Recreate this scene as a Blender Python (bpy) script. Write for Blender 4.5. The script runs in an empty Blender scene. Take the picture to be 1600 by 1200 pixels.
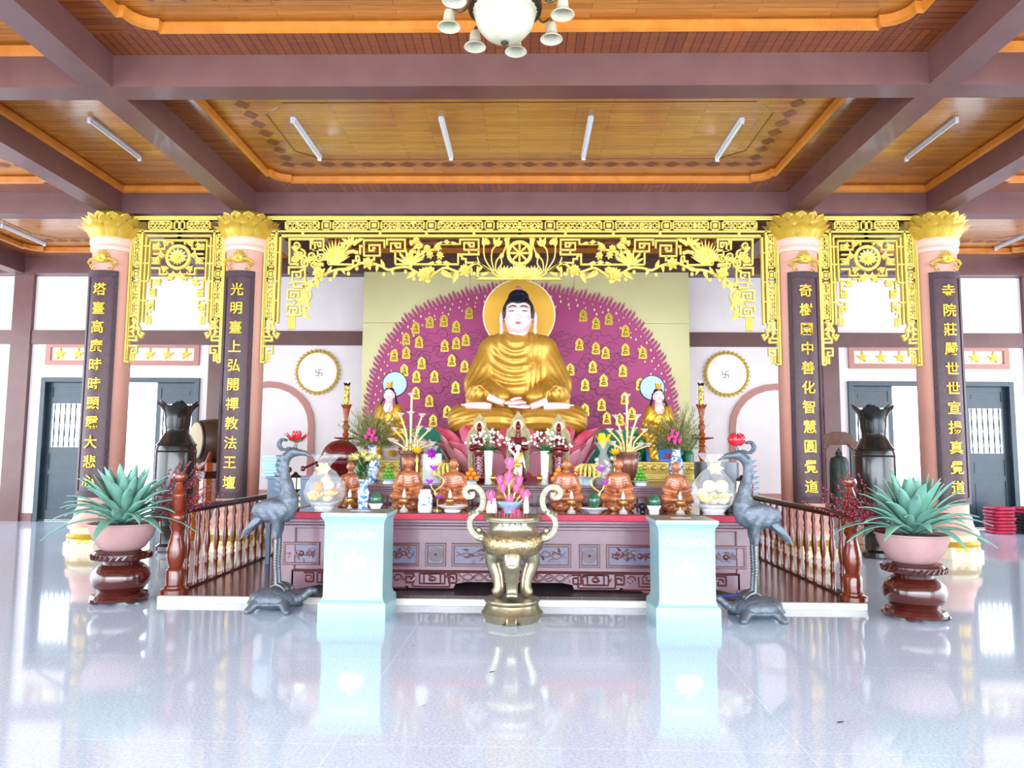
import bpy, math, random
import numpy as np
from mathutils import Vector, Matrix, Euler
from math import sin, cos, pi, sqrt, atan2, radians as R
random.seed(7)
S = bpy.context.scene
COL = S.collection

# ------------------------------------------------------------------ camera
FPX = 1155.0
YAW, PITCH, ROLL = .0202, .0923, .0067
CAM = Vector((.125, 0, 1.5))
_fh = Vector((-sin(YAW), cos(YAW), 0)); _rt = Vector((cos(YAW), sin(YAW), 0)); _z = Vector((0, 0, 1))
_fw = _fh*cos(PITCH)+_z*sin(PITCH); _up = -_fh*sin(PITCH)+_z*cos(PITCH)
_R = _rt*cos(ROLL)+_up*sin(ROLL); _U = -_rt*sin(ROLL)+_up*cos(ROLL)
cd = bpy.data.cameras.new('camera'); cam = bpy.data.objects.new('camera', cd); COL.objects.link(cam)
cd.sensor_width = 36; cd.lens = 36*FPX/1600; cd.clip_start = .05; cd.clip_end = 200
m = Matrix((_R, _U, -_fw)).transposed().to_4x4(); m.translation = CAM; cam.matrix_world = m
S.camera = cam
def at(px, py, Y):            # the point at depth Y that the photograph shows at a pixel
    d = _fw+_R*((px-800)/FPX)+_U*((600-py)/FPX)
    return CAM+d*(Y/d.y)

# ------------------------------------------------------------------ light
S.view_settings.view_transform = 'Standard'; S.view_settings.look = 'None'
S.view_settings.gamma = 1; S.view_settings.use_curve_mapping = False
S.view_settings.exposure = 1.06
W = bpy.data.worlds.new('daylight'); S.world = W; W.use_nodes = True
wn = W.node_tree; bg = wn.nodes['Background']
bg.inputs[0].default_value = (.80, .90, 1, 1); bg.inputs[1].default_value = 2.6
def area(name, loc, rot, sx, sy, power, col):
    l = bpy.data.lights.new(name, 'AREA'); l.shape = 'RECTANGLE'; l.size = sx; l.size_y = sy
    l.energy = power; l.color = col
    o = bpy.data.objects.new(name, l); COL.objects.link(o); o.location = loc; o.rotation_euler = rot
    return o
# daylight that enters by the open front and the open sides of the hall
area('daylight_front', (0, -5.6, 2.7), (R(84), 0, 0), 22, 4.6, 1300, (.84, .92, 1))
area('daylight_side', (-14.5, 5, 2.6), (R(90), 0, R(-90)), 16, 4.4, 380, (.86, .93, 1))
area('daylight_side', (14.5, 5, 2.6), (R(90), 0, R(90)), 16, 4.4, 380, (.86, .93, 1))

# ------------------------------------------------------------------ mesh helpers
class MB:
    def __init__(s): s.v = []; s.f = []
    def add(s, v, f):
        n = len(s.v); s.v += [tuple(p) for p in v]; s.f += [tuple(i+n for i in q) for q in f]; return s
    def merge(s, o, M=None):
        return s.add([M @ Vector(p) for p in o.v] if M else o.v, o.f)
    def xf(s, M): s.v = [tuple(M @ Vector(p)) for p in s.v]; return s
    def box(s, x0, x1, y0, y1, z0, z1, M=None):
        v = [(x, y, z) for z in (z0, z1) for y in (y0, y1) for x in (x0, x1)]
        if M: v = [M @ Vector(p) for p in v]
        return s.add(v, [(0,2,3,1),(4,5,7,6),(0,1,5,4),(2,6,7,3),(0,4,6,2),(1,3,7,5)])
    def cb(s, c, d, M=None):
        return s.box(c[0]-d[0]/2, c[0]+d[0]/2, c[1]-d[1]/2, c[1]+d[1]/2, c[2]-d[2]/2, c[2]+d[2]/2, M)
    def tube(s, pts, r, n=8, flat=None):
        pts = [Vector(p) for p in pts]; k = len(pts)
        rs = list(r) if hasattr(r, '__len__') else [r]*k
        v = []; f = []; nrm = None
        for i, p in enumerate(pts):
            t = (pts[min(i+1, k-1)]-pts[max(i-1, 0)]).normalized()
            if nrm is None:
                a = Vector((0, 1, 0)) if abs(t.y) < .9 else Vector((1, 0, 0)); nrm = t.cross(a).normalized()
            nrm = (nrm-t*nrm.dot(t))
            nrm = nrm.normalized() if nrm.length > 1e-6 else t.orthogonal().normalized()
            b = t.cross(nrm)
            for j in range(n):
                a = 2*pi*j/n; q = nrm*cos(a)+b*sin(a)*(flat or 1); v.append(p+q*rs[i])
        for i in range(k-1):
            for j in range(n):
                j2 = (j+1) % n; f.append((i*n+j, i*n+j2, (i+1)*n+j2, (i+1)*n+j))
        f.append(tuple(range(n-1, -1, -1))); f.append(tuple((k-1)*n+j for j in range(n)))
        return s.add(v, f)
    def lathe(s, prof, n=24, c=(0, 0, 0), sx=1, sy=1, fn=None):
        v = []; f = []; k = len(prof)
        for i, (r, z) in enumerate(prof):
            for j in range(n):
                a = 2*pi*j/n; rr = max(r, 1e-4)
                if fn: rr, zz = fn(rr, z, a, i)
                else: zz = z
                v.append((c[0]+rr*cos(a)*sx, c[1]+rr*sin(a)*sy, c[2]+zz))
        for i in range(k-1):
            for j in range(n):
                j2 = (j+1) % n; f.append((i*n+j, i*n+j2, (i+1)*n+j2, (i+1)*n+j))
        f.append(tuple(range(n-1, -1, -1))); f.append(tuple((k-1)*n+j for j in range(n)))
        return s.add(v, f)
    def ell(s, c, r, n=12, M=None):
        m = max(n//2, 4); r = (r, r, r) if not hasattr(r, '__len__') else r
        o = MB().lathe([(sin(pi*i/m), -cos(pi*i/m)) for i in range(m+1)], n)
        T = Matrix.Translation(Vector(c)) @ (M or Matrix()) @ Matrix.Diagonal((r[0], r[1], r[2], 1))
        return s.merge(o, T)
    def prism(s, poly, y0, y1, inset=0):       # poly in x,z; front face at y0
        n = len(poly); v = [(x, y0, z) for x, z in poly]+[(x, y1, z) for x, z in poly]
        f = [tuple(range(n)), tuple(range(2*n-1, n-1, -1))]+[(i, n+i, n+(i+1) % n, (i+1) % n) for i in range(n)]
        return s.add(v, f)
    def ribbon(s, pts, w, y0, y1):              # flat fretwork bar following x,z points
        pts = [Vector((p[0], p[1])) for p in pts]; k = len(pts); L = []; Rr = []
        ws = w if hasattr(w, '__len__') else [w]*k
        for i in range(k):
            a = (pts[i]-pts[i-1]).normalized() if i else (pts[1]-pts[0]).normalized()
            b = (pts[i+1]-pts[i]).normalized() if i < k-1 else a
            t = a+b; t = t.normalized() if t.length > 1e-5 else a
            nn = Vector((-t.y, t.x)); c = max(.5, nn.dot(Vector((-a.y, a.x)))); q = nn*(ws[i]/2/c)
            L.append(pts[i]+q); Rr.append(pts[i]-q)
        v = [(p.x, y0, p.y) for p in L]+[(p.x, y0, p.y) for p in Rr]+[(p.x, y1, p.y) for p in L]+[(p.x, y1, p.y) for p in Rr]
        f = []
        for i in range(k-1):
            f += [(i, k+i, k+i+1, i+1), (2*k+i, 2*k+i+1, 3*k+i+1, 3*k+i), (i, i+1, 2*k+i+1, 2*k+i), (k+i, 3*k+i, 3*k+i+1, k+i+1)]
        f += [(0, 2*k, 3*k, k), (k-1, 2*k-1, 4*k-1, 3*k-1)]
        return s.add(v, f)
    def leaf(s, base, d, up, L, w, curve=0, fold=.25, n=6, thick=0):
        base = Vector(base); d = Vector(d).normalized(); up = Vector(up); side = d.cross(up).normalized(); up = side.cross(d)
        v = []; f = []
        for i in range(n+1):
            t = i/n; c = base+d*(L*t)+up*(curve*L*t*t); ww = w*(sin(pi*min(1, .12+.88*t)**.75))*.5+.0005
            v += [c-side*ww+up*ww*fold, c, c+side*ww+up*ww*fold]
        for i in range(n):
            a = i*3; f += [(a, a+1, a+4, a+3), (a+1, a+2, a+5, a+4)]
        return s.add(v, f)
    def mesh(s, smooth=40):
        me = bpy.data.meshes.new('m'); me.from_pydata(s.v, [], s.f); me.update()
        if smooth:
            me.polygons.foreach_set('use_smooth', [True]*len(me.polygons)); me.set_sharp_from_angle(angle=R(smooth))
        return me
    def build(s, name, mat, parent=None, smooth=40, bevel=0, label=None, flip=True):
        me = s.mesh(smooth)
        if flip:
            import bmesh
            b = bmesh.new(); b.from_mesh(me); bmesh.ops.recalc_face_normals(b, faces=b.faces); b.to_mesh(me); b.free()
        return mkobj(name, me, mat, parent, bevel, label)

def mkobj(name, me, mat, parent=None, bevel=0, label=None):
    o = bpy.data.objects.new(name, me); COL.objects.link(o); me.name = name
    if mat is not None: me.materials.append(mat)
    if parent: o.parent = parent
    if bevel:
        b = o.modifiers.new('bevel', 'BEVEL'); b.width = bevel; b.segments = 2; b.limit_method = 'ANGLE'; b.angle_limit = R(50)
    if label: o['label'] = label
    return o
def tag(o, label, cat, group=None, kind=None):
    o['label'] = label; o['category'] = cat
    if group: o['group'] = group
    if kind: o['kind'] = kind
    return o
def thing(name, label, cat, loc=(0, 0, 0), rz=0, group=None, sc=1):
    o = bpy.data.objects.new(name, None); COL.objects.link(o); o.location = loc; o.rotation_euler = (0, 0, rz)
    o.scale = (sc, sc, sc) if not hasattr(sc, '__len__') else sc
    o.empty_display_size = .1
    return tag(o, label, cat, group)
def struct(o, label, cat): return tag(o, label, cat, kind='structure')
def dup(root, loc, label=None, rz=None, sc=None, group=None):
    r = root.copy(); COL.objects.link(r); r.location = loc
    if rz is not None: r.rotation_euler = (0, 0, rz)
    if sc is not None: r.scale = (sc, sc, sc) if not hasattr(sc, '__len__') else sc
    if label: r['label'] = label
    if group: r['group'] = group
    for ch in list(root.children):
        c = ch.copy(); COL.objects.link(c); c.parent = r
        for g in list(ch.children):
            d = g.copy(); COL.objects.link(d); d.parent = c
    return r
def flatshape(outlines, depth, bevel=0, res=8):     # 2D filled shape with holes -> MB standing in the x,z plane (front at -y)
    cu = bpy.data.curves.new('c', 'CURVE'); cu.dimensions = '2D'; cu.fill_mode = 'BOTH'; cu.extrude = max(0, depth/2-bevel); cu.bevel_depth = bevel; cu.bevel_resolution = 1
    if bevel: cu.offset = -bevel
    for ol in outlines:
        sp = cu.splines.new('POLY'); sp.points.add(len(ol)-1)
        for i, (x, z) in enumerate(ol): sp.points[i].co = (x, z, 0, 1)
        sp.use_cyclic_u = True
    return _curve_mb(cu)
def _curve_mb(cu):
    o = bpy.data.objects.new('c', cu); COL.objects.link(o)
    dg = bpy.context.evaluated_depsgraph_get(); me = bpy.data.meshes.new_from_object(o.evaluated_get(dg))
    b = MB(); b.v = [(v.co.x, -v.co.z, v.co.y) for v in me.vertices]; b.f = [tuple(p.vertices) for p in me.polygons]
    bpy.data.objects.remove(o); bpy.data.meshes.remove(me)
    return b
def textmesh(txt, size, depth, embolden=0):
    cu = bpy.data.curves.new('t', 'FONT'); cu.body = txt; cu.size = size; cu.extrude = depth/2; cu.offset = embolden
    cu.align_x = 'CENTER'; cu.align_y = 'CENTER'; cu.resolution_u = 4
    return _curve_mb(cu)
def circ(cx, cz, r, n=48, a0=0): return [(cx+r*cos(2*pi*i/n+a0), cz+r*sin(2*pi*i/n+a0)) for i in range(n)]
def rect(x0, x1, z0, z1): return [(x0, z0), (x1, z0), (x1, z1), (x0, z1)]
def spline(pts, n=6):
    out = []; P = [Vector(p) for p in pts]
    for i in range(len(P)-1):
        a = P[max(i-1, 0)]; b = P[i]; c = P[i+1]; d = P[min(i+2, len(P)-1)]
        for k in range(n):
            t = k/n
            out.append(.5*((2*b)+(c-a)*t+(2*a-5*b+4*c-d)*t*t+(3*b-a-3*c+d)*t**3))
    out.append(P[-1]); return out

# signed-distance modelling for figures (numpy surface nets)
def smin(a, b, k):
    h = np.clip(.5+.5*(b-a)/k, 0, 1); return b*(1-h)+a*h-k*h*(1-h)
def sd_ell(P, c, r, M=None):
    q = P-np.array(c)
    if M is not None: q = q @ np.array(M)
    q = q/np.array(r); k = np.sqrt((q*q).sum(-1)); k2 = np.sqrt(((q/np.array(r))**2).sum(-1))+1e-9
    return k*(k-1)/k2
def sd_cap(P, a, b, ra, rb):
    a = np.array(a, float); b = np.array(b, float); ab = b-a
    t = np.clip(((P-a) @ ab)/(ab @ ab), 0, 1)
    return np.sqrt(((P-a-t[..., None]*ab)**2).sum(-1))-(ra+(rb-ra)*t)
def sdmesh(fn, lo, hi, step, name, mat, parent, label=None):
    ax = [np.arange(lo[i], hi[i]+step, step) for i in range(3)]
    G = np.stack(np.meshgrid(*ax, indexing='ij'), -1); V = fn(G)
    s = V < 0; nx, ny, nz = s.shape
    cell = np.zeros((nx-1, ny-1, nz-1)); acc = np.zeros((nx-1, ny-1, nz-1, 3))
    for d in range(3):
        sl = [slice(None)]*3; sl2 = [slice(None)]*3; sl[d] = slice(0, -1); sl2[d] = slice(1, None)
        a = V[tuple(sl)]; b = V[tuple(sl2)]; cr = (a < 0) != (b < 0)
        t = np.where(cr, a/np.where(cr, a-b, 1), 0)
        p = G[tuple(sl)].copy(); p[..., d] += t*step
        o1, o2 = [k for k in range(3) if k != d]
        for i in (0, 1):
            for j in (0, 1):
                q = [slice(None)]*3; L = [nx-1, ny-1, nz-1]
                q[o1] = slice(i, i+L[o1]); q[o2] = slice(j, j+L[o2]); q = tuple(q)
                cell += cr[q]; acc += np.where(cr[q][..., None], p[q], 0)
    act = cell > 0; idx = -np.ones(act.shape, int); idx[act] = np.arange(act.sum())
    verts = acc[act]/cell[act][:, None]; faces = []
    for d in range(3):
        sl = [slice(1, -1)]*3; sl[d] = slice(0, -1); sl2 = list(sl); sl2[d] = slice(1, None)
        a = s[tuple(sl)]; b = s[tuple(sl2)]; cr = np.argwhere(a != b)
        if not len(cr): continue
        o1, o2 = [k for k in range(3) if k != d]
        off = np.ones(3, int); off[d] = 0; C = cr+off; ins = a[tuple(cr.T)]
        def g(i, j):
            q = C.copy(); q[:, o1] -= i; q[:, o2] -= j; return idx[tuple(q.T)]
        Q = np.stack([g(1, 1), g(0, 1), g(0, 0), g(1, 0)], 1)
        flip = ins == (d != 1); Q[~flip] = Q[~flip][:, ::-1]; faces.append(Q)
    F = np.concatenate(faces)
    me = bpy.data.meshes.new(name); me.from_pydata(verts.tolist(), [], F.tolist()); me.update()
    me.polygons.foreach_set('use_smooth', [True]*len(me.polygons))
    return mkobj(name, me, mat, parent, 0, label)
# ------------------------------------------------------------------ materials
def srgb(h):
    h = h.lstrip('#'); c = [int(h[i:i+2], 16)/255 for i in (0, 2, 4)]
    return tuple(x/12.92 if x <= .04045 else ((x+.055)/1.055)**2.4 for x in c)+(1,)
MATS = {}
def mat(name, col, rough=.5, metal=0, col2=None, scale=8, bump=0, bscale=None, coat=0, trans=0, emit=0, alpha=1, detail=4, stretch=None, sheen=0, sub=0, ior=1.45):
    if name in MATS: return MATS[name]
    M = bpy.data.materials.new(name); M.use_nodes = True; nt = M.node_tree; N = nt.nodes; Lk = nt.links.new; b = N['Principled BSDF']
    c = srgb(col) if isinstance(col, str) else col
    b.inputs['Base Color'].default_value = c; b.inputs['Roughness'].default_value = rough; b.inputs['Metallic'].default_value = metal
    b.inputs['Coat Weight'].default_value = coat; b.inputs['Coat Roughness'].default_value = .08
    b.inputs['Transmission Weight'].default_value = trans; b.inputs['IOR'].default_value = ior; b.inputs['Alpha'].default_value = alpha
    if sub: b.inputs['Subsurface Weight'].default_value = sub; b.inputs['Subsurface Radius'].default_value = (.05, .03, .02)
    if emit: b.inputs['Emission Color'].default_value = c; b.inputs['Emission Strength'].default_value = emit
    tc = N.new('ShaderNodeTexCoord'); mp = N.new('ShaderNodeMapping'); Lk(tc.outputs['Object'], mp.inputs[0])
    if stretch: mp.inputs['Scale'].default_value = stretch
    no = N.new('ShaderNodeTexNoise'); no.inputs['Scale'].default_value = scale; no.inputs['Detail'].default_value = detail; Lk(mp.outputs[0], no.inputs['Vector'])
    if col2:
        cr = N.new('ShaderNodeValToRGB'); cr.color_ramp.elements[0].position = .35; cr.color_ramp.elements[1].position = .65
        cr.color_ramp.elements[0].color = c; cr.color_ramp.elements[1].color = srgb(col2); Lk(no.outputs[0], cr.inputs[0]); Lk(cr.outputs[0], b.inputs['Base Color'])
    if bump:
        n2 = no
        if bscale:
            n2 = N.new('ShaderNodeTexNoise'); n2.inputs['Scale'].default_value = bscale; n2.inputs['Detail'].default_value = 3; Lk(mp.outputs[0], n2.inputs['Vector'])
        bp = N.new('ShaderNodeBump'); bp.inputs['Strength'].default_value = bump; bp.inputs['Distance'].default_value = .01; Lk(n2.outputs[0], bp.inputs['Height']); Lk(bp.outputs[0], b.inputs['Normal'])
    MATS[name] = M; return M
def plank(name, c1, c2, w, h, mort, rough=.25, rot=0, coat=.5, axes='XY', mcol='#3a1408', ms=.004):
    M = bpy.data.materials.new(name); M.use_nodes = True; nt = M.node_tree; N = nt.nodes; Lk = nt.links.new; b = N['Principled BSDF']
    tc = N.new('ShaderNodeTexCoord'); mp = N.new('ShaderNodeMapping'); Lk(tc.outputs['Object'], mp.inputs[0]); mp.inputs['Rotation'].default_value = (0, 0, rot)
    br = N.new('ShaderNodeTexBrick'); Lk(mp.outputs[0], br.inputs['Vector']); br.inputs['Scale'].default_value = 1
    br.inputs['Brick Width'].default_value = w; br.inputs['Row Height'].default_value = h; br.inputs['Mortar Size'].default_value = ms; br.inputs['Mortar Smooth'].default_value = .1
    br.inputs['Color1'].default_value = srgb(c1); br.inputs['Color2'].default_value = srgb(c2); br.inputs['Mortar'].default_value = srgb(mcol); br.offset = .37; br.inputs['Bias'].default_value = -.1
    no = N.new('ShaderNodeTexNoise'); no.inputs['Scale'].default_value = 3; no.inputs['Detail'].default_value = 5
    m2 = N.new('ShaderNodeMapping'); m2.inputs['Rotation'].default_value = (0, 0, rot); m2.inputs['Scale'].default_value = (1, 18, 1); Lk(tc.outputs['Object'], m2.inputs[0]); Lk(m2.outputs[0], no.inputs['Vector'])
    mx = N.new('ShaderNodeMixRGB'); mx.blend_type = 'MULTIPLY'; mx.inputs[0].default_value = .5; Lk(br.outputs['Color'], mx.inputs[1])
    cr = N.new('ShaderNodeValToRGB'); cr.color_ramp.elements[0].color = (.45, .4, .35, 1); cr.color_ramp.elements[0].position = .3; cr.color_ramp.elements[1].color = (1.25, 1.2, 1.15, 1); cr.color_ramp.elements[1].position = .7
    Lk(no.outputs[0], cr.inputs[0]); Lk(cr.outputs[0], mx.inputs[2]); Lk(mx.outputs[0], b.inputs['Base Color'])
    bp = N.new('ShaderNodeBump'); bp.inputs['Strength'].default_value = .25; bp.inputs['Distance'].default_value = .003; Lk(br.outputs['Fac'], bp.inputs['Height']); bp.invert = True; Lk(bp.outputs[0], b.inputs['Normal'])
    b.inputs['Roughness'].default_value = rough; b.inputs['Coat Weight'].default_value = coat; b.inputs['Coat Roughness'].default_value = .1
    MATS[name] = M; return M
WALL = mat('wall_paint', '#e6dcdc', .7, col2='#e0d5d5', scale=2)
BROWN = mat('beam_brown', '#66433f', .42, col2='#5f3c39', scale=3, coat=.15)
PINKTRIM = mat('pink_trim', '#b07a70', .6)
COLPINK = mat('column_paint', '#cf9a88', .45, col2='#cc9484', scale=2)
GOLD = mat('gold_paint', '#c9a640', .36, .35, col2='#bd9a34', scale=12)
GOLDP = mat('pale_gold_fretwork', '#dcc562', .42, .12, col2='#d2b84e', scale=20)
CEIL = plank('ceiling_planks', '#c07e36', '#a56626', 1.15, .075, 0, mcol='#6b3d18', ms=.0025)
CEILD = plank('ceiling_border_planks', '#8e4a1e', '#7a3a18', .09, 3, 0)
CEILS = plank('ceiling_border_planks_side', '#8a4718', '#733714', .09, 3, 0, rot=pi/2)
ORANGE = mat('moulding_wood', '#c87a2a', .3, col2='#b86a20', scale=6, coat=.4)
DIA = mat('inlay_wood', '#6e3614', .3, coat=.4)
DOORW = mat('dark_blue_wood', '#1f3440', .35, col2='#182a35', scale=5, coat=.2)
# polished speckled granite
FL = bpy.data.materials.new('granite'); FL.use_nodes = True; nt = FL.node_tree; N = nt.nodes; Lk = nt.links.new; b = N['Principled BSDF']
tc = N.new('ShaderNodeTexCoord')
n1 = N.new('ShaderNodeTexNoise'); n1.inputs['Scale'].default_value = 55; n1.inputs['Detail'].default_value = 6; n1.inputs['Roughness'].default_value = .8; Lk(tc.outputs['Object'], n1.inputs['Vector'])
c1 = N.new('ShaderNodeValToRGB'); c1.color_ramp.elements[0].position = .3; c1.color_ramp.elements[1].position = .62
c1.color_ramp.elements[0].color = srgb('#9cb9d8'); c1.color_ramp.elements[1].color = srgb('#dcebfc'); Lk(n1.outputs[0], c1.inputs[0])
br = N.new('ShaderNodeTexBrick'); br.offset = 0; br.inputs['Scale'].default_value = 1; br.inputs['Brick Width'].default_value = 2.4; br.inputs['Row Height'].default_value = 1.55
br.inputs['Mortar Size'].default_value = .003; br.inputs['Color1'].default_value = (1, 1, 1, 1); br.inputs['Color2'].default_value = (.96, .97, .98, 1); br.inputs['Mortar'].default_value = (1.25, 1.25, 1.25, 1)
mpf = N.new('ShaderNodeMapping'); mpf.inputs['Location'].default_value = (.9, .72, 0); mpf.inputs['Rotation'].default_value = (0, 0, .012); Lk(tc.outputs['Object'], mpf.inputs[0]); Lk(mpf.outputs[0], br.inputs['Vector'])
mx = N.new('ShaderNodeMixRGB'); mx.blend_type = 'MULTIPLY'; mx.inputs[0].default_value = 1; Lk(c1.outputs[0], mx.inputs[1]); Lk(br.outputs['Color'], mx.inputs[2]); Lk(mx.outputs[0], b.inputs['Base Color'])
b.inputs['Roughness'].default_value = .07; b.inputs['IOR'].default_value = 1.5; b.inputs['Coat Weight'].default_value = .15; b.inputs['Coat Roughness'].default_value = .03

# ------------------------------------------------------------------ structure
HS, HT = 5.236, 5.583            # beam soffit, beam top where the boards start
XI, XO, XX = 4.336, 6.474, 10.75
YC, YW = 11.45, 15.55
f = MB().box(-15, 15, -6, 19, -.2, 0).build('floor', FL, smooth=0); struct(f, 'polished pale blue grey speckled granite floor', 'floor')
# beams
YB = [-4.9, -.8, 3.28, 7.39, YC, 15.4]
XB = [-14.8, -XX, -XO, -XI, XI, XO, XX, 14.8]
bw = .28; nb = 0
for y in YB:
    nb += 1; o = MB().box(-15, 15, y-bw/2, y+bw/2, HS, HT).build('trim_%d' % nb, BROWN, smooth=0)
    struct(o, 'dark brown ceiling beam across the hall', 'beam'); o['group'] = 'beams across the hall'
for x in XB:
    w = .31; nb += 1; o = MB().box(x-w/2, x+w/2, -5.04, 15.5, HS+.001, HT+.001).build('trim_%d' % nb, BROWN, smooth=0)
    struct(o, 'dark brown ceiling beam running towards the altar wall', 'beam'); o['group'] = 'beams running to the altar wall'
# coffers
cm = MB(); bord = MB(); bords = MB(); mould = MB(); inl = MB()
def arcpath(x0, x1, y0, y1, r, s=.06):     # rectangle with stepped hollow corners
    out = []
    for cx, cy, a0 in ((x0, y0, 0), (x1, y0, 90), (x1, y1, 180), (x0, y1, 270)):
        pts = [(r+s, s*.0), (r+s, s)]+[(s+r-r*sin(R(t)), s+r-r*cos(R(t))) for t in ()]
        q = [(r+s, 0), (r+s, s)]
        for k in range(7):
            t = R(90*k/6); q.append((s+r*(1-sin(t)), s+r*(1-cos(t))))
        q += [(s, r+s), (0, r+s)]
        if r == 0: q = [(0, 0)]
        q = q[::-1] if a0 in (0, 180) else q
        sx = 1 if cx == x0 else -1; sy = 1 if cy == y0 else -1
        q2 = [(cx+sx*a, cy+sy*b_) for a, b_ in q]
        out.append(q2)
    # order: start on left side going counter-clockwise
    res = out[0]+out[1][::1]+out[2]+out[3][::1]
    return res
def ring_faces(mb, path, z0, z1, w):
    n = len(path); c = (sum(p[0] for p in path)/n, sum(p[1] for p in path)/n)
    v = []
    for x, y in path:
        v += [(x, y, z0), (x, y, z1), (x+(w if x < c[0] else -w), y+(w if y < c[1] else -w), z1-.03), (x+(w if x < c[0] else -w), y+(w if y < c[1] else -w), z0+.02)]
    f = []
    for i in range(n):
        j = (i+1) % n
        for a in range(4): b_ = (a+1) % 4; f.append((i*4+a, j*4+a, j*4+b_, i*4+b_))
    mb.add(v, f)
for i in range(len(YB)-1):
    y0, y1 = YB[i]+bw/2, YB[i+1]-bw/2
    for j in range(len(XB)-1):
        x0, x1 = XB[j]+.155, XB[j+1]-.155
        wide = x1-x0 > 3
        zt = HT+.12
        cm.add([(x0, y0, zt), (x1, y0, zt), (x1, y1, zt), (x0, y1, zt)], [(0, 3, 2, 1)])
        b0 = .40 if wide else .0
        p = arcpath(x0+b0, x1-b0, y0+b0, y1-b0, .22 if wide else 0)
        if wide:
            # flat border between the beam and the moulding
            bord.box(x0-.05, x1+.05, y0-.02, y0+b0, HT-.002, HT+.02); bord.box(x0-.05, x1+.05, y1-b0, y1+.02, HT-.002, HT+.02)
            bords.box(x0-.02, x0+b0, y0+b0-.0, y1-b0, HT-.0035, HT+.018); bords.box(x1-b0, x1+.02, y0+b0, y1-b0, HT-.0035, HT+.018)
            for cx, cy in ((x0+b0, y0+b0), (x1-b0, y0+b0), (x1-b0, y1-b0), (x0+b0, y1-b0)):
                sx = 1 if cx < (x0+x1)/2 else -1; sy = 1 if cy < (y0+y1)/2 else -1
                pts = [(cx, cy)]+[(cx+sx*(.06+.22*(1-sin(R(t)))), cy+sy*(.06+.22*(1-cos(R(t))))) for t in (90, 72, 54, 36, 18, 0)]
                pts = [(cx, cy), (cx, cy+sy*.28), (cx+sx*.06, cy+sy*.28)]+[(cx+sx*(.06+.22*(1-sin(R(t)))), cy+sy*(.06+.22*(1-cos(R(t))))) for t in (72, 54, 36, 18, 0)]+[(cx+sx*.28, cy)]
                n = len(pts); bord.add([(a, b_, HT-.002) for a, b_ in pts]+[(a, b_, HT+.02) for a, b_ in pts], [tuple(range(n)), tuple(range(2*n-1, n-1, -1))]+[(k, n+k, n+(k+1) % n, (k+1) % n) for k in range(n)])
            # diamond inlay set into the boards
            q = .62; d = .12
            for yy in (y0+b0+.42, y1-b0-.42):
                k = int((x1-x0-2*q)/(2*d*1.25)); stp = (x1-x0-2*q-.3)/k
                for t in range(k+1):
                    cx = x0+q+.15+t*stp; inl.add([(cx-d, yy, zt-.004), (cx, yy-d*.8, zt-.004), (cx+d, yy, zt-.004), (cx, yy+d*.8, zt-.004)], [(0, 1, 2, 3)])
            for xx in (x0+b0+.42, x1-b0-.42):
                k = int((y1-y0-2*q-.6)/(2*d*1.25)); stp = (y1-y0-2*q-.9)/max(k, 1)
                for t in range(k+1):
                    cy = y0+q+.45+t*stp; inl.add([(xx-d*.8, cy, zt-.004), (xx, cy-d, zt-.004), (xx+d*.8, cy, zt-.004), (xx, cy+d, zt-.004)], [(0, 1, 2, 3)])
            q0 = b0+.62
            for a in ((x0+q0+.3, x1-q0-.3, y0+q0, y0+q0+.015), (x0+q0+.3, x1-q0-.3, y1-q0-.015, y1-q0), (x0+q0, x0+q0+.015, y0+q0+.3, y1-q0-.3), (x1-q0-.015, x1-q0, y0+q0+.3, y1-q0-.3)):
                inl.box(a[0], a[1], a[2], a[3], zt-.006, zt+.01)
            for sx in (0, 1):
                for sy in (0, 1):
                    cx = x0+q0 if sx == 0 else x1-q0; cy = y0+q0 if sy == 0 else y1-q0; ux = 1 if sx == 0 else -1; uy = 1 if sy == 0 else -1
                    inl.tube([(cx, cy+uy*.3, zt), (cx+ux*.1, cy+uy*.22, zt), (cx+ux*.22, cy+uy*.1, zt), (cx+ux*.3, cy, zt)], .008, 4)
        ring_faces(mould, p, HT-.01, zt+.002, .035)
MBr = MB().box(-15.2, 15.2, -5.2, 15.9, HT+.14, HT+.2); struct(MBr.build('trim_34', BROWN, smooth=0), 'brown roof deck above the ceiling boards', 'roof deck')
struct(cm.build('ceiling', CEIL, smooth=0, flip=False), 'varnished orange wooden plank ceiling', 'ceiling')
struct(bord.build('trim_30', CEILD, smooth=0), 'reddish plank border around the ceiling coffers', 'ceiling border')
struct(bords.build('trim_31', CEILS, smooth=0), 'reddish plank border along the coffer sides', 'ceiling border')
struct(mould.build('trim_32', ORANGE, smooth=30), 'orange wooden moulding with hollow corners round the coffers', 'moulding')
struct(inl.build('trim_33', DIA, smooth=0), 'dark diamond inlay in the ceiling boards', 'inlay')

# back wall with openings
def ztp(px, py, Y=YW): return at(px, py, Y).z
DH = 3.03; DX0, DX1 = 6.83, 10.24
SW = (4.32, 3.17); SR = .40
hl = [rect(-15, 15, 0, HS+.2)]
for s in (-1, 1):
    a, b_ = sorted((s*DX0, s*DX1)); hl.append(rect(a, b_, -.01, DH)); hl.append(circ(s*SW[0], SW[1], SR))
hl.append(circ(-11.75, 3.12, SR)); hl.append(circ(11.75, 3.12, SR))
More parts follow.
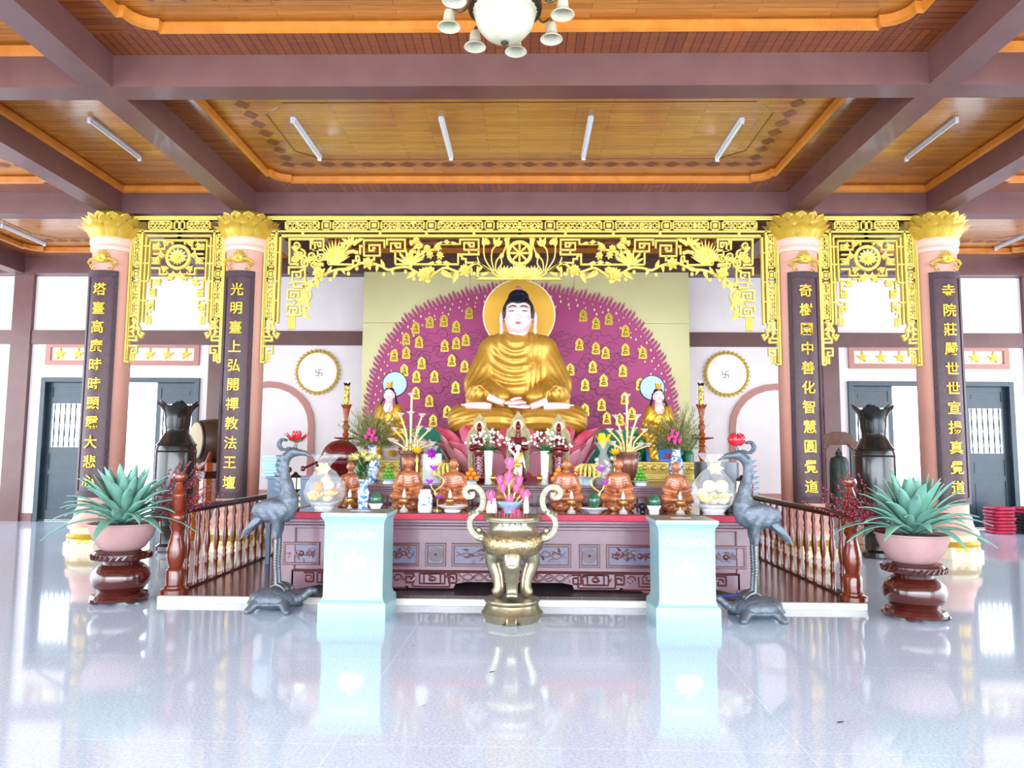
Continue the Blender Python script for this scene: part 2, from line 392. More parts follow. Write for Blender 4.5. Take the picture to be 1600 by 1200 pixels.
# star vents: a slot behind each row of stars
VZ0, VZ1 = 3.40, 3.68
for s in (-1, 1):
    a, b_ = sorted((s*6.98, s*10.08)); hl.append(rect(a, b_, VZ0, VZ1))
wl = flatshape(hl, .24); wl.xf(Matrix.Translation((0, YW+.12, 0)))
struct(wl.build('wall_back', WALL, smooth=0), 'white plastered wall behind the altar', 'wall')
br_ = MB()
zb0, zb1, zc0 = ztp(800, 524-0), ztp(800, 524), 0
for x, w in ((-10.72, .42), (10.72, .42), (-6.47, .33), (6.47, .33), (-14.8, .4), (14.8, .4)):
    nb += 1; o = MB().box(x-w/2, x+w/2, YW-.10, YW+.01, 0, HS).build('trim_%d' % nb, BROWN, smooth=0); struct(o, 'dark brown post on the white back wall', 'post'); o['group'] = 'posts on the back wall'
ym = ztp(800, 519); yh = ztp(800, 541)
o = MB().box(-14.9, 14.9, YW-.07, YW+.01, yh, ym).build('trim_60', BROWN, smooth=0); struct(o, 'dark brown rail across the white back wall', 'rail')
o = MB().box(-14.9, 14.9, YW-.06, YW+.01, ztp(800, 430), HS).build('trim_61', BROWN, smooth=0); struct(o, 'dark brown band at the top of the back wall', 'rail')
for s, nm in ((-1, 'baseboard_left'), (1, 'baseboard_right')):
    b1 = MB()
    for a, c in ((0, 6.8), (10.27, 15)):
        a, c = sorted((s*a, s*c)); b1.box(a, c, YW-.03, YW+.01, 0, .16)
    struct(b1.build(nm, mat('baseboard_paint', '#7d5a5c', .5), smooth=0), 'mauve brown baseboard at the foot of the back wall', 'baseboard')
# beam boxes on top of the wall outside + exterior ground is the floor slab
# windows: sunflower rims with spokes
PANE = mat('frosted_window_pane', '#f4f8ff', .9, trans=.0, alpha=1)
def sunwindow(n, x, z, hide=False):
    w = bpy.data.objects.new('window_%d' % n, None); COL.objects.link(w); w.location = (x, YW, z); struct(w, 'round window with a ring of gold petals and a fylfot in its hub', 'window')
    p = MB()
    for k in range(32):
        a = 2*pi*(k+.5)/32; c, s_ = cos(a), sin(a); r0, r1 = SR-.0, SR+.105
        t = .052
        v = [(r0*c+t*s_, -.01, r0*s_-t*c), (r0*c-t*s_, -.01, r0*s_+t*c), ((r0+.05)*c-t*.9*s_, -.05, (r0+.05)*s_+t*.9*c), ((r0+.05)*c+t*.9*s_, -.05, (r0+.05)*s_-t*.9*c), (r1*c, -.03, r1*s_), ((r0+.03)*c, -.085, (r0+.03)*s_)]
        p.add(v, [(0, 5, 3), (3, 5, 4), (5, 2, 4), (1, 2, 5), (0, 1, 5)])
        p.add([(q[0], .004, q[2]) for q in v[:5]], [(0, 3, 4, 2, 1)])
    p.build('petal_ring', mat('window_petals', '#c9a94a', .5, col2='#bf9c3e', scale=9), w, smooth=0)
    rr = MB(); 
    for k in range(48):
        a, b2 = 2*pi*k/48, 2*pi*(k+1)/48
        rr.add([(r*cos(t), y, r*sin(t)) for t in (a, b2) for r, y in ((SR+.015, .0), (SR+.015, -.05), (SR-.03, -.05), (SR-.03, .2))], [(0, 4, 5, 1), (1, 5, 6, 2), (2, 6, 7, 3)])
    rr.build('window_frame', mat('window_rim', '#ead9c8', .5), w)
    sp = MB()
    for k in range(8):
        a = pi/4*k; sp.tube([(.10*cos(a), .1, .10*sin(a)), (SR*cos(a), .1, SR*sin(a))], .006, 6)
    sp.build('spokes', mat('window_spoke', '#9a8f80', .5), w)
    u = .032; g = [(0,0),(1,0),(2,0),(0,1),(0,2),(-1,0),(-2,0),(0,-1),(0,-2),(1,2),(2,2),(2,-1),(2,-2),(-1,-2),(-2,-2),(-2,1),(-2,2)]
    e = MB()
    for i, k in g: e.box((i-.5)*u-.0005, (i+.5)*u+.0005, .06, .09, (k-.5)*u-.0005, (k+.5)*u+.0005)
    e.build('fylfot_emblem', mat('emblem_brown', '#a89a90', .6), w, smooth=0)
    return w
sunwindow(1, -SW[0], SW[1]); sunwindow(2, SW[0], SW[1]); sunwindow(3, -11.75, 3.12); sunwindow(4, 11.75, 3.12)
# arched niches
for s, n in ((-1, 80), (1, 81)):
    cx = s*5.35; xi = .93; zs = .62; r = xi; zc = 2.05
    pts = [(cx-xi, zs), (cx-xi, zc)]+[(cx-xi*cos(R(t)), zc+r*.92*sin(R(t))) for t in range(15, 180, 15)]+[(cx+xi, zc), (cx+xi, zs), (cx-xi, zs)]
    o = MB().ribbon(pts, .13, YW-.04, YW+.005).build('trim_%d' % n, PINKTRIM, smooth=30)
    struct(o, 'dusty pink arch moulding on the white wall', 'arch moulding')
# star vents
for s, n in ((-1, 82), (1, 83)):
    v = bpy.data.objects.new('trim_%d' % n, None); COL.objects.link(v); v.location = (s*8.53, YW, 0); struct(v, 'pink framed vent with a row of gold stars above the doors', 'vent')
    q = flatshape([rect(-1.66, 1.66, VZ0-.1, VZ1+.1), rect(-1.55, 1.55, VZ0, VZ1)], .05); q.xf(Matrix.Translation((0, -.02, 0))); q.build('vent_frame', PINKTRIM, v, smooth=0)
    holes = [rect(-1.55, 1.55, VZ0, VZ1)]
    st = MB()
    for k in range(8):
        cx = -1.36+k*.388; cz = (VZ0+VZ1)/2
        for dx in (-.085, .085):
            for dz in (-.07, .07): holes.append(circ(cx+dx, cz+dz, .055, 16))
        pts = [(cx+(.135 if i % 2 == 0 else .055)*sin(pi*i/5), cz+(.135 if i % 2 == 0 else .055)*cos(pi*i/5)) for i in range(10)]
        st.prism(pts, -.02, .05)
    g = flatshape(holes, .05); g.xf(Matrix.Translation((0, .04, 0))); g.build('vent_grille', mat('vent_cream', '#e8ddc8', .6), v, smooth=0)
    for k in range(1): st.build('gold_stars', GOLD, v, smooth=0)
# doors
def leafpanel(mb, sp, w, h, x0):
    t = .05; mb.box(x0, x0+.09, -t/2, t/2, .02, h); mb.box(x0+w-.09, x0+w, -t/2, t/2, .02, h)
    for z0, z1 in ((.02, .22), (.98, 1.08), (1.42, 1.55), (2.48, 2.62), (h-.1, h)): mb.box(x0+.09, x0+w-.09, -t/2+.001, t/2-.001, z0, z1)
    for z0, z1 in ((.22, .98), (1.08, 1.42), (2.62, h-.1)):
        mb.box(x0+.09, x0+w-.09, -.008, .008, z0, z1); mb.box(x0+.15, x0+w-.15, -.018, .018, z0+.06, z1-.06)
    n = 6
    for k in range(n):
        x = x0+.09+(w-.18)*(k+.5)/n
        sp.lathe([(.012, 1.55), (.02, 1.62), (.012, 1.7), (.022, 1.85), (.012, 2.0), (.022, 2.15), (.012, 2.3), (.02, 2.42), (.012, 2.49)], 6, (x, 0, 0))
def doorset(n, s):
    d = bpy.data.objects.new('door_%d' % n, None); COL.objects.link(d); d.location = (0, YW+.1, 0); struct(d, 'dark blue green folding doors standing partly open to white daylight', 'door')
    fr = MB(); a, b_ = sorted((s*DX0, s*DX1))
    fr.box(a, a+.1, -.16, .1, 0, DH); fr.box(b_-.1, b_, -.16, .1, 0, DH); fr.box(a+.1, b_-.1, -.16, .1, DH-.1, DH)
    fr.build('door_frame', DOORW, d, smooth=0, bevel=.008)
    for (x0, w) in ((a+.1, .86), (b_-.96, .86)):
        m1 = MB(); m2 = MB(); leafpanel(m1, m2, w, DH-.1, x0)
        o = m1.build('door_leaf', DOORW, d, smooth=0); m2.build('spindles', DOORW, o)
    return d
doorset(1, -1); doorset(2, 1)
# ------------------------------------------------------------------ columns with lotus capitals
def petal_ring(mb, n, r0, z0, r1, h, wfac=1.15, phase=0, tip=.0, cup=.12, nu=4, nv=9, back=True, c=(0, 0, 0), a0=0, a1=2*pi, thick=.012, pw=.7):
    for k in range(n):
        a = a0+(a1-a0)*(k+.5+phase)/n; half = (a1-a0)/n/2*wfac
        for side in ((0, thick) if back else (0,)):
            v = []; f = []
            for i in range(nv+1):
                t = i/nv; ww = (1-t**2.6)**pw if t < 1 else 0
                if t < .35: ww *= .72+.28*t/.35
                rr = r0+(r1-r0)*(sin(t*pi/2)**1.3)+tip*max(0, t-.6)**2*6*min(1, r1*2.5)-min(side, r1*.08)
                zz = z0+h*t-(side*.3)
                for j in range(-nu, nu+1):
                    u = j/nu; da = half*u*ww; rad = rr-cup*(u*u)*.25*(1-t*.3)*(r1)+.0
                    v.append((c[0]+rad*cos(a+da), c[1]+rad*sin(a+da), c[2]+zz-.02*h*u*u))
            W_ = 2*nu+1
            for i in range(nv):
                for j in range(W_-1): f.append((i*W_+j, i*W_+j+1, (i+1)*W_+j+1, (i+1)*W_+j))
            mb.add(v, f)
def flame_relief(mb, M):
    M = M @ Matrix.Translation((0, -.02, 0)) @ Matrix.Diagonal((1.05, 1, 1.05, 1))
    # radiating gold flower relief with side scrolls, in the x,z plane
    for k in range(9):
        a = R(90+(k-4)*17); L = .19-.018*abs(k-4)
        q = MB().leaf((0, 0, 0), (cos(a), .0, sin(a)), (0, -1, 0), L, .06, -.1, .3); mb.merge(q, M)
    for k in range(7):
        a = R(90+(k-3)*24); q = MB().leaf((0, -.02, -.01), (cos(a), -.4, sin(a)), (0, -1, 0), .11, .055, .02, .3); mb.merge(q, M)
    q = MB().ell((0, -.02, .0), (.05, .03, .04), 10); mb.merge(q, M)
    for s in (-1, 1):
        q = MB().tube([(s*.03, -.01, -.02), (s*.1, -.02, .02), (s*.17, -.01, .0), (s*.215, .02, -.035), (s*.19, .03, -.07), (s*.15, .02, -.055)], [.028, .03, .024, .018, .014, .008], 6); mb.merge(q, M)
        q = MB().tube([(s*.12, -.0, -.04), (s*.17, .0, -.1), (s*.14, 0, -.15), (s*.1, 0, -.12), (s*.13, 0, -.1)], [.014, .014, .012, .01, .006], 6); mb.merge(q, M)
CREAM = mat('cream_stone', '#e6d6b4', .45, col2='#dccaa2', scale=4)
def make_column():
    t = thing('column', '', 'column')
    MB().lathe([(.31, .62), (.31, 4.62)], 40).build('shaft', COLPINK, t)
    MB().lathe([(.31, 4.6), (.335, 4.61), (.345, 4.66), (.32, 4.69), (.35, 4.71), (.36, 4.78), (.34, 4.82)], 40).build('collar', mat('collar_paint', '#deb3a2', .45), t)
    c = MB().lathe([(.30, 4.8), (.345, 4.84), (.385, 4.93), (.395, 5.05), (.385, 5.15), (.30, 5.235)], 40)
    petal_ring(c, 13, .34, 4.79, .43, .21, 1.3, 0, .12, .16, pw=.34); petal_ring(c, 13, .35, 4.84, .415, .28, 1.3, .5, .10, .16, pw=.34); petal_ring(c, 13, .35, 4.9, .395, .29, 1.25, 0, .06, .12, pw=.34)
    c.build('lotus_capital', GOLD, t, smooth=60, flip=False)
    q = MB(); flame_relief(q, Matrix.Translation((0, -.315, 4.43))); q.build('gold_relief', GOLD, t, smooth=50)
    b = MB()
    for r0, r1, z0, z1 in ((.47, .47, 0, .1), (.44, .43, .1, .16), (.39, .39, .16, .3), (.42, .44, .3, .34)):
        b.lathe([(r0, z0), (r1, z1)], 8)
    b.xf(Matrix.Rotation(R(22.5), 4, 'Z')); b.build('octagonal_base', CREAM, t, smooth=20)
    g = MB().lathe([(.41, .16), (.44, .2), (.41, .24)], 32); petal_ring(g, 20, .40, .2, .42, -.1, 1, 0, 0, .05, back=False); g.build('gold_band', GOLD, t, flip=False)
    MB().lathe([(.43, .34), (.42, .39), (.37, .44), (.35, .50), (.345, .58), (.325, .60), (.31, .64)], 32).build('plinth_moulding', COLPINK, t)
    return t
c0 = make_column(); c0.location = (-XO, YC, 0); c0['label'] = 'outer column with lotus capital, nearest the doors with the big drum in front'
c0['label'] = 'pink column with gold lotus capital, leftmost of the four'; c0['group'] = 'columns of the altar front'
dup(c0, (-XI, YC, 0), 'pink column with gold lotus capital, beside the drum stand')
dup(c0, (XI, YC, 0), 'pink column with gold lotus capital, beside the bronze temple bell')
dup(c0, (XO, YC, 0), 'pink column with gold lotus capital, rightmost of the four')
# couplet boards with raised gold characters
BOARD = mat('couplet_board', '#4a2830', .4, col2='#3c2028', scale=14, bump=.15, bscale=60)
BOARD2 = mat('couplet_border', '#3a2028', .45, bump=1, bscale=45)
GCH = mat('gold_lettering', '#dfb63c', .35, .35)
def board(x, txt, label, z1=4.27, z0=.78):
    t = thing('couplet_board', label, 'couplet board', (x, YC, 0), 0, 'carved couplet boards')
    def slab(a0, a1, r0, r1, z0, z1, n=14):
        b = MB(); v = []; f = []
        for i in range(n+1):
            a = a0+(a1-a0)*i/n
            for r, z in ((r1, z0), (r1, z1), (r0, z1), (r0, z0)): v.append((r*sin(a), -r*cos(a), z))
        for i in range(n):
            for k in range(4): f.append((i*4+k, (i+1)*4+k, (i+1)*4+(k+1) % 4, i*4+(k+1) % 4))
        f += [(0, 1, 2, 3), tuple(n*4+k for k in (3, 2, 1, 0))]
        return b.add(v, f)
    A = R(42)
    slab(-A, A, .315, .345, z0, z1).build('panel', BOARD, t, smooth=40)
    fr = slab(-A, -A+.17, .345, .358, z0, z1, 3); fr.merge(slab(A-.17, A, .345, .358, z0, z1, 3)); fr.merge(slab(-A+.17, A-.17, .345, .358, z0, z0+.1, 8)); fr.merge(slab(-A+.17, A-.17, .345, .358, z1-.1, z1, 8))
    fr.build('carved_border', BOARD2, t, smooth=40)
    n = len(txt); st = (z1-z0-.55)/(n-1)
    for i, ch in enumerate(txt):
        g = textmesh(ch, .205, .02, .0025)
        g.v = [(.352*sin(p[0]/.35)*1.0, -.352*cos(p[0]/.35)+p[1]-.008, p[2]) for p in g.v]
        xs = [p[2] for p in g.v]; zc = (min(xs)+max(xs))/2
        g.xf(Matrix.Translation((0, 0, z1-.3-st*i-zc))); g.build('gold_character', GCH, t, smooth=30, flip=False)
board(-XO, '塔臺高廣時時顯露大悲心', 'curved maroon board of gold characters on the leftmost column')
board(-XI, '光明臺上弘開禪教法王壇', 'curved maroon board of gold characters on the column beside the drum')
board(XI, '奇樹園中善化智慧圓覺道', 'curved maroon board of gold characters on the column beside the bronze bell')
board(XO, '寺院莊嚴世世宣揚真覺道', 'curved maroon board of gold characters on the rightmost column')

# ------------------------------------------------------------------ gold fretwork screens
YL = 11.38
class Lat:
    def __init__(s, xc, parent, d=.03): s.xc = xc; s.p = parent; s.d = d; s.mb = MB(); s.lf = MB(); s.rt = MB()
    def w(s, p): q = at(p[0], p[1], YL); return (q.x-s.xc, q.z)
    def both(s, b):
        s.lf.merge(b); n = MB(); n.v = [(-v[0], v[1], v[2]) for v in b.v]; n.f = [tuple(reversed(q)) for q in b.f]; s.rt.merge(n)
    def rib(s, pts, w=.028, d=None, mirror=True, sp=False, o=0):
        pts = [s.w(p) for p in pts]; 
        if sp: pts = [tuple(p) for p in spline(pts, 5)]; k = len(pts); w = [w*(1-.55*i/k) for i in range(k)] if sp == 2 else w
        b = MB().ribbon(pts, w, -(d or s.d)-o, o*-1+(d or s.d)*.6); (s.both(b) if mirror else s.mb.merge(b))
    def wr(s, x0, x1, z0, z1, d0=-.04, d1=.04): s.both(MB().box(x0, x1, d0, d1, z0, z1))
    def fret(s, x0, y0, x1, y1, w=.026, fl=False):   # square spiral
        dx, dy = (x1-x0), (y1-y0)
        pts = [(0, .5), (0, 0), (1, 0), (1, 1), (.22, 1), (.22, .32), (.74, .32), (.74, .68), (.48, .68)]
        if fl: pts = [(1-a, b) for a, b in pts]
        s.rib([(x0+a*dx, y0+b*dy) for a, b in pts], w)
        s.both(MB().box(*sorted((s.w((x0+.42*dx, y0+.6*dy))[0], s.w((x0+.58*dx, y0))[0])), -.04, .02, *sorted((s.w((x0, y0+.6*dy))[1], s.w((x0, y0+.46*dy))[1]))))
    def leaf(s, p, ang, L, wd):
        x, z = s.w(p); a = R(ang); q = MB().leaf((x, -.03, z), (cos(a), -.05, sin(a)), (0, -1, 0), L, wd, -.05, -.4); q2 = MB().leaf((x, .0, z), (cos(a), 0, sin(a)), (0, 1, 0), L, wd, -.02, -.2)
        s.both(q); s.both(q2)
    def flower(s, p, r, n=6):
        x, z = s.w(p); b = MB()
        for k in range(n):
            a = 2*pi*k/n+.3; b.leaf((x, -.045, z), (cos(a), -.35, sin(a)), (0, -1, 0), r*1.15, r*.9, .1, .3); b.leaf((x, -.02, z), (cos(a+.5), .1, sin(a+.5)), (0, -1, 0), r*1.25, r*.8, .0, .2)
        b.ell((x, -.06, z), (r*.35, r*.3, r*.35), 8); s.both(b)
    def bud(s, p, r): x, z = s.w(p); s.both(MB().ell((x, -.02, z), (r, r*.7, r*1.25), 8))
    def scroll(s, p, r, dirn=1, a0=0, turns=1.4, w=.02):
        x, z = s.w(p); pts = []
        for k in range(14):
            t = k/13; a = R(a0)+dirn*turns*2*pi*t; rr = r*(1-.8*t); pts.append((x+rr*cos(a), z+rr*sin(a)))
        s.both(MB().ribbon(pts, [w*(1.1-.5*k/13) for k in range(14)], -.045, .02))
    def tassel(s, x, y, wpx, hpx):
        X0, Z0 = s.w((x, y)); X1, Z1 = s.w((x+wpx, y+hpx)); m = (X0+X1)/2
        for k in (-1, 0, 1):
            s.both(MB().lathe([(.0, Z1), (.022, Z1+.01), (.024, (Z0+Z1)/2), (.016, Z0)], 8, (m+k*.038, 0, 0)))
        s.wr(X0, X1, Z0-.01, Z0+.02)
    def out(s, name, col=None, one=False):
        if one: s.mb.merge(s.lf); s.mb.merge(s.rt); s.lf = MB(); s.rt = MB()
        for b in (s.mb, s.lf, s.rt):
            if b.v: b.build(name, col or GOLDP, s.p, smooth=35, flip=True)
        s.mb = MB(); s.lf = MB(); s.rt = MB()
def frieze_fill(L, x0, x1, z0, z1, n):       # carved tendrils in a panel
    random.seed(int(abs(x0)*1000)+7)
    for r_ in range(2):
        pts = []
        for k in range(n*2+1):
            t = k/(n*2); (pts.append((x0+(x1-x0)*t, (z0+z1)/2+(z1-z0)*.33*(1 if (k+r_) % 2 else -1))) if x1-x0 > z1-z0 else pts.append(((x0+x1)/2+(x1-x0)*.33*(1 if (k+r_) % 2 else -1), z0+(z1-z0)*t)))
        pts = [tuple(p) for p in spline(pts, 4)]; L.both(MB().ribbon(pts, .016, -.02, .01))
    for k in range(n*3):
        x = random.uniform(x0+.02, x1-.02); z = random.uniform(z0+.01, z1-.01); a = random.uniform(0, 6.28)
        L.both(MB().leaf((x, -.02, z), (cos(a), -.1, sin(a)), (0, -1, 0), .06, .028, .1, .3))
def panelframe(L, x0, x1, z0, z1, t=.02):
    for a in ((x0, x1, z0, z0+t), (x0, x1, z1-t, z1), (x0, x0+t, z0, z1), (x1-t, x1, z0, z1)): L.wr(a[0], a[1], a[2], a[3], -.03, .03)
ZT = 5.2; ZF0 = at(810, 361, YL).z; ZP1 = at(810, 348, YL).z
def screen(xl, xr, label, top_panels, inner):
    xc = (xl+xr)/2; hw = (xr-xl)/2
    t = thing('fretwork_screen', label, 'fretwork screen', (xc, YL, 0), 0, 'gold fretwork screens'); L = Lat(xc, t)
    zb = at(xl and 415, 568, YL).z
    # rails of the frame
    for a, b_ in ((ZT-.03, ZT), (ZT-.062, ZT-.036), (ZF0-.035, ZF0-.012)): L.both(MB().box(-hw, 0, -.05, .05, a, b_))
    L.both(MB().box(-hw, 0, -.035, .035, ZT-.062, ZT-.0)); L.both(MB().box(-hw, 0, -.03, .03, ZF0-.035, ZF0))
    zin = at(430, 502, YL).z
    L.wr(-hw, -hw+.03, zb, ZT, -.05, .05); L.wr(-hw+.036, -hw+.05, zb+.05, ZT, -.04, .04); L.wr(-hw+.175, -hw+.205, zin, ZF0, -.05, .05); L.wr(-hw, -hw+.07, zb-.0, zb+.03)
    L.out('frame', one=True)
    # frieze and stile panels with carved tendrils
    for x0, x1 in top_panels:
        x0 -= 0; panelframe(L, x0, x1, ZF0+.005, ZT-.066)
        if x1-x0 > .25: frieze_fill(L, x0+.015, x1-.015, ZF0+.02, ZT-.08, max(2, int((x1-x0)/.12)))
        else: L.wr(x0+.045, x1-.045, ZF0+.05, ZT-.11, -.03, .02)
    zs = [at(430, y, YL).z for y in (366, 419, 422, 436, 439, 500)]
    for a, b_ in ((zs[1], zs[0]), (zs[3], zs[2]), (zs[5], zs[4])):
        panelframe(L, -hw+.055, -hw+.172, a, b_)
        if b_-a > .25: frieze_fill(L, -hw+.07, -hw+.157, a+.01, b_-.01, int((b_-a)/.12))
        else: L.wr(-hw+.09, -hw+.137, a+.04, b_-.04, -.03, .02)
    L.out('carved_panels')
    inner(L, hw)
    return t
def bottomdrop(L, hw):
    # scroll figure, stepped frets and tassel at the foot of each stile
    o = -hw
    def r(pts, w=.028): L.both(MB().ribbon([(o+a, b_) for a, b_ in pts], w, -.03, .02))
    z = at(430, 502, YL).z
    r([(.19, z+.02), (.17, z-.06), (.21, z-.12), (.19, z-.2), (.24, z-.26), (.27, z-.2), (.23, z-.19)], .03)
    r([(.06, z+.05), (.11, z-.02), (.13, z-.1), (.1, z-.18), (.14, z-.24)], .024)
    for k in range(7): L.both(MB().leaf((o+.12+.02*(k % 2), -.03, z-.02-.03*k), (cos(k*1.9), -.1, sin(k*1.9)), (0, -1, 0), .09, .04, .1, .3))
    r([(.05, z-.25), (.17, z-.25), (.17, z-.31), (.05, z-.31)]); r([(.05, z-.4), (.18, z-.4), (.18, z-.51), (.1, z-.51), (.1, z-.46), (.14, z-.46)], .024)
    zb = at(415, 568, YL).z
    for k in range(2): L.both(MB().lathe([(.0, zb+.02), (.02, zb+.03), (.022, zb+.1), (.014, zb+.16)], 8, (o+.085+k*.042, 0, 0)))
    L.out('corner_scrolls')
def main_inner(L, hw):
    zr = at(810, 369.5, YL).z
    L.both(MB().box(-hw+.235, 0, -.04, .03, zr-.018, zr+.018)); L.wr(-hw+.235, -hw+.265, at(450, 505, YL).z, zr+.018, -.04, .03)
    for x in (-hw+.6, -2.2, -1.47, -.72, 0): L.wr(x-.02, x+.02, zr, ZF0-.03, -.03, .02)
    for y in (395, 440, 470): z = at(450, y, YL).z; L.wr(-hw+.2, -hw+.24, z-.012, z+.012, -.03, .02)
    L.out('inner_rail', one=True)
    L.rib([(453, 413), (453, 374), (486, 374), (486, 390)]); L.rib([(453, 413), (466, 413), (466, 418)])
    L.fret(489, 374, 506, 391); L.fret(569, 376, 601, 400, fl=True); L.rib([(585, 400), (585, 408)]); L.rib([(569, 385), (563, 385), (563, 398)])
    L.fret(605, 375, 633, 393); L.rib([(618, 393), (618, 413)]); L.fret(719, 375, 748, 391)
    L.rib([(733, 391), (733, 397)]); L.rib([(748, 391), (748, 398), (716, 398), (716, 413)]); L.rib([(718, 400), (722, 400), (722, 405), (728, 405), (728, 411), (746, 411)])
    L.rib([(618, 413.5), (717, 413.5)]); L.rib([(513, 413), (552, 414), (552, 408), (557, 408), (557, 401), (562, 401)])
    L.rib([(489, 391), (497, 391), (497, 398), (506, 398), (506, 406), (513, 406), (513, 413)], .024)
    L.fret(452, 418, 477, 441); L.rib([(452, 443), (460, 443), (460, 449), (472, 449), (472, 453)])
    L.fret(450, 453, 472, 469, fl=True); L.rib([(461, 469), (461, 477)]); L.fret(449, 477, 470, 493)
    L.out('key_frets')
    L.tassel(448, 493, 16, 22); L.out('tassels')
    # vine with blossoms
    L.rib([(474, 449), (487, 440), (505, 430), (526, 422), (545, 420), (564, 412), (576, 410), (595, 416), (607, 422), (620, 419), (637, 418), (652, 426), (669, 433), (682, 426), (696, 419), (717, 425), (731, 419), (744, 412), (758, 418), (779, 432), (795, 435)], .034, sp=True)
    for p, a, l in (((512, 427), 60, .13), ((526, 423), 250, .14), ((535, 421), 300, .1), ((550, 418), 200, .16), ((560, 413), 80, .12), ((590, 414), 265, .12), ((600, 418), 110, .14), ((612, 420), 290, .12), ((640, 419), 60, .12), ((650, 424), 220, .2), ((690, 424), 330, .22), ((700, 420), 100, .1), ((715, 425), 250, .2), ((735, 418), 280, .14), ((495, 436), 280, .16), ((487, 441), 250, .18), ((480, 446), 120, .12), ((468, 425), 30, .1), ((745, 424), 40, .14), ((752, 430), 20, .14)):
        L.leaf(p, a, l, l*.42)
    for p, r in (((500, 428), .10), ((576, 412), .09), ((664, 430), .11), ((727, 423), .09), ((673, 424), .07)): L.flower(p, r)
    for p in ((517, 437), (545, 428), (600, 429), (634, 425), (647, 436), (741, 428), (490, 446), (558, 420)): L.bud(p, .03)
    L.rib([(670, 432), (668, 438), (672, 441)], .05); L.out('blossom_vine')
    # hanging leaf sprays beside the stile
    for p, a in (((474, 452), 300), ((478, 462), 280), ((476, 470), 310), ((474, 480), 290), ((472, 488), 320), ((476, 458), 240), ((470, 476), 60)): L.leaf(p, a, .19, .07)
    L.rib([(472, 445), (486, 458), (482, 472), (472, 492)], .022, sp=True)
    # cloud scrolls in the corner
    for p, r, d, a in (((464, 384), .07, 1, 200), ((471, 398), .08, -1, 90), ((487, 401), .09, 1, 180), ((499, 404), .06, -1, 0), ((478, 412), .07, 1, 120), ((462, 405), .06, -1, 0), ((491, 415), .05, 1, 0)): L.scroll(p, r, d, a, w=.026)
    L.rib([(456, 408), (468, 404), (478, 406), (492, 412), (506, 414)], .05, sp=True); L.rib([(458, 386), (466, 396), (476, 402), (490, 410)], .045, sp=True)
    for k in range(8): L.leaf((460+k*5.5, 392+k*2.5+(k % 2)*8), 60+k*70, .1, .05)
    L.out('cloud_scrolls')
    # pheasant fan, shrubs, little hills
    for k in range(15): L.leaf((524, 412), 90+(k-7)*9, .40-.02*abs(k-7), .05)
    for k in range(9): L.leaf((540+k*2.2, 384-(k % 3)*3), 200-k*22, .12, .05)
    L.rib([(528, 405), (536, 396), (548, 382), (562, 376)], .04, sp=True); L.rib([(543, 395), (552, 393), (560, 396)], .05); L.out('pheasant')
    for k in range(16): L.leaf((641+3*(k % 3)-3, 413), 90+(k-8)*9, .26, .045)
    for k in range(14): L.leaf((640+(k*7) % 22, 378+(k*11) % 26), k*47, .1, .05)
    for p in ((668, 389), (651, 377), (684, 388), (688, 400), (672, 399)): L.flower(p, .055)
    L.rib([(650, 405), (662, 395), (676, 391), (690, 388)], .03, sp=True); L.out('blossom_shrub')
    for x, h in ((676, 4), (686, 7), (697, 5)):
        for y in (413,): a = L.w((x-9, y)); b_ = L.w((x+9, y)); c = L.w((x, y-h)); L.both(MB().prism([a, b_, c], -.035, .0))
    for x, h in ((690, 4), (698, 7), (708, 4)):
        a = L.w((x-9, 382)); b_ = L.w((x+9, 382)); c = L.w((x, 382-h)); L.both(MB().prism([a, b_, c], -.035, .0))
    L.rib([(683, 382), (718, 382)], .02); L.out('little_hills')
    # centre: wheel over a lotus, with rushes either side
    x, z = 0, L.w((811, 396))[1]; RO, RI = .205, .148
    w = flatshape([circ(x, z, RO), circ(x, z, RI)], .07, .008); 
    for k in range(8):
        a = k*pi/4; w.ribbon([(x+.03*cos(a), z+.03*sin(a)), (x+.10*cos(a), z+.10*sin(a)), (x+(RI+.01)*cos(a), z+(RI+.01)*sin(a))], [.02, .036, .014], -.03, .02)
    w.ell((x, -.02, z), (.045, .03, .045), 12); L.mb.merge(w); L.out('wheel')
    zb = L.w((811, 436))[1]; xb = L.w((745, 436))[0]
    L.both(MB().box(xb, 0, -.04, .03, zb-.018, zb+.018)); L.wr(xb, xb+.03, zb, zb+.19, -.04, .03)
    for k in range(13):
        a = R(90+(k-6)*14); L.mb.merge(MB().leaf((0, -.03, zb+.02), (cos(a), -.2, sin(a)), (0, -1, 0), .22, .09, .05, .3))
    for s_ in (1,):
        for k in range(7): a = R(150-k*18); L.both(MB().leaf((-.22, -.03, zb+.02), (cos(a), -.2, sin(a)), (0, -1, 0), .19, .07, .05, .3))
    for pts in ([(770, 424), (758, 405), (756, 385), (757, 376)], [(772, 424), (768, 405), (770, 390), (778, 382)], [(774, 424), (776, 408), (786, 396), (792, 381)], [(776, 424), (784, 412), (782, 402)], [(768, 426), (750, 412), (746, 402)], [(800, 434), (780, 430), (770, 424)]): L.rib(pts, .02, sp=True)
    for p, a, l in (((757, 384), 100, .14), ((776, 384), 70, .14), ((776, 384), 110, .14), ((776, 384), 40, .12), ((792, 384), 80, .13), ((782, 403), 60, .1), ((764, 382), 120, .12), ((795, 392), 100, .12), ((788, 376), 20, .1)): L.leaf(p, a, l, .07)
    L.out('lotus_and_rushes', one=True)
    bottomdrop(L, hw)
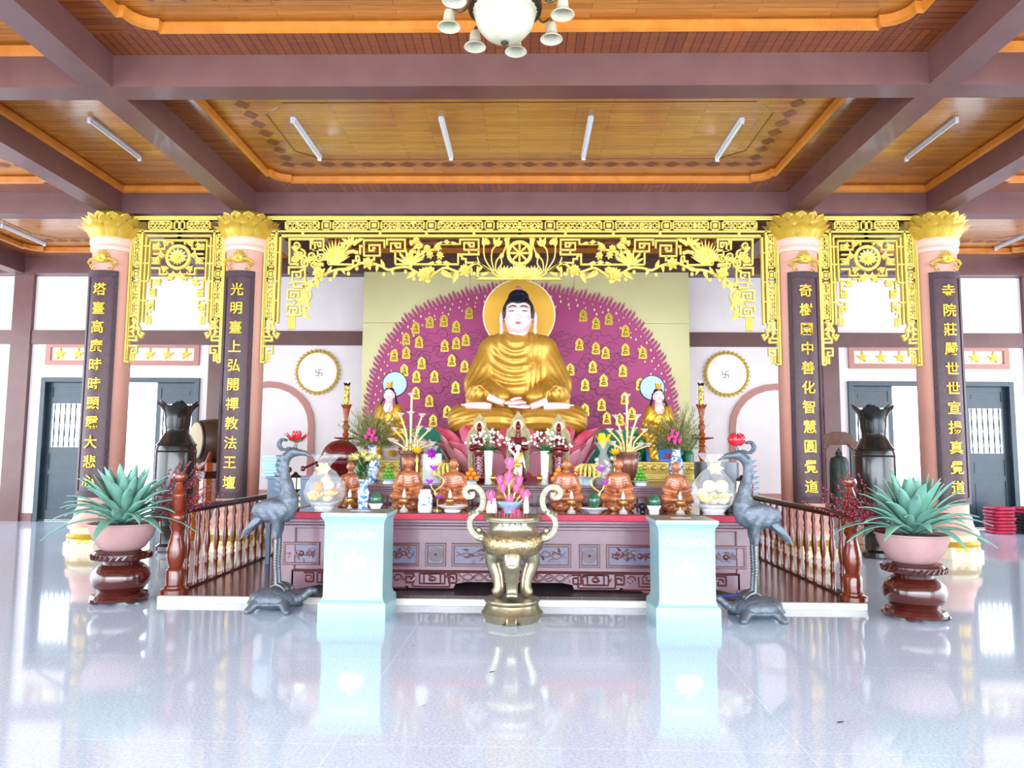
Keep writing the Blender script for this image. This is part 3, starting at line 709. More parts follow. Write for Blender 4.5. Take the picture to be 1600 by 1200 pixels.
def side_inner(L, hw):
    zr = at(288, 369, YL).z; zq = at(245, 504, YL).z
    # nested rails
    L.both(MB().box(-hw+.235, 0, -.035, .03, zr-.013, zr+.013)); L.wr(-hw+.235, -hw+.26, zq, zr, -.035, .03)
    z2 = at(288, 376, YL).z; L.both(MB().box(-hw+.30, 0, -.035, .03, z2-.012, z2+.012)); L.wr(-hw+.30, -hw+.322, at(245, 440, YL).z, z2, -.035, .03)
    for y in (385, 412, 440, 470): z = at(240, y, YL).z; L.wr(-hw+.2, -hw+.3, z-.012, z+.012, -.03, .02)
    L.wr(-.02, .02, z2, ZF0-.03, -.03, .02); L.out('inner_rail', one=True)
    zc = L.w((288, 402))[1]
    w = flatshape([circ(0, zc, .205), circ(0, zc, .155)], .06, .008)
    for k in range(9): a = R(90+(k-4)*26); w.leaf((0, -.02, zc-.02), (cos(a), -.1, sin(a)), (0, -1, 0), .16, .07, .05, .3)
    for k in range(5): a = R(270+(k-2)*28); w.leaf((0, -.02, zc-.02), (cos(a), -.1, sin(a)), (0, -1, 0), .12, .06, .05, .3)
    w.ell((0, -.04, zc-.01), (.04, .03, .03), 10); L.mb.merge(w); L.out('lotus_medallion')
    def r(pts, w=.024): L.both(MB().ribbon([(a, zc+b_) for a, b_ in pts], w, -.03, .02))
    r([(-.22, .2), (-.22, .13), (-.40, .13), (-.40, .2), (-.30, .2)]); r([(-.40, .05), (-.26, .05), (-.26, -.02)]); r([(-.42, -.02), (-.3, -.02), (-.3, -.1), (-.42, -.1)])
    r([(-.42, -.18), (-.28, -.18), (-.28, -.28), (-.16, -.28), (-.16, -.24)]); r([(-.16, -.28), (0, -.28)]); r([(-.1, .2), (-.1, .24), (-.19, .24)])
    r([(-.42, -.36), (-.28, -.36), (-.28, -.44), (-.36, -.44)]); r([(-.24, -.33), (-.14, -.33), (-.14, -.38)]); r([(-.42, -.36), (-.42, -.62), (-.34, -.62), (-.34, -.52), (-.42, -.52)])
    r([(-.44, -.70), (-.36, -.70), (-.36, -.84), (-.46, -.84), (-.46, -.76), (-.40, -.76)]); r([(-.40, -.88), (-.46, -.88), (-.46, -.95)]); L.out('key_frets')
    for x, z, rr, d in ((-.33, .17, .05, 1), (-.26, .04, .05, -1), (-.34, -.06, .05, 1), (-.2, -.2, .05, 1), (-.1, -.33, .04, -1), (-.3, -.4, .045, 1), (-.38, -.58, .045, -1), (-.42, -.8, .04, 1), (-.2, .22, .04, -1), (-.05, -.3, .04, 1)):
        pts = [(x+rr*(1-.8*k/11)*cos(d*k*.7), zc+z+rr*(1-.8*k/11)*sin(d*k*.7)) for k in range(12)]; L.both(MB().ribbon(pts, .018, -.045, .01))
        for k in range(3): L.both(MB().leaf((x, -.03, zc+z), (cos(k*2.1+x*9), -.1, sin(k*2.1+x*9)), (0, -1, 0), .08, .035, .1, .3))
        L.out('scroll')
    for k in range(2): L.both(MB().lathe([(.0, zc-1.08), (.024, zc-1.07), (.026, zc-1.0), (.018, zc-.94)], 8, (-.45+k*.045, 0, 0)))
    L.out('tassels'); bottomdrop(L, hw)
def pcol(pl, xc): return [tuple(sorted((at(a, 355, YL).x-xc, at(b_, 355, YL).x-xc))) for a, b_ in pl]
mp_ = pcol([(446, 500), (503, 518), (520, 576), (577, 593), (595, 664), (666, 682), (684, 755), (757, 773)], 0)
screen(-4.03, 4.03, 'wide gold fretwork screen with a wheel over the altar, between the two inner columns', mp_+[(-.36, 0)], main_inner)
sp_ = [(-.50, -.12), (-.09, 0)]
screen(-6.17, -4.64, 'narrow gold fretwork screen with a lotus medallion, near the drum', sp_, side_inner)
screen(4.64, 6.17, 'narrow gold fretwork screen with a lotus medallion, near the bronze bell', sp_, side_inner)
# ------------------------------------------------------------------ placing helpers
def pyof(P):
    d = Vector(P)-CAM; k = d.dot(_fw); return 800+FPX*d.dot(_R)/k, 600-FPX*d.dot(_U)/k
def on(px, Y, z, dx=0):
    x = at(px, 700, Y).x
    for _ in range(3): x = at(px, pyof((x, Y, z))[1], Y).x
    return (x+dx, Y, z)
PF = .07
REDW = mat('red_brown_wood', '#7a2f16', .22, col2='#5e1f0e', scale=5, stretch=(1, 1, .25), coat=.6)
DKW = mat('dark_turned_wood', '#451a14', .22, coat=.6)
ALTW = mat('altar_wood', '#80606c', .33, col2='#775763', scale=6, coat=.35)
ALTP = mat('altar_panel_wood', '#6a6680', .38, col2='#605c76', scale=8, coat=.3)
ALTR = mat('altar_carving_wood', '#5c2c30', .35, coat=.3)
PLW = plank('platform_boards', '#5a2f2a', '#4a2522', .14, 1.6, 0, rough=.22, mcol='#2a1210')
# raised platform
t = thing('altar_platform', 'low platform of dark red boards with a white marble edge under the altar', 'platform', (-.04, 0, 0))
MB().box(-3.47, 3.47, 7.38, 13.6, 0, PF-.004).build('marble_kerb', mat('white_marble', '#dcd8d2', .25, col2='#d2ccc6', scale=6), t, smooth=0, bevel=.006)
MB().box(-3.46, 3.46, 7.41, 13.6, PF-.003, PF).build('board_floor', PLW, t, smooth=0)
# bamboo mat
MT = bpy.data.materials.new('bamboo_mat'); MT.use_nodes = True; nt = MT.node_tree; N = nt.nodes; Lk = nt.links.new; b = N['Principled BSDF']
tc = N.new('ShaderNodeTexCoord'); br = N.new('ShaderNodeTexBrick'); Lk(tc.outputs['Object'], br.inputs['Vector']); br.inputs['Scale'].default_value = 1; br.offset = 0
br.inputs['Brick Width'].default_value = .34; br.inputs['Row Height'].default_value = .032; br.inputs['Mortar Size'].default_value = .003
br.inputs['Color1'].default_value = srgb('#2c2328'); br.inputs['Color2'].default_value = srgb('#3a2b2c'); br.inputs['Mortar'].default_value = srgb('#6e6a70'); Lk(br.outputs['Color'], b.inputs['Base Color']); b.inputs['Roughness'].default_value = .35
tag(MB().box(-2.5, 2.45, 7.47, 8.6, PF+.001, PF+.012).build('bamboo_mat', MT, smooth=0), 'dark slatted bamboo mat on the platform under the altar table', 'mat')
# railings
BALU = [(.026, 0), (.03, .03), (.022, .05), (.026, .19), (.03, .2), (.018, .23), (.026, .26), (.018, .29), (.022, .32), (.036, .42), (.03, .5), (.018, .58), (.026, .61), (.018, .64), (.032, .70), (.014, .79), (.018, .81)]
NEWEL = [(.13, 0), (.13, .035), (.10, .05), (.10, .07), (.085, .08), (.088, .22), (.075, .245), (.06, .26), (.075, .30), (.09, .37), (.085, .45), (.065, .54), (.05, .61), (.065, .64), (.075, .66), (.058, .69), (.085, .73), (.08, .78), (.052, .81), (.062, .83), (.065, .95), (.072, .97), (.072, .985), (.055, 1.0), (.045, 1.05), (.03, 1.09), (.028, 1.105)]
def railing(x, label):
    t = thing('railing', label, 'railing', (x, 7.55, PF), 0, 'turned wood railings')
    for y in (0, 3.4):
        o = MB().lathe(NEWEL, 28, (0, y, 0)).lathe([(.02, 1.10), (.055, 1.115), (.072, 1.15), (.06, 1.19), (.0, 1.205)], 24, (0, y, 0)).build('newel_post', REDW, t, smooth=50)
    MB().box(-.045, .045, .05, 3.36, .80, .85).box(-.035, .035, .05, 3.36, .775, .80).build('handrail', DKW, t, bevel=.012)
    MB().box(-.05, .05, .1, 3.3, 0, .02).build('bottom_rail', DKW, t, smooth=0)
    g = MB().lathe(BALU, 12).mesh(50)
    for k in range(13):
        me = g; o = mkobj('baluster', me, REDW if not me.materials else None, t); o.location = (0, .24+k*.243, 0)
        if k == 0: pass
    return t
railing(-3.42, 'turned red wood railing along the drum side of the altar platform'); railing(3.37, 'turned red wood railing along the temple bell side of the altar platform')

# altar table
AX0, AX1, AY0, AY1, AZ = -2.46, 2.47, 7.72, 8.85, .86
def zpx(y, Y=AY0): return at(800, y, Y).z
t = thing('altar_table', 'long carved wooden altar table with relief panels, nearest the front', 'altar table', (0, 0, PF*0))
cw = MB(); cw.box(AX0+.06, AX1-.06, AY0+.06, AY1-.05, .30, .70)
cw.box(AX0+.03, AX1-.03, AY0+.05, AY1, .285, .56); cw.build('body', ALTW, t, smooth=0)
b = MB().box(AX0, AX1, AY0, AY1, .80, AZ-.004); b.box(AX0+.02, AX1-.02, AY0+.02, AY1, .765, .80); b.box(AX0+.05, AX1-.05, AY0+.045, AY1, .735, .765); b.box(AX0+.03, AX1-.03, AY0+.03, AY1, .70, .735)
b.build('cornice', ALTW, t, bevel=.008)
for x in (AX0+.11, AX1-.11):
    for y in (AY0+.11, AY1-.12):
        MB().box(x-.08, x+.08, y-.08, y+.08, PF, .72).box(x-.09, x+.09, y-.09, y+.09, PF, PF+.05).build('leg', ALTW, t, bevel=.012)
def relief(x0, x1, z0, z1, y, seed, mb):
    random.seed(seed); n = max(3, int((x1-x0)/.07)); c = (z0+z1)/2; h = (z1-z0)*.3
    for s_ in (-1, 1):
        xm = (x0+x1)/2; w_ = (x1-x0)/2-.05
        for r_ in range(2):
            pts = [tuple(p) for p in spline([Vector((xm+s_*(.05+w_*k/5), y, c+h*(.5 if r_ else 1)*(1 if (k+r_) % 2 else -1)*random.uniform(.5, 1))) for k in range(6)], 4)]
            mb.tube(pts, [.010*(1-.5*i/len(pts)) for i in range(len(pts))], 6)
    for k in range(n*2):
        a = random.uniform(0, 6.28); mb.leaf((random.uniform(x0+.03, x1-.03), y-.008, random.uniform(z0+.02, z1-.02)), (cos(a), -.1, sin(a)), (0, -1, 0), .06, .022, .1, .3)
    mb.ell(((x0+x1)/2, y, c), (.03, .014, .03), 10)
Y0 = AY0+.05
pz0, pz1 = .325, .56
spans = [(443, 500), (508, 540), (549, 655), (665, 697), (706, 892), (905, 937), (947, 1053), (1062, 1094), (1102, 1165)]
for i, (a, c) in enumerate(spans):
    a = at(a, 860, Y0).x; c = at(c, 860, Y0).x
    m_ = flatshape([rect(a, c, pz0, pz1), rect(a+.028, c-.028, pz0+.028, pz1-.028)], .035, .004); m_.xf(Matrix.Translation((0, Y0-.012, 0))); o = m_.build('panel_moulding', ALTR, t, smooth=0)
    MB().box(a+.028, c-.028, Y0-.008, Y0+.01, pz0+.028, pz1-.028).build('panel', ALTP, t, smooth=0)
    r_ = MB()
    if c-a < .3:
        cx = (a+c)/2; 
        for rr in (.075, .052, .03): q = flatshape([circ(cx, .4425, rr, 32), circ(cx, .4425, rr-.012, 32)], .02); q.xf(Matrix.Translation((0, Y0-.012, 0))); r_.merge(q)
        r_.ell((cx, Y0-.01, .4425), (.014, .012, .014), 10)
    else: relief(a+.05, c-.05, pz0+.045, pz1-.045, Y0-.008, i, r_)
    r_.build('relief_carving', ALTR, t)
# carved apron
ap = MB(); Ya = AY0+.03
x0, x1 = AX0+.16, AX1-.16
def AP(pts, w=.02, sm=False):
    P_ = [Vector((p[0], Ya-.004, p[1])) for p in pts]
    if sm: ap.tube([tuple(p) for p in spline(P_, 4)], w*.55, 6)
    else:
        for a_, b_ in zip(P_, P_[1:]): ap.tube([tuple(a_), tuple(b_)], w*.6, 4)
ap2 = MB(); zt, zm = .28, .17
pr = [(x0, zt), (x1, zt), (x1, .05+.05), (x1-.1, .12), (x1-.2, zm), (1.75, zm), (1.6, .10), (1.3, .10), (1.2, zm-.03), (.95, zm-.06), (.72, zm-.06), (.6, zm)]
prof = pr+[(-.02-(p[0]-.0), p[1]) for p in pr[::-1] if abs(p[0]) < 2.2][0:0]
L_ = [(.5, zm), (.6, .15), (.62, .105), (1.08, .105), (1.1, .13), (1.16, .095), (1.68, .095), (1.72, .13), (2.0, .13), (2.25, .08), (x1, .08)]
pts = [(x0, zt)]+[(-a, b_) for a, b_ in L_[::-1]][0:]+L_+[(x1, zt)]
pts[1] = (x0, .08)
ap2.prism(pts[::-1], Ya, Ya+.03); ap2.build('apron', ALTW, t, smooth=0)
for s in (-1, 1):
    for cx in (.84, 1.9): 
        for q in (.13, .085): AP([(s*cx-q, .25), (s*cx+q, .25), (s*cx+q, .15), (s*cx-q, .15), (s*cx-q, .25)], .014)
        ap.ell((s*cx, Ya-.01, .2), (.045, .015, .03), 8)
    for k in range(3):
        q = .04+.03*k; AP([(s*1.42-q*1.4, .24), (s*1.42-q*1.4, .24-q), (s*1.42+q*1.4, .24-q), (s*1.42+q*1.4, .24)], .013)
    AP([(s*(.03+.11*k), .215+.035*(1 if k % 2 else -1)) for k in range(6)], .02, True); AP([(s*(.03+.11*k), .215-.035*(1 if k % 2 else -1)) for k in range(6)], .014, True)
    for cx in (.64, 1.08, 1.68, 2.12): AP([(s*cx-.05, .25), (s*cx+.05, .25), (s*cx+.05, .16), (s*cx-.03, .16), (s*cx-.03, .22), (s*cx+.02, .22), (s*cx+.02, .19)], .016)
    for cx in (1.2, 1.6): AP([(s*cx+.05*cos(a_*.7)*(1-a_/11), .2+.05*sin(a_*.7)*(1-a_/11)) for a_ in range(10)], .016, True)
    AP([(s*.66, .12), (s*1.04, .12), (s*1.04, .27), (s*.66, .27), (s*.66, .12)], .014); AP([(s*1.1, .105), (s*1.74, .105)], .014)
    for k in range(14): a = k*1.7; ap.leaf((s*(.08+.155*k), Ya-.01, .215), (cos(a), -.1, sin(a)), (0, -1, 0), .06, .028, .1, .3)
    d = MB(); d.prism([(s*1.42-.12, .10)]+[(s*1.42-.12*cos(R(a)), .10-.025*sin(R(a))) for a in range(20, 180, 20)]+[(s*1.42+.12, .10)], Ya-.005, Ya+.03)
    d.build('carved_drop', mat('drop_wood', '#9a5c4a', .35), t, smooth=0)
AP([(x0, zt-.01), (x1, zt-.01)], .018); ap.build('apron_carving', ALTR, t)
o = MB().box(AX0+.02, AX1-.02, AY0-.004, AY1-.05, AZ-.004, AZ+.001).box(AX0+.02, AX1-.02, AY0-.008, AY0-.002, AZ-.055, AZ).build('red_runner', mat('red_cloth', '#c0304a', .6, col2='#b02a44', scale=10), smooth=0)
tag(o, 'red cloth runner lying along the top edge of the long altar table', 'cloth')
AZ += .001
MB_ = MB().box(AX0+.1, AX1-.1, AY0+.08, AY1-.1, AZ, AZ+.005); o = MB_.build('glass_table_top', mat('glass_top', '#3a2a28', .06, coat=1), smooth=0); tag(o, 'dark glossy glass sheet covering the front altar table', 'glass sheet'); AZ += .005
# second tier
T2Y, T2Z = 9.05, 1.10
t = thing('altar_tier', 'dark wooden second tier behind the seated monk figures', 'altar tier', (0, T2Y, 0))
b = MB().box(-2.1, 2.1, .04, 4.0, PF, T2Z-.08); b.build('body', ALTW, t, smooth=0)
b = MB().box(-2.16, 2.16, 0, 4.05, T2Z-.03, T2Z).box(-2.13, 2.13, .02, 4.03, T2Z-.06, T2Z-.03).box(-2.11, 2.11, .03, 4.0, T2Z-.085, T2Z-.06); b.build('top_moulding', ALTW, t, bevel=.006)
b = MB(); r_ = MB()
for k in range(9):
    a = -2.05+k*.46; c = a+.42; q = flatshape([rect(a, c, .74, .98), rect(a+.025, c-.025, .765, .955)], .03); q.xf(Matrix.Translation((0, .03, 0))); b.merge(q); relief(a+.05, c-.05, .79, .93, .035, 40+k, r_)
b.build('panel_moulding', ALTR, t, smooth=0); r_.build('relief_carving', ALTR, t)

# backdrop
BY = 14.5
CRM = mat('gold_sheet', '#cfc894', .45, .1, col2='#c8c08a', scale=1.2)
t = thing('backdrop_panel', 'tall pale gold sheet panel standing behind the large statue', 'backdrop', (0, BY, 0))
bx0, bx1 = at(567, 500, BY).x, at(1077, 500, BY).x
sx = [bx0, at(735, 440, BY).x, at(897, 440, BY).x, bx1]; zs = [.0, at(800, 505, BY).z, 5.09]
for i in range(3):
    for k in range(2): MB().box(sx[i]+.003, sx[i+1]-.003, 0, .06, zs[k]+.003, zs[k+1]-.003).build('gold_sheet', CRM, t, smooth=0)
MG = mat('magenta_board', '#a8366e', .5, col2='#a03068', scale=1.5)
crv = [(574, 705), (572, 660), (577, 620), (588, 575), (607, 537), (637, 500), (672, 480), (715, 465), (757, 455), (811, 448), (868, 456), (905, 463), (950, 475), (985, 496), (1015, 531), (1036, 568), (1050, 610), (1055, 655), (1050, 712)]
base = spline([(at(a, b_, BY-.03).x, at(a, b_, BY-.03).z) for a, b_ in crv], 8)
# resample into flame tongues that lean upward
d = [0]
for i in range(1, len(base)): d.append(d[-1]+(base[i]-base[i-1]).length)
def atd(s):
    for i in range(1, len(d)):
        if d[i] >= s: u = (s-d[i-1])/(d[i]-d[i-1]); return base[i-1].lerp(base[i], u)
    return base[-1]
T = d[-1]; n = 120; pts = []; ctr = Vector((.05, 2.4))
for k in range(n):
    s0 = T*k/n; p = atd(s0); q = atd(min(T, s0+T/n*.75)); o_ = (p-ctr).normalized(); tg = (q-p).normalized()
    side = 1 if k < n/2 else -1
    upv = (o_*.55+Vector((0, .75))+tg*side*.1).normalized()
    L1 = .10+.05*((k*7) % 3)/2
    if side > 0: pts += [p-o_*.03, p+upv*L1*.6+o_*.02, p+upv*L1*1.25, q+upv*.03, q-o_*.015]
    else: pts += [p-o_*.015, p+upv*.03, q+upv*L1*1.25, q+upv*L1*.6+o_*.02, q-o_*.03]
outl = [(p.x, p.y) for p in pts]; outl = [(outl[0][0], .9)]+outl+[(outl[-1][0], .9)]
q = flatshape([outl], .03); t = thing('flame_aureole', 'magenta board with a flame shaped edge fixed on the gold backdrop', 'backdrop', (0, BY-.02, 0))
q.build('magenta_board', MG, t, smooth=0)
dt = MB(); random.seed(3)
for row, off in ((0, .10), (1, .2), (2, .29)):
    nn = [60, 56, 34][row]
    for k in range(nn):
        p = atd(T*(k+.5)/nn); o_ = (p-ctr).normalized(); p = p-o_*(off+random.uniform(-.02, .02)); rr = random.uniform(.014, .026)
        dt.prism([(p.x+rr*cos(a)*.8, p.y+rr*1.3*sin(a)) for a in [2*pi*j/6 for j in range(6)]], -.021, -.0)
dt.build('gold_spots', CRM, t, smooth=0, label='small pale gold spots')
cl = MB(); cl0 = cl; random.seed(5)
def cloud(px, py, s, side=1):
    c = at(px, py, BY); 
    def wv(pts): cl.ribbon([tuple(p) for p in spline([(c.x+side*a*s, c.z+b_*s) for a, b_ in pts], 5)], .009, -.022, 0)
    wv([(-.6, .0), (-.45, .08), (-.3, .03), (-.2, .14), (-.02, .12), (.05, .24), (.22, .22), (.26, .08), (.14, .02), (.08, .1), (.16, .14)])
    wv([(.26, .1), (.4, .12), (.48, 0), (.38, -.08), (.3, 0), (.36, .04)]); wv([(-.4, -.08), (-.2, -.02), (-.05, -.12), (.1, -.08), (.2, -.2), (.34, -.16), (.36, -.06)]); wv([(-.3, -.2), (-.12, -.16), (-.06, -.26), (.06, -.28), (.06, -.18), (-.02, -.2)])
for px, py, s in ((683, 530, .8), (676, 560, 1), (700, 575, .9), (750, 545, .6), (668, 600, .9), (690, 625, 1), (665, 645, .8), (650, 560, .6), (742, 525, .5), (700, 655, .7), (720, 630, .6)):
    cloud(px, py, s)
    cl = cr_ = globals().setdefault('cl_right', MB()); cloud(1623-px, py+3, s, -1); cl = cl0
cl_right.build('cloud_lines', mat('cloud_line_paint', '#5a1340', .5), t, smooth=0, label='thin dark curling cloud lines')
cl.build('cloud_lines', mat('cloud_line_paint', '#5a1340', .5), t, smooth=0, label='thin dark curling cloud lines')
# small gold plaques of seated figures
PL = [(733,489),(672,503),(694,501),(713,510),(650,512),(655,534),(695,540),(713,536),(728,531),(706,563),(726,572),(659,567),(651,588),(679,588),(736,589),(712,605),(650,614),(671,626),(699,643),(677,657),(635,529),(616,555),(635,551),(632,578),(911,493),(931,505),(951,498),(977,517),(905,538),(931,544),(946,551),(977,546),(1004,551),(891,577),(926,573),(973,579),(914,601),(943,594),(976,622),(940,632),(914,640),(948,653),(987,646),(1000,600),(968,655)]
PG = mat('plaque_gold', '#c2a440', .32, .5, col2='#ac8c30', scale=30)
p0 = thing('gold_plaque', '', 'plaque'); 
o_ = [(-.08, 0), (-.085, .06), (-.07, .09), (-.082, .15), (-.06, .2), (-.03, .225), (0, .25), (.03, .225), (.06, .2), (.082, .15), (.07, .09), (.085, .06), (.08, 0)]
MB().prism([(a, b_-.125) for a, b_ in o_], -.02, 0).ribbon([(a*.85, b_*.9-.11) for a, b_ in o_], .014, -.03, -.02).build('arched_plate', PG, p0, smooth=0)
MB().ell((0, -.03, -.07), (.06, .02, .025), 10).ell((0, -.03, -.02), (.032, .02, .045), 10).ell((0, -.032, .045), (.02, .016, .024), 10).build('seated_figure', PG, p0)
ORD = ['first', 'second', 'third', 'fourth', 'fifth', 'sixth', 'seventh', 'eighth', 'ninth', 'tenth']
PLL = [''] * len(PL); rows_ = {}
for i, (px, py) in enumerate(PL): rows_.setdefault((px > 811, min(5, max(0, int((py-482)/30)))), []).append(i)
for (sd, rw), ii in rows_.items():
    for k, i in enumerate(sorted(ii, key=lambda i: abs(PL[i][0]-811))):
        PLL[i] = 'gold plaque, %s from the statue in the %s row, %s side' % (ORD[k], ['top', 'second', 'third', 'fourth', 'fifth', 'lowest'][rw], 'temple bell' if sd else 'drum')
for i, (px, py) in enumerate(PL):
    w = at(px, py, BY-.036)
    lab = PLL[i]
    if i == 0: p0.location = w; p0['label'] = lab; p0['group'] = 'gold plaques on the magenta board'
    else: dup(p0, w, lab)
# ------------------------------------------------------------------ large seated Buddha
ROBE = mat('gold_robe', '#c6963e', .36, .45, col2='#ba8a34', scale=3)
SKIN = mat('porcelain_skin', '#ecc8c6', .3, col2='#e8c2c0', scale=4, coat=.3)
HAIR = mat('blue_black_hair', '#141a26', .3, bump=.4, bscale=60)
LIP = mat('lip_red', '#b8424c', .35); INK = mat('brow_black', '#15151c', .4)
t = thing('buddha_statue', 'large seated golden robed statue on pink lotus petals in front of the magenta board', 'statue', (-.02, 12.0, 1.80))
def robe(P):
    x, y, z = P[..., 0], P[..., 1], P[..., 2]; ax = np.abs(x); Q = np.stack([ax, y, z], -1)
    v = sd_ell(P, (0, .05, .95), (.52, .33, .72))
    v = smin(v, sd_ell(P, (0, .03, 1.42), (.56, .26, .2)), .12)
    v = smin(v, sd_cap(Q, (.0, .03, 1.46), (.42, .03, 1.44), .17, .17), .1)
    v = smin(v, sd_cap(Q, (.47, .03, 1.38), (.66, -.08, .80), .175, .2), .07)
    v = smin(v, sd_cap(Q, (.64, -.1, .74), (.24, -.50, .56), .2, .13), .08)
    v = smin(v, sd_ell(Q, (.62, -.22, .62), (.2, .26, .23)), .05)
    v = smin(v, sd_ell(P, (0, -.12, .25), (.72, .42, .34)), .15)
    v = smin(v, sd_cap(Q, (.30, -.12, .22), (.86, -.34, .22), .27, .235), .08)
    v = smin(v, sd_cap(Q, (.86, -.36, .20), (.2, -.62, .19), .22, .19), .06)
    # drapery folds
    front = np.clip((.15-y)*5, 0, 1)
    r = np.sqrt((x+.02)**2*1.0+(z-1.72)**2*.62); ch = np.clip((.44-np.abs(x+.05))*8, 0, 1)*np.clip((z-.62)*6, 0, 1)*front
    ch *= np.clip((.14-x)*12, 0, 1)*.8+.2*np.clip((.4-x)*4, 0, 1)
    f = ch*.016*(1-np.abs(np.sin(r*pi/.105+x*1.5)))*1.6
    vm = np.clip((x-.10)*14, 0, 1)*np.clip((.44-x)*10, 0, 1)*np.clip((z-.6)*5, 0, 1)*front
    f += vm*.018*(1-np.abs(np.sin((x+.06*(1.4-z))*pi/.075)))*1.5
    am = np.clip((ax-.46)*10, 0, 1)*np.clip((z-.45)*5, 0, 1)*np.clip((1.3-z)*5, 0, 1)
    f += am*.016*(1-np.abs(np.sin((ax*1.1+(z-.7)*.45+y*.5)*pi/.11)))*1.4
    lm = np.clip((.5-z)*8, 0, 1)*np.clip(-y*5, 0, 1)
    f += lm*.010*(1-np.abs(np.sin((z*1.0-.30*ax+.35*ax*ax+.12*y)*pi/.085)))*1.4
    v = v-f
    # sleeve openings hollow towards the lap, neck opening, flat seat
    hem = [(.42, -.56, .48), (.47, -.56, .64), (.58, -.50, .74), (.72, -.40, .72), (.81, -.31, .60), (.80, -.30, .46)]
    for a_, b_ in zip(hem, hem[1:]): v = smin(v, sd_cap(Q, a_, b_, .022, .022), .035)
    v = np.maximum(v, -z)
    return v
sdmesh(robe, (-1.25, -.95, -.03), (1.25, .5, 1.8), .021, 'robe', ROBE, t)
def head(P):
    x, y, z = P[..., 0], P[..., 1], P[..., 2]; ax = np.abs(x); Q = np.stack([ax, y, z], -1)
    v = sd_ell(P, (0, .02, .32), (.225, .25, .29)); v = smin(v, sd_ell(P, (0, -.06, .17), (.165, .17, .15)), .08)
    v = smin(v, sd_ell(P, (0, -.15, .10), (.07, .065, .055)), .05)
    v = smin(v, sd_cap(P, (0, .03, .1), (0, .03, -.16), .155, .19), .04)
    v = smin(v, sd_ell(Q, (.10, -.14, .20), (.075, .07, .075)), .05)
    v = smin(v, sd_cap(P, (0, -.225, .36), (0, -.262, .235), .016, .028), .025); v = smin(v, sd_ell(Q, (.026, -.24, .23), (.022, .025, .016)), .012)
    v = smin(v, sd_cap(Q, (.03, -.235, .385), (.14, -.195, .385), .014, .012), .03)
    v = v-.012*np.exp(-(((ax-.09)/.05)**2+((z-.335)/.02)**2+((y+.2)/.07)**2))
    v = smin(v, sd_ell(P, (0, -.235, .165), (.05, .02, .011)), .012); v = smin(v, sd_ell(P, (0, -.228, .142), (.042, .022, .013)), .012)
    for zz in (-.02, -.07): v = v+.008*np.exp(-((z-zz-.3*y*0)/.008)**2)
    e = sd_ell(Q, (.262, .03, .26), (.032, .05, .13)); e = smin(e, sd_ell(Q, (.258, .01, .08), (.03, .035, .085)), .03)
    return smin(v, e, .02)
h = sdmesh(head, (-.3, -.33, -.2), (.3, .32, .66), .0105, 'head', SKIN, t); h.location = (0, -.04, 1.60); h.scale = (1.06, 1.06, 1.06)
def hair(P):
    x, y, z = P[..., 0], P[..., 1], P[..., 2]; ax = np.abs(x)
    v = sd_ell(P, (0, .04, .36), (.25, .28, .285)); v = smin(v, sd_ell(P, (0, .04, .63), (.15, .15, .10)), .08)
    v = v-.009*np.sin(x*75)*np.sin(z*75)*np.cos(y*60)
    cut = np.maximum(np.maximum(ax-.192+.0*z, z-(.475-.012*np.cos(x*30)-.1*x*x)), y+.02)
    v = np.maximum(v, -cut); v = np.maximum(v, -(z-.20)-0.0*y); v = np.maximum(v, np.where(y < .02, -(z-.26), -1))
    return v
h2 = sdmesh(hair, (-.3, -.3, .15), (.3, .36, .8), .0125, 'hair', HAIR, h)
o = MB().ell((0, -.02, .74), (.05, .04, .035), 12).build('hair_jewel', mat('rose_jewel', '#a8566a', .3), h)
for s in (-1, 1):
    pts = [(s*a, y, z) for a, y, z in ((.032, -.247, .408), (.075, -.238, .424), (.12, -.215, .418), (.155, -.19, .396))]
    o = MB().tube([tuple(p) for p in spline([Vector(p) for p in pts], 4)], [.004]+[.008]*10+[.003]*2, 6).build('eyebrow', INK, h); o.location = (0, -.005, 0)
    pts = [(s*a, y, z) for a, y, z in ((.05, -.236, .345), (.085, -.229, .353), (.12, -.212, .350), (.148, -.19, .343))]
    o = MB().tube(pts, [.003, .006, .006, .003], 6).build('eyelid_line', INK, h); o.location = (0, -.002, 0)
    o = MB().ell((s*.096, -.212, .341), (.036, .018, .009), 12).build('eye', mat('eye_grey', '#7d8694', .2), h); o.location = (0, -.005, 0)
o = MB().ell((0, -.237, .168), (.052, .016, .011), 14).ell((0, -.230, .147), (.042, .018, .012), 14).build('lips', LIP, h); o.location = (0, -.006, 0)
o = MB().ell((0, -.245, .405), (.011, .008, .011), 10).build('forehead_dot', mat('pearl', '#f6f0ee', .2), h); o.location = (0, -.005, 0)
# hands in the lap, one over the other, and the two upturned feet
def handmesh(M, s):
    b = MB(); b.ell((0, 0, 0), (.115, .07, .035), 14)
    for k in range(4):
        y = -.045+.03*k; L1 = [.15, .17, .165, .13][k]
        b.tube([(s*.07, y, .0), (s*(.07+L1*.45), y, .012), (s*(.07+L1*.8), y, .012), (s*(.07+L1), y, .004)], [.021, .02, .018, .012], 8)
    b.tube([(s*.0, .05, .02), (s*.06, .055, .05), (s*.13, .03, .068), (s*.165, .015, .07)], [.028, .024, .02, .013], 8)
    b.tube([(-s*.1, .0, 0), (-s*.2, .04, .02), (-s*.34, .12, .06)], [.05, .055, .06], 12); b.xf(M); return b
handmesh(Matrix.Translation((-.10, -.72, .455)) @ Matrix.Rotation(R(18), 4, 'X'), 1).build('hand', SKIN, t, smooth=70); handmesh(Matrix.Translation((.10, -.70, .40)) @ Matrix.Rotation(R(18), 4, 'X'), -1).build('hand', SKIN, t, smooth=70)
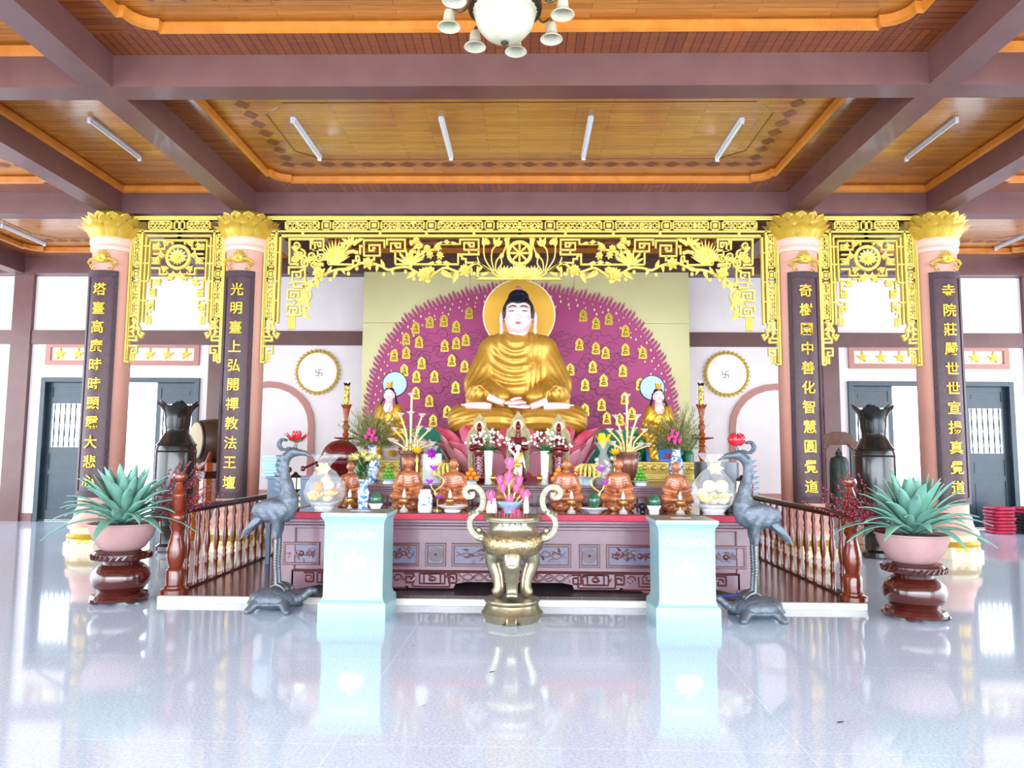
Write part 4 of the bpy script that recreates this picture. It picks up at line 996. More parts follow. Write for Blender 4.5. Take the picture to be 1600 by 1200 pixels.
for s in (-1, 1):
    b = MB().tube([(s*.40, -.62, .40), (s*.50, -.60, .415), (s*.65, -.55, .42), (s*.80, -.50, .425)], [.05, .062, .06, .05], 12, .75)
    for k in range(5): b.tube([(s*.79, -.52+.025*k, .43+.006*k), (s*(.85+.012*(4-k)*.5), -.50+.025*k, .435)], [.021, .017], 8)
    b.build('foot', SKIN, t, smooth=70)
# pink lotus throne
PKM = bpy.data.materials.new('pink_petal'); PKM.use_nodes = True; nt = PKM.node_tree; N = nt.nodes; Lk = nt.links.new; b = N['Principled BSDF']
tc = N.new('ShaderNodeTexCoord'); lw = N.new('ShaderNodeTexNoise'); lw.inputs['Scale'].default_value = 2.2; Lk(tc.outputs['Object'], lw.inputs['Vector'])
cr = N.new('ShaderNodeValToRGB'); cr.color_ramp.elements[0].position = .4; cr.color_ramp.elements[1].position = .62; cr.color_ramp.elements[0].color = srgb('#e63a58'); cr.color_ramp.elements[1].color = srgb('#f08aa4'); Lk(lw.outputs[0], cr.inputs[0]); Lk(cr.outputs[0], b.inputs['Base Color']); b.inputs['Roughness'].default_value = .3; b.inputs['Coat Weight'].default_value = .4
t = thing('lotus_throne', 'large glossy pink lotus petals under the seated golden statue', 'lotus throne', (-.02, 12.0, T2Z+.0))
MB().lathe([(1.0, 0), (1.02, .1), (.98, .5), (1.06, .69)], 40).build('core', mat('throne_core', '#c24a60', .4), t)
PK2 = mat('petal_pale_heart', '#f0a4b8', .3, coat=.4)
for ph, r0, z0, r1, h in ((0, 1.03, .12, 1.24, .68), (.5, 1.0, .05, 1.20, .52)):
    for k in range(11):
        a = 2*pi*(k+ph)/11-pi/2; b = MB(); petal_ring(b, 1, r0, z0, r1, h, 1.1, 0, .16, .32, nu=8, nv=14, a0=a-pi/11.5, a1=a+pi/11.5, thick=.05, pw=.3)
        o = b.build('petal', PKM, t, smooth=70)
        b = MB(); petal_ring(b, 1, r0+.012, z0, r1+.012, h*.8, .55, 0, .05, .12, nu=6, nv=10, a0=a-pi/11.5, a1=a+pi/11.5, back=False, pw=.4); b.build('pale_heart', PK2, o, smooth=70, label='pale pink middle of the petal')
petal = MB(); petal_ring(petal, 26, 1.0, .62, 1.06, .14, 1, 0, .05, .1); petal.build('gold_seed_rim', GOLD, t, flip=False)
# halo disc
t = thing('halo_disc', 'big round gold halo disc behind the large statue head', 'halo', (-.02, 12.95, at(811, 492, 12.95).z))
q = flatshape([circ(0, 0, .625, 72)], .04); q.build('disc', mat('halo_gold', '#cf9a2c', .45, .25), t, smooth=0)
q = flatshape([circ(0, 0, .645, 72), circ(0, 0, .622, 72)], .06, .005); q.build('rim', mat('halo_rim', '#e8dcc0', .4), t)
MB().tube([(0, .04, 0), (0, .06, -t.location.z+T2Z)], .03, 10).build('support_pole', mat('pole_brown', '#4a3020', .5), t)
# green cloth riser behind the lotus
o = MB().box(-2.15, 2.15, 13.45, 13.59, PF, 1.93).build('green_riser', mat('green_cloth', '#1f8a70', .6, col2='#1a7d64', scale=7), smooth=0, bevel=.01); tag(o, 'green covered riser behind the pink lotus petals', 'riser')
# two bluish mirror halos
for px, py, lab in ((617, 600, 'pale blue round halo disc behind the robed figure on the white elephant'), (1019, 606, 'pale blue round halo disc behind the robed figure on the green lion')):
    c = at(px, py, 12.3); t = thing('mirror_halo', lab, 'halo', c, 0, 'pale blue halo discs')
    flatshape([circ(0, 0, .20, 48)], .02).build('mirror_disc', mat('pale_blue_glass', '#8aa8dc', .25, coat=.2), t, smooth=0)
    flatshape([circ(0, 0, .213, 48), circ(0, 0, .198, 48)], .04, .004).build('dark_rim', mat('dark_rim', '#2a2440', .4), t)
    MB().tube([(0, .03, -.1), (0, .12, -.6), (0, .12, -c.z+T2Z+.01)], .012, 8).build('stem', DKW, t)
# side bodhisattvas
def bodh(px, mount, label):
    x, y, z = on(px, 11.35, T2Z+.285)
    t = thing('bodhisattva_statue', label, 'statue', (x, y, z), 0, 'side bodhisattva statues')
    G = mat('bodh_gold', '#c99a2c', .3, .55, col2='#b8871f', scale=8)
    def fn(P):
        x, y, z = P[..., 0], P[..., 1], P[..., 2]; Q = np.stack([np.abs(x), y, z], -1)
        v = sd_ell(P, (0, 0, .62), (.16, .11, .24)); v = smin(v, sd_cap(Q, (.13, 0, .78), (.2, -.03, .56), .07, .06), .05); v = smin(v, sd_cap(Q, (.2, -.03, .55), (.06, -.16, .52), .055, .04), .04)
        v = smin(v, sd_cap(Q, (.08, 0, .42), (.24, -.12, .40), .12, .1), .06); v = smin(v, sd_cap(P, (.2, -.14, .4), (-.02, -.22, .36), .09, .07), .05); v = smin(v, sd_cap(P, (-.18, -.16, .38), (-.12, -.22, .05), .09, .08), .05)
        v = smin(v, sd_ell(P, (0, -.02, .36), (.22, .16, .1)), .05)
        return v-.0045*np.sin((np.abs(x)*1.2+z+y*.6)*60)*np.clip((.75-z)*5, 0, 1)
    sdmesh(fn, (-.38, -.36, -.06), (.38, .2, .92), .0135, 'robe', G, t)
    def hd(P):
        x, y, z = P[..., 0], P[..., 1], P[..., 2]; Q = np.stack([np.abs(x), y, z], -1)
        v = sd_ell(P, (0, 0, 1.0), (.07, .078, .1)); v = smin(v, sd_cap(P, (0, 0, .92), (0, 0, .82), .05, .07), .03); v = smin(v, sd_ell(P, (0, -.075, .985), (.01, .016, .022)), .012); v = smin(v, sd_ell(Q, (.075, .01, .97), (.012, .02, .05)), .01)
        v = smin(v, sd_ell(P, (0, -.06, .78), (.075, .06, .1)), .04)
        return v
    sdmesh(hd, (-.12, -.15, .66), (.12, .12, 1.13), .0085, 'head', SKIN, t)
    b = MB().ell((0, .02, 1.05), (.078, .08, .065), 14).ell((0, 0, 1.13), (.045, .045, .05), 12)
    for s in (-1, 1): b.tube([(s*.07, .03, 1.03), (s*.09, .02, .93), (s*.12, -.01, .86), (s*.13, -.06, .72)], [.025, .022, .02, .01], 8)
    b.build('hair', HAIR, t)
    b = MB(); petal_ring(b, 7, .035, 1.07, .05, .13, 1.1, 0, .02, .05); b.ell((0, -.04, 1.13), (.02, .015, .03), 8); b.build('crown', G, t, flip=False)
    b = MB()
    for s in (-1, 1): b.tube([(s*.015, -.07, 1.018), (s*.03, -.072, 1.025), (s*.048, -.06, 1.018)], .003, 5)
    b.build('eyebrows', INK, t); MB().ell((0, -.076, .948), (.015, .006, .006), 8).build('lips', LIP, t)
    b = MB(); b.ell((.06, -.2, .54), (.035, .03, .03), 10); 
    for k in range(4): b.tube([(.05, -.22+.012*k, .54), (.0, -.235+.012*k, .56)], [.011, .008], 6)
    b.tube([(.06, -.22, .56), (.05, -.23, .6)], [.011, .008], 6)
    b.build('hand', SKIN, t)
    if mount == 'elephant':
        W_ = mat('elephant_white', '#cfc8c8', .4, col2='#c2baba', scale=6)
        m_ = thing('elephant_statue', 'pale elephant statue carrying the robed figure beside the pink petals', 'statue', (x, y-.02, z-.06))
        def el(P):
            v = sd_ell(P, (.12, .06, .13), (.42, .26, .2)); v = smin(v, sd_ell(P, (.5, -.12, .22), (.17, .17, .17)), .06); v = smin(v, sd_cap(P, (.56, -.26, .18), (.6, -.34, .0), .06, .035), .04)
            for a, b_ in ((-.15, -.1), (-.15, .22), (.4, -.06), (.4, .2)): v = smin(v, sd_cap(P, (a, b_, .1), (a, b_, .0), .09, .09), .03)
            return np.maximum(v, -P[..., 2]+.005)
        sdmesh(el, (-.4, -.45, -.02), (.8, .4, .5), .018, 'body', W_, m_)
        b = MB(); 
        for s, xx in ((-1, .36), (1, .66)): b.ell((xx, -.16, .22), (.03, .09, .15), 12, Matrix.Rotation(R(25*s), 4, 'Z'))
        b.build('ears', W_, m_)
        MB().lathe([(0, 0), (.05, .01), (.07, .06), (.03, .10), (0, .1)], 12, (.12, -.26, .1)).build('gold_tassel', GOLD, m_)
    else:
        W_ = mat('lion_green', '#146a48', .3, col2='#0f5a3c', scale=10, coat=.4)
        m_ = thing('lion_statue', 'glossy green lion statue carrying the robed figure with blue saddle cloth', 'statue', (x, y-.02, z-.06))
        def ln(P):
            v = sd_ell(P, (0, .06, .18), (.5, .22, .17)); v = smin(v, sd_ell(P, (-.38, -.12, .30), (.16, .16, .17)), .06); v = smin(v, sd_ell(P, (-.42, -.26, .26), (.08, .07, .06)), .03)
            for a, b_ in ((-.35, -.12), (-.35, .16), (.42, -.08), (.42, .16)): v = smin(v, sd_cap(P, (a, b_, .15), (a, b_-.03, .0), .085, .075), .03)
            v = smin(v, sd_cap(P, (.46, .05, .25), (.56, .05, .42), .05, .06), .03)
            return np.maximum(v-.012*np.sin(P[..., 0]*45)*np.sin(P[..., 2]*45)*(P[..., 0] < -.2), -P[..., 2]+.005)
        sdmesh(ln, (-.66, -.45, -.02), (.72, .4, .58), .018, 'body', W_, m_)
        o = MB(); v = []; f = []
        for i in range(9):
            for j in range(7):
                a = -.24+.48*i/8; tt = j/6; v.append((a, -.15-.1*tt-.02*sin(i*2.2), .36-.34*tt**1.3))
        for i in range(8):
            for j in range(6): k = i*7+j; f.append((k, k+7, k+8, k+1))
        o.add(v, f); q = o.build('saddle_cloth', mat('blue_cloth', '#1d6fc0', .35, coat=.4), m_, smooth=80); sm = q.modifiers.new('s', 'SOLIDIFY'); sm.thickness = .012
    return t
bodh(606, 'elephant', 'gold robed seated bodhisattva statue on the pale elephant, beside greenery')
bodh(1030, 'lion', 'gold robed seated bodhisattva statue on the green lion, beside greenery')
# gold plinths of the two
for px0, px1, lab in ((588, 692, 'low gold plinth with a row of lotus bosses under the pale elephant'), (984, 1090, 'low gold plinth with a row of lotus bosses under the green lion')):
    a = on(px0, 10.55, 1.2)[0]; c = on(px1, 10.55, 1.2)[0]; w = (c-a)/2
    t = thing('gold_plinth', lab, 'plinth', ((a+c)/2, 10.55, T2Z), 0, 'gold plinths'); PGm = mat('pale_gold_plinth', '#d8c068', .35, .35, col2='#cbb050', scale=14, bump=.3, bscale=50)
    MB().box(-w, w, 0, 1.2, 0, .03).box(-w+.03, w-.03, .02, 1.2, .03, .12).box(-w, w, 0, 1.2, .12, .14).box(-w+.02, w-.02, .02, 1.2, .14, .25).box(-w-.01, w+.01, -.01, 1.2, .25, .28).build('body', PGm, t, bevel=.006)
    n = 7
    for k in range(n):
        x = -w+.08+(2*w-.16)*k/(n-1); b = MB().ell((x, .015, .195), (.05, .035, .042), 12).ribbon([(x-.07, .15), (x-.06, .2), (x-.02, .242), (x+.02, .242), (x+.06, .2), (x+.07, .15)], .01, -.0, .02); b.build('lotus_boss', PGm, t)
# ------------------------------------------------------------------ ceiling lamps
def onceil(px, py, z):
    d = _fw+_R*((px-800)/FPX)+_U*((600-py)/FPX); return CAM+d*((z-CAM.z)/d.z)
WHT = mat('lamp_white', '#dfe2e6', .35); GLT = mat('tube_glass', '#e8eef4', .3)
tubes = [((460, 190), (497, 246), 'second tube lamp from the drum side'), ((691, 188), (703, 246), 'tube lamp just left of the chandelier line'), ((923, 187), (912, 246), 'tube lamp just right of the chandelier line'), ((1159, 190), (1121, 248), 'tube lamp over the orchid side'),
         ((141, 190), (218, 246), 'tube lamp'), ((1494, 188), (1416, 248), 'tube lamp'), ((5, 352), (68, 383), 'tube'), ((1606, 352), (1570, 395), 'tube')]
LT = ['white tube lamp on the centre ceiling, leftmost of the four in line', 'white tube lamp on the centre ceiling, second of four from the left', 'white tube lamp on the centre ceiling, third of four from the left', 'white tube lamp on the centre ceiling, rightmost of the four in line', 'white tube lamp in the narrow ceiling bay at the left', 'white tube lamp in the narrow ceiling bay at the right', 'white tube lamp beyond the columns at the far left edge', 'white tube lamp beyond the columns at the far right edge']
for (a, b_, _n), lab in zip(tubes, LT):
    zc = HT+.12; A = onceil(*a, zc-.04); B_ = onceil(*b_, zc-.04); d = (B_-A); d.z = 0
    yaw_ = atan2(d.y, d.x); L = 1.22; c = (A+B_)/2
    if abs(d.y) > abs(d.x)*.0: yaw_ = pi/2 if abs(d.x) < .9*abs(d.y) else yaw_
    t = thing('tube_lamp', lab, 'ceiling lamp', (c.x, c.y, zc), yaw_, 'white ceiling tube lamps')
    MB().box(-L/2, L/2, -.035, .035, -.035, 0).build('housing', WHT, t, bevel=.004)
    MB().tube([(-L/2+.03, 0, -.055), (L/2-.03, 0, -.055)], .014, 10).build('tube', GLT, t)
    for s in (-1, 1): MB().box(s*L/2-.02, s*L/2+.02, -.025, .025, -.075, 0).build('end_cap', WHT, t, bevel=.004)
GLS = mat('frosted_shade_glass', '#c4bfaa', .35, sub=.0, coat=.2, col2='#b8b294', scale=12); BRZ = mat('dark_bronze_fitting', '#5a5040', .35, .8)
cz = at(789, 30, 5.33); t = thing('chandelier', 'white glass bowl chandelier with bell shades hanging from the nearest ceiling bay', 'chandelier', (cz.x, 5.33, cz.z+.05))
def flute(r, z, a, i): return (r*.88*(1+.022*cos(a*30)), z*.95)
MB().lathe([(.0, -.235), (.08, -.23), (.17, -.185), (.235, -.11), (.26, -.03), (.268, .0), (.275, .01), (.268, .02), (.25, .0), (.2, -.1), (.1, -.18), (0, -.2)], 72, fn=flute).build('glass_bowl', GLS, t, smooth=60)
MB().lathe([(.0, -.29), (.012, -.285), (.008, -.26), (.03, -.245), (.03, -.235), (0, -.23)], 16).build('finial', BRZ, t)
MB().lathe([(.28, .02), (.285, .05), (.1, .12), (.06, .2), (.03, .3), (.03, .9), (.12, .93), (.13, .97)], 24).build('centre_stem', BRZ, t)
for k in range(8):
    a = R(-10+45*k); r0 = .44; c, s = cos(a), sin(a)
    MB().tube([tuple(p) for p in spline([Vector((.08*c, .08*s, .12)), Vector((.22*c, .22*s, .16)), Vector((.34*c, .34*s, .05)), Vector((.43*c, .43*s, .1)), Vector((r0*c, r0*s, .05))], 5)], .010, 8).build('arm', BRZ, t)
    MB().lathe([(.0, .03), (.035, .028), (.044, .0), (.048, -.05), (.055, -.075), (.085, -.10), (.095, -.115), (.09, -.118), (.06, -.09), (.04, -.05), (.035, 0), (0, .015)], 28).xf(Matrix.Translation((r0*c, r0*s, .04)) @ Matrix.Diagonal((.95, .95, .92, 1))).build('bell_shade', GLS, t, smooth=60)

# ------------------------------------------------------------------ donation boxes
BXM = mat('pale_cyan_box', '#8fbcc0', .35, .1, col2='#88b6ba', scale=1.5); BXT = mat('box_top_steel', '#8f9a94', .3, .5); EMB = mat('white_lettering', '#ffffff', .5)
def sqlathe(prof, w, d):
    b = MB(); v = []; f = []
    for i, (o, z) in enumerate(prof):
        v += [(-w-o, -d-o, z), (w+o, -d-o, z), (w+o, d+o, z), (-w-o, d+o, z)]
    for i in range(len(prof)-1):
        for k in range(4): f.append((i*4+k, i*4+(k+1) % 4, (i+1)*4+(k+1) % 4, (i+1)*4+k))
    f += [(3, 2, 1, 0), tuple((len(prof)-1)*4+k for k in range(4))]
    return b.add(v, f)
def donation(px, w, h, label, Y=6.92):
    x = on(px, Y-.26, 0)[0]; t = thing('donation_box', label, 'donation box', (x, Y, 0), 0, 'donation boxes')
    sqlathe([(.035, 0), (.035, .15), (.03, .165), (.01, .185), (.0, .22), (0, h-.10), (.005, h-.07), (.022, h-.045), (.03, h-.03), (.03, h-.004)], w, .24).build('body', BXM, t, smooth=20)
    MB().box(-w-.025, w+.025, -.265, .265, h-.004, h).box(-.09, .09, -.012, .012, h, h+.004).build('steel_top', BXT, t, smooth=0)
    g = textmesh('CÔNG DỨC', .072, .006, .001); X = lambda s_: max(v[0] for v in textmesh(s_, .072, .006, .001).v)-min(v[0] for v in textmesh(s_, .072, .006, .001).v)
    xl = min(v[0] for v in g.v)+X('CÔNG D')-X('D'); zD = sum(v[2] for v in textmesh('D', .072, .006, .001).v)/len(textmesh('D', .072, .006, .001).v); zs_ = sorted(v[2] for v in g.v); zb_ = min(v[2] for v in g.v if v[0] > xl and v[0] < xl+.03)
    g.box(xl-.010, xl+.020, -.0035, .003, zb_+.022, zb_+.029)
    g.xf(Matrix.Translation((0, -.2415, h-.20))); g.build('lettering', EMB, t, smooth=0, flip=False)
    L = MB(); zc = h-.46
    for a, l, wd in ((90, .17, .07), (58, .15, .06), (122, .15, .06), (30, .145, .055), (150, .145, .055), (8, .13, .045), (172, .13, .045)):
        a = R(a); d = Vector((cos(a), sin(a))); n_ = Vector((-d.y, d.x)); b0 = Vector((0, zc-.02))
        pts = [b0, b0+d*l*.35+n_*wd/2, b0+d*l*.7+n_*wd*.42, b0+d*l, b0+d*l*.7-n_*wd*.42, b0+d*l*.35-n_*wd/2]; o_ = len(L.v)
        L.prism([(p.x, p.y) for p in pts], -.2445-.0004*len(L.v)/12, -.240)
    L.prism([(-.1, zc-.035), (0, zc-.05), (.1, zc-.035), (.06, zc-.02), (-.06, zc-.02)], -.2445, -.240)
    L.build('lotus_emblem', EMB, t, smooth=0)
donation(549, .265, .95, 'pale cyan donation box, beside the crane whose lotus is open'); donation(1076, .245, .915, 'pale cyan donation box, beside the crane whose lotus is closed', 6.86)

# ------------------------------------------------------------------ bronze urn
BR = mat('aged_bronze', '#a39a80', .3, .75, col2='#8e856c', scale=9, bump=.15, bscale=30); BRL = mat('polished_bronze', '#b8a47c', .24, .8, col2='#947f58', scale=30, bump=.9, bscale=38); BRH = mat('pale_bronze_handle', '#8e8c7c', .42, .5, col2='#7e7b6a', scale=20, bump=.5, bscale=40)
ux, uy, _ = on(800, 6.82, 0); t = thing('incense_urn', 'three legged bronze incense urn with scroll handles in front of the altar', 'incense urn', (ux, uy, 0))
def scal(r, z, a, i): return (r, z if z > .06 else z+.05*max(0, cos(a*4-pi/2*0))**2*(1 if z < .05 else 0))
MB().lathe([(.24, .0), (.27, .05), (.275, .075), (.25, .10), (.235, .15), (.25, .175), (.245, .19), (.22, .192), (.0, .185)], 48, fn=scal).build('pedestal', BR, t, smooth=45)
q = MB()
for k in range(3):
    a = R(-90+120*k); c, s = cos(a), sin(a); q.tube([(.24*c, .24*s, .07), (.275*c, .275*s, .03), (.25*c, .25*s, .0)], [.05, .05, .045], 12, .6)
q.build('pedestal_feet', BR, t)
for k in range(3):
    a = R(-90+120*k); c, s = cos(a), sin(a)
    b = MB().tube([tuple(p) for p in spline([Vector((.17*c, .17*s, .60)), Vector((.20*c, .20*s, .5)), Vector((.155*c, .155*s, .38)), Vector((.14*c, .14*s, .27)), Vector((.17*c, .17*s, .215))], 4)], [.085, .085, .083, .08, .075, .07, .066, .062, .058, .055, .053, .053, .054, .055, .056, .056, .05], 16)
    b.ell((.235*c, .235*s, .5), (.05, .05, .05), 10).ell((.24*c-.04*s, .24*s+.04*c, .54), .025, 8).ell((.24*c+.04*s, .24*s-.04*c, .54), .025, 8); b.build('leg', BR, t, smooth=60, label='bronze leg shaped like a lion face and paw')
MB().lathe([(.02, .54), (.12, .545), (.22, .585), (.235, .60)], 48).build('bowl_bottom', BR, t)
MB().lathe([(.235, .60), (.268, .63), (.284, .68), (.275, .735), (.25, .765)], 48).build('engraved_belly', BRL, t)
MB().lathe([(.25, .765), (.225, .79), (.212, .82), (.215, .87), (.235, .895), (.27, .9), (.272, .92), (.26, .925), (.245, .91), (.235, .89)], 48).build('neck', BR, t)
MB().lathe([(0, .885), (.24, .885), (.24, .89), (0, .892)], 32).build('ash', mat('incense_ash', '#c9c2bd', .9, col2='#b8b0aa', scale=60), t)
for i, ch in enumerate('夕富✿信福'):
    g = textmesh(ch, .055, .004, .001) if ch != '✿' else MB().ell((0, 0, 0), (.028, .004, .028), 8); x0 = -.112+.056*i
    g.v = [(.216*sin((p[0]+x0)/.216), -.216*cos((p[0]+x0)/.216)+p[1], p[2]+.845) for p in g.v]; g.build('engraved_character', mat('engraved_light', '#e8dfc4', .4, .3), t, smooth=0, flip=False)
hp = [(-44, 853), (-52, 851), (-60, 844), (-64, 835), (-63, 825), (-57, 817), (-49, 811), (-45, 802), (-45, 791), (-50, 781), (-58, 776), (-67, 777), (-72, 784), (-68, 791), (-61, 790), (-61, 784)]
sc_ = 7.0/1155
for s in (-1, 1):
    pts = [tuple(p) for p in spline([(s*-a*sc_*-1*-1, (975-b_)*sc_*.985) for a, b_ in hp], 4)]
    pts = [(s*abs(p[0]), p[1]-.0) for p in pts]
    b = MB().ribbon(pts, .048, -.04, .04); [b.ell((s*.345+s*dx, 0, .955+dz), (.035, .055, .03), 12) for dx, dz in ((0, 0), (-.045, .01), (.03, -.015))]
    b.ribbon(pts, .028, -.048, .048); b.build('scroll_handle', BRH, t, smooth=40)
    MB().ell((s*.29, -.0, .74), (.06, .05, .05), 10).ell((s*.31, 0, .79), (.03, .03, .035), 8).build('handle_mount', BR, t)
q = MB(); random.seed(2)
for k in range(26):
    a = random.uniform(0, 6.28); r = random.uniform(0, .15); l = random.uniform(.04, .13); x, y = r*cos(a), r*sin(a); q.tube([(x, y, .88), (x+random.uniform(-.01, .01), y, .89+l)], .003, 5)
q.build('incense_stubs', mat('incense_pink', '#c84a7c', .6), t, smooth=0, label='thin pink incense stubs standing in the ash')

# ------------------------------------------------------------------ cranes on tortoises
CB = mat('grey_bronze', '#626a74', .42, .35, col2='#565e68', scale=14, bump=.5, bscale=40); CB2 = mat('grey_bronze_legs', '#696d70', .32, .65, bump=.3, bscale=40)
def crane(label, loc):
    t = thing('crane_statue', label, 'statue', loc, 0, 'bronze cranes')
    def fn(P):
        v = sd_ell(P, (-.03, 0, .93), (.19, .10, .125), None); v = smin(v, sd_ell(P, (.07, 0, .98), (.11, .085, .13)), .05)
        v = smin(v, sd_cap(P, (-.14, 0, .92), (-.30, 0, .72), .07, .022), .05)
        for a, b_, ra, rb in (((.10, 0, 1.04), (.07, 0, 1.18), .085, .055), ((.07, 0, 1.18), (.035, 0, 1.32), .055, .042), ((.035, 0, 1.32), (.055, 0, 1.44), .042, .04), ((.055, 0, 1.44), (.12, 0, 1.49), .04, .045)): v = smin(v, sd_cap(P, a, b_, ra, rb), .03)
        v = smin(v, sd_cap(P, (.13, 0, 1.49), (.24, 0, 1.48), .042, .022), .02); v = smin(v, sd_cap(P, (.23, 0, 1.48), (.325, 0, 1.435), .022, .006), .015)
        Q = np.stack([P[..., 0], np.abs(P[..., 1]), P[..., 2]], -1)
        v = smin(v, sd_ell(Q, (-.06, .09, .94), (.17, .03, .10)), .02); v = smin(v, sd_cap(Q, (.0, .045, .86), (-.0, .05, .68), .055, .026), .03); v = smin(v, sd_ell(Q, (.14, .035, 1.51), (.014, .012, .014)), .008)
        return v-.004*np.sin(P[..., 0]*70+P[..., 2]*40)*np.clip((1.05-P[..., 2])*6, 0, 1)
    sdmesh(fn, (-.36, -.16, .6), (.42, .16, 1.6), .0115, 'body', CB, t)
    b = MB()
    for k in range(6):
        for s in (-1, 1): b.leaf((-.14-.012*k, s*(.07-.01*k), .88-.01*k), (-.75, s*.12, -.65-.05*k), (0, s, 0), .22, .05, .1, .2)
    b.build('tail_feathers', CB, t)
    for s in (-1, 1):
        q = MB().tube([(0, s*.05, .70), (.0, s*.05, .45), (.015, s*.05, .24)], [.024, .018, .019], 10)
        for k in range(16): q.lathe([(.018, -.004), (.0205, 0), (.018, .004)], 10, (.002+.0005*k, s*.05, .26+.026*k))
        for d in (-.35, 0, .35): q.tube([(.015, s*.05, .25), (.07+.02*abs(d), s*.05+d*.1, .235), (.13, s*.05+d*.2, .20)], [.016, .013, .007], 6)
        q.tube([(.015, s*.05, .25), (-.04, s*.05, .22)], [.014, .007], 6); q.build('leg', CB2, t)
    b = MB()
    for k in range(7): z = 1.12+.05*k; b.leaf((.02-.0*k if k > 3 else .0, 0, z), (-1, 0, .35), (0, 1, 0), .075, .03, .1, .2)
    for s in (-1, 1): b.tube([tuple(p) for p in spline([Vector((.09, s*.02, 1.53)), Vector((.02, s*.04, 1.51)), Vector((-.02, s*.04, 1.56)), Vector((.01, s*.03, 1.61)), Vector((.05, s*.025, 1.60))], 4)], .012, 8)
    b.tube([(.13, 0, 1.52), (.15, 0, 1.57)], [.02, .015], 8); b.build('crest', CB, t)
    def tt(P):
        Q = np.stack([P[..., 0], np.abs(P[..., 1]), P[..., 2]], -1)
        v = sd_ell(P, (-.02, 0, .11), (.23, .17, .105)); v = smin(v, sd_ell(P, (-.02, 0, .075), (.245, .185, .035)), .02)
        v = smin(v, sd_cap(P, (.18, 0, .09), (.27, 0, .13), .045, .034), .03); v = smin(v, sd_cap(P, (.27, 0, .13), (.33, 0, .18), .034, .036), .02); v = smin(v, sd_ell(P, (.36, 0, .185), (.045, .032, .028)), .015)
        v = smin(v, sd_cap(Q, (.12, .13, .07), (.17, .2, .02), .045, .035), .02); v = smin(v, sd_cap(Q, (-.15, .12, .07), (-.2, .18, .02), .045, .033), .02)
        g = np.minimum(np.abs(np.sin(P[..., 0]*26)), np.abs(np.sin(P[..., 1]*26+(P[..., 0]*26//pi % 2)*1.57))); v = v+.006*(g < .16)*(P[..., 2] > .1)
        return np.maximum(v, -P[..., 2])
    sdmesh(tt, (-.3, -.26, -.02), (.44, .26, .26), .0105, 'tortoise', CB, t)
    return t
RED = mat('red_petal', '#c01f2c', .25, coat=.5); GRN = mat('leaf_green', '#3f8f3a', .5)
x, y, _ = on(430, 7.12, 0); c1 = crane('grey bronze crane on a tortoise with an open red lotus lamp on its head', (x, y, 0))
x, y, _ = on(1181, 6.95, 0); c2 = crane('grey bronze crane on a tortoise with a closed red lotus bud lamp on its head', (x, y, 0)); c2.scale = (-1, 1, 1)
b = MB(); petal_ring(b, 8, .02, 0, .055, .12, 1.0, 0, -.2, .06, a0=0, a1=2*pi); b.xf(Matrix.Translation((.15, 0, 1.58))); b.build('lotus_lamp', RED, c1, flip=False)
b = MB()
for k in range(6): a = 2*pi*k/6; b.leaf((.15+.03*cos(a), .03*sin(a), 1.585), (cos(a), sin(a), .45), (0, 0, 1), .13, .06, .35, .3)
b.build('open_petals', RED, c1); b = MB()
for k in range(5): a = 2*pi*k/5+.4; b.leaf((.15, 0, 1.58), (cos(a), sin(a), .12), (0, 0, 1), .11, .05, .2, .2)
b.build('lotus_leaves', GRN, c1)
b = MB()
for r0, h, n, ph in ((.062, .12, 6, 0), (.07, .10, 6, .5)):
    for k in range(n):
        a = 2*pi*(k+ph)/n; c_, s_ = cos(a), sin(a); v = []; f = []
        for i in range(9):
            u = i/8; rr = r0*(.25+.95*sin(pi*min(u*.62+.12, 1))) if u < 1 else r0*.55
            ww = r0*.62*sin(pi*(.1+.9*u)**.8) if u < 1 else .001
            for q in (-1, 0, 1): v.append((.14+rr*c_-q*ww*s_*1.0-(abs(q)*.012*c_), rr*s_+q*ww*c_-(abs(q)*.012*s_), 1.575+h*u))
        for i in range(8):
            for q in (0, 1): f.append((i*3+q, i*3+q+1, i*3+q+4, i*3+q+3))
        b.add(v, f)
b.build('lotus_lamp', RED, c2, flip=False, smooth=70)

# ------------------------------------------------------------------ planters on turned stools
STM = mat('stool_wood', '#4e1a14', .18, col2='#3a120e', scale=3, stretch=(1, 1, 4), coat=.8); POT = mat('clay_pot', '#b08a88', .7, col2='#a57f7c', scale=4)
AG = mat('agave_leaf', '#7aaa9c', .5, col2='#659882', scale=6, coat=.15)
def stool(x, y, label):
    t = thing('plant_stool', label, 'plant stool', (x, y, 0), 0, 'turned plant stools')
    MB().lathe([(.17, .10), (.22, .12), (.265, .19), (.275, .25), (.26, .31), (.20, .365), (.165, .38), (.175, .40), (.21, .41)], 40).build('body', STM, t)
    MB().lathe([(.19, .405), (.255, .42), (.265, .445), (.265, .475), (.25, .49), (.24, .50), (0, .50)], 40).build('top', STM, t)
    b = MB()
    for k in range(30):
        a = 2*pi*k/30; b.tube([(.268*cos(a), .268*sin(a), .43), (.272*cos(a+.12), .272*sin(a+.12), .465)], .012, 6)
    b.build('rope_rim', STM, t)
    MB().lathe([(.18, .12), (.2, .10), (.255, .085), (.275, .055), (.27, .03), (.22, .03), (.1, .03)], 40).build('base_ring', STM, t)
    for k in range(4):
        a = R(45+90*k+10); c, s = cos(a), sin(a); MB().ell((.235*c, .235*s, .03), (.06, .06, .03), 12).build('foot', STM, t)
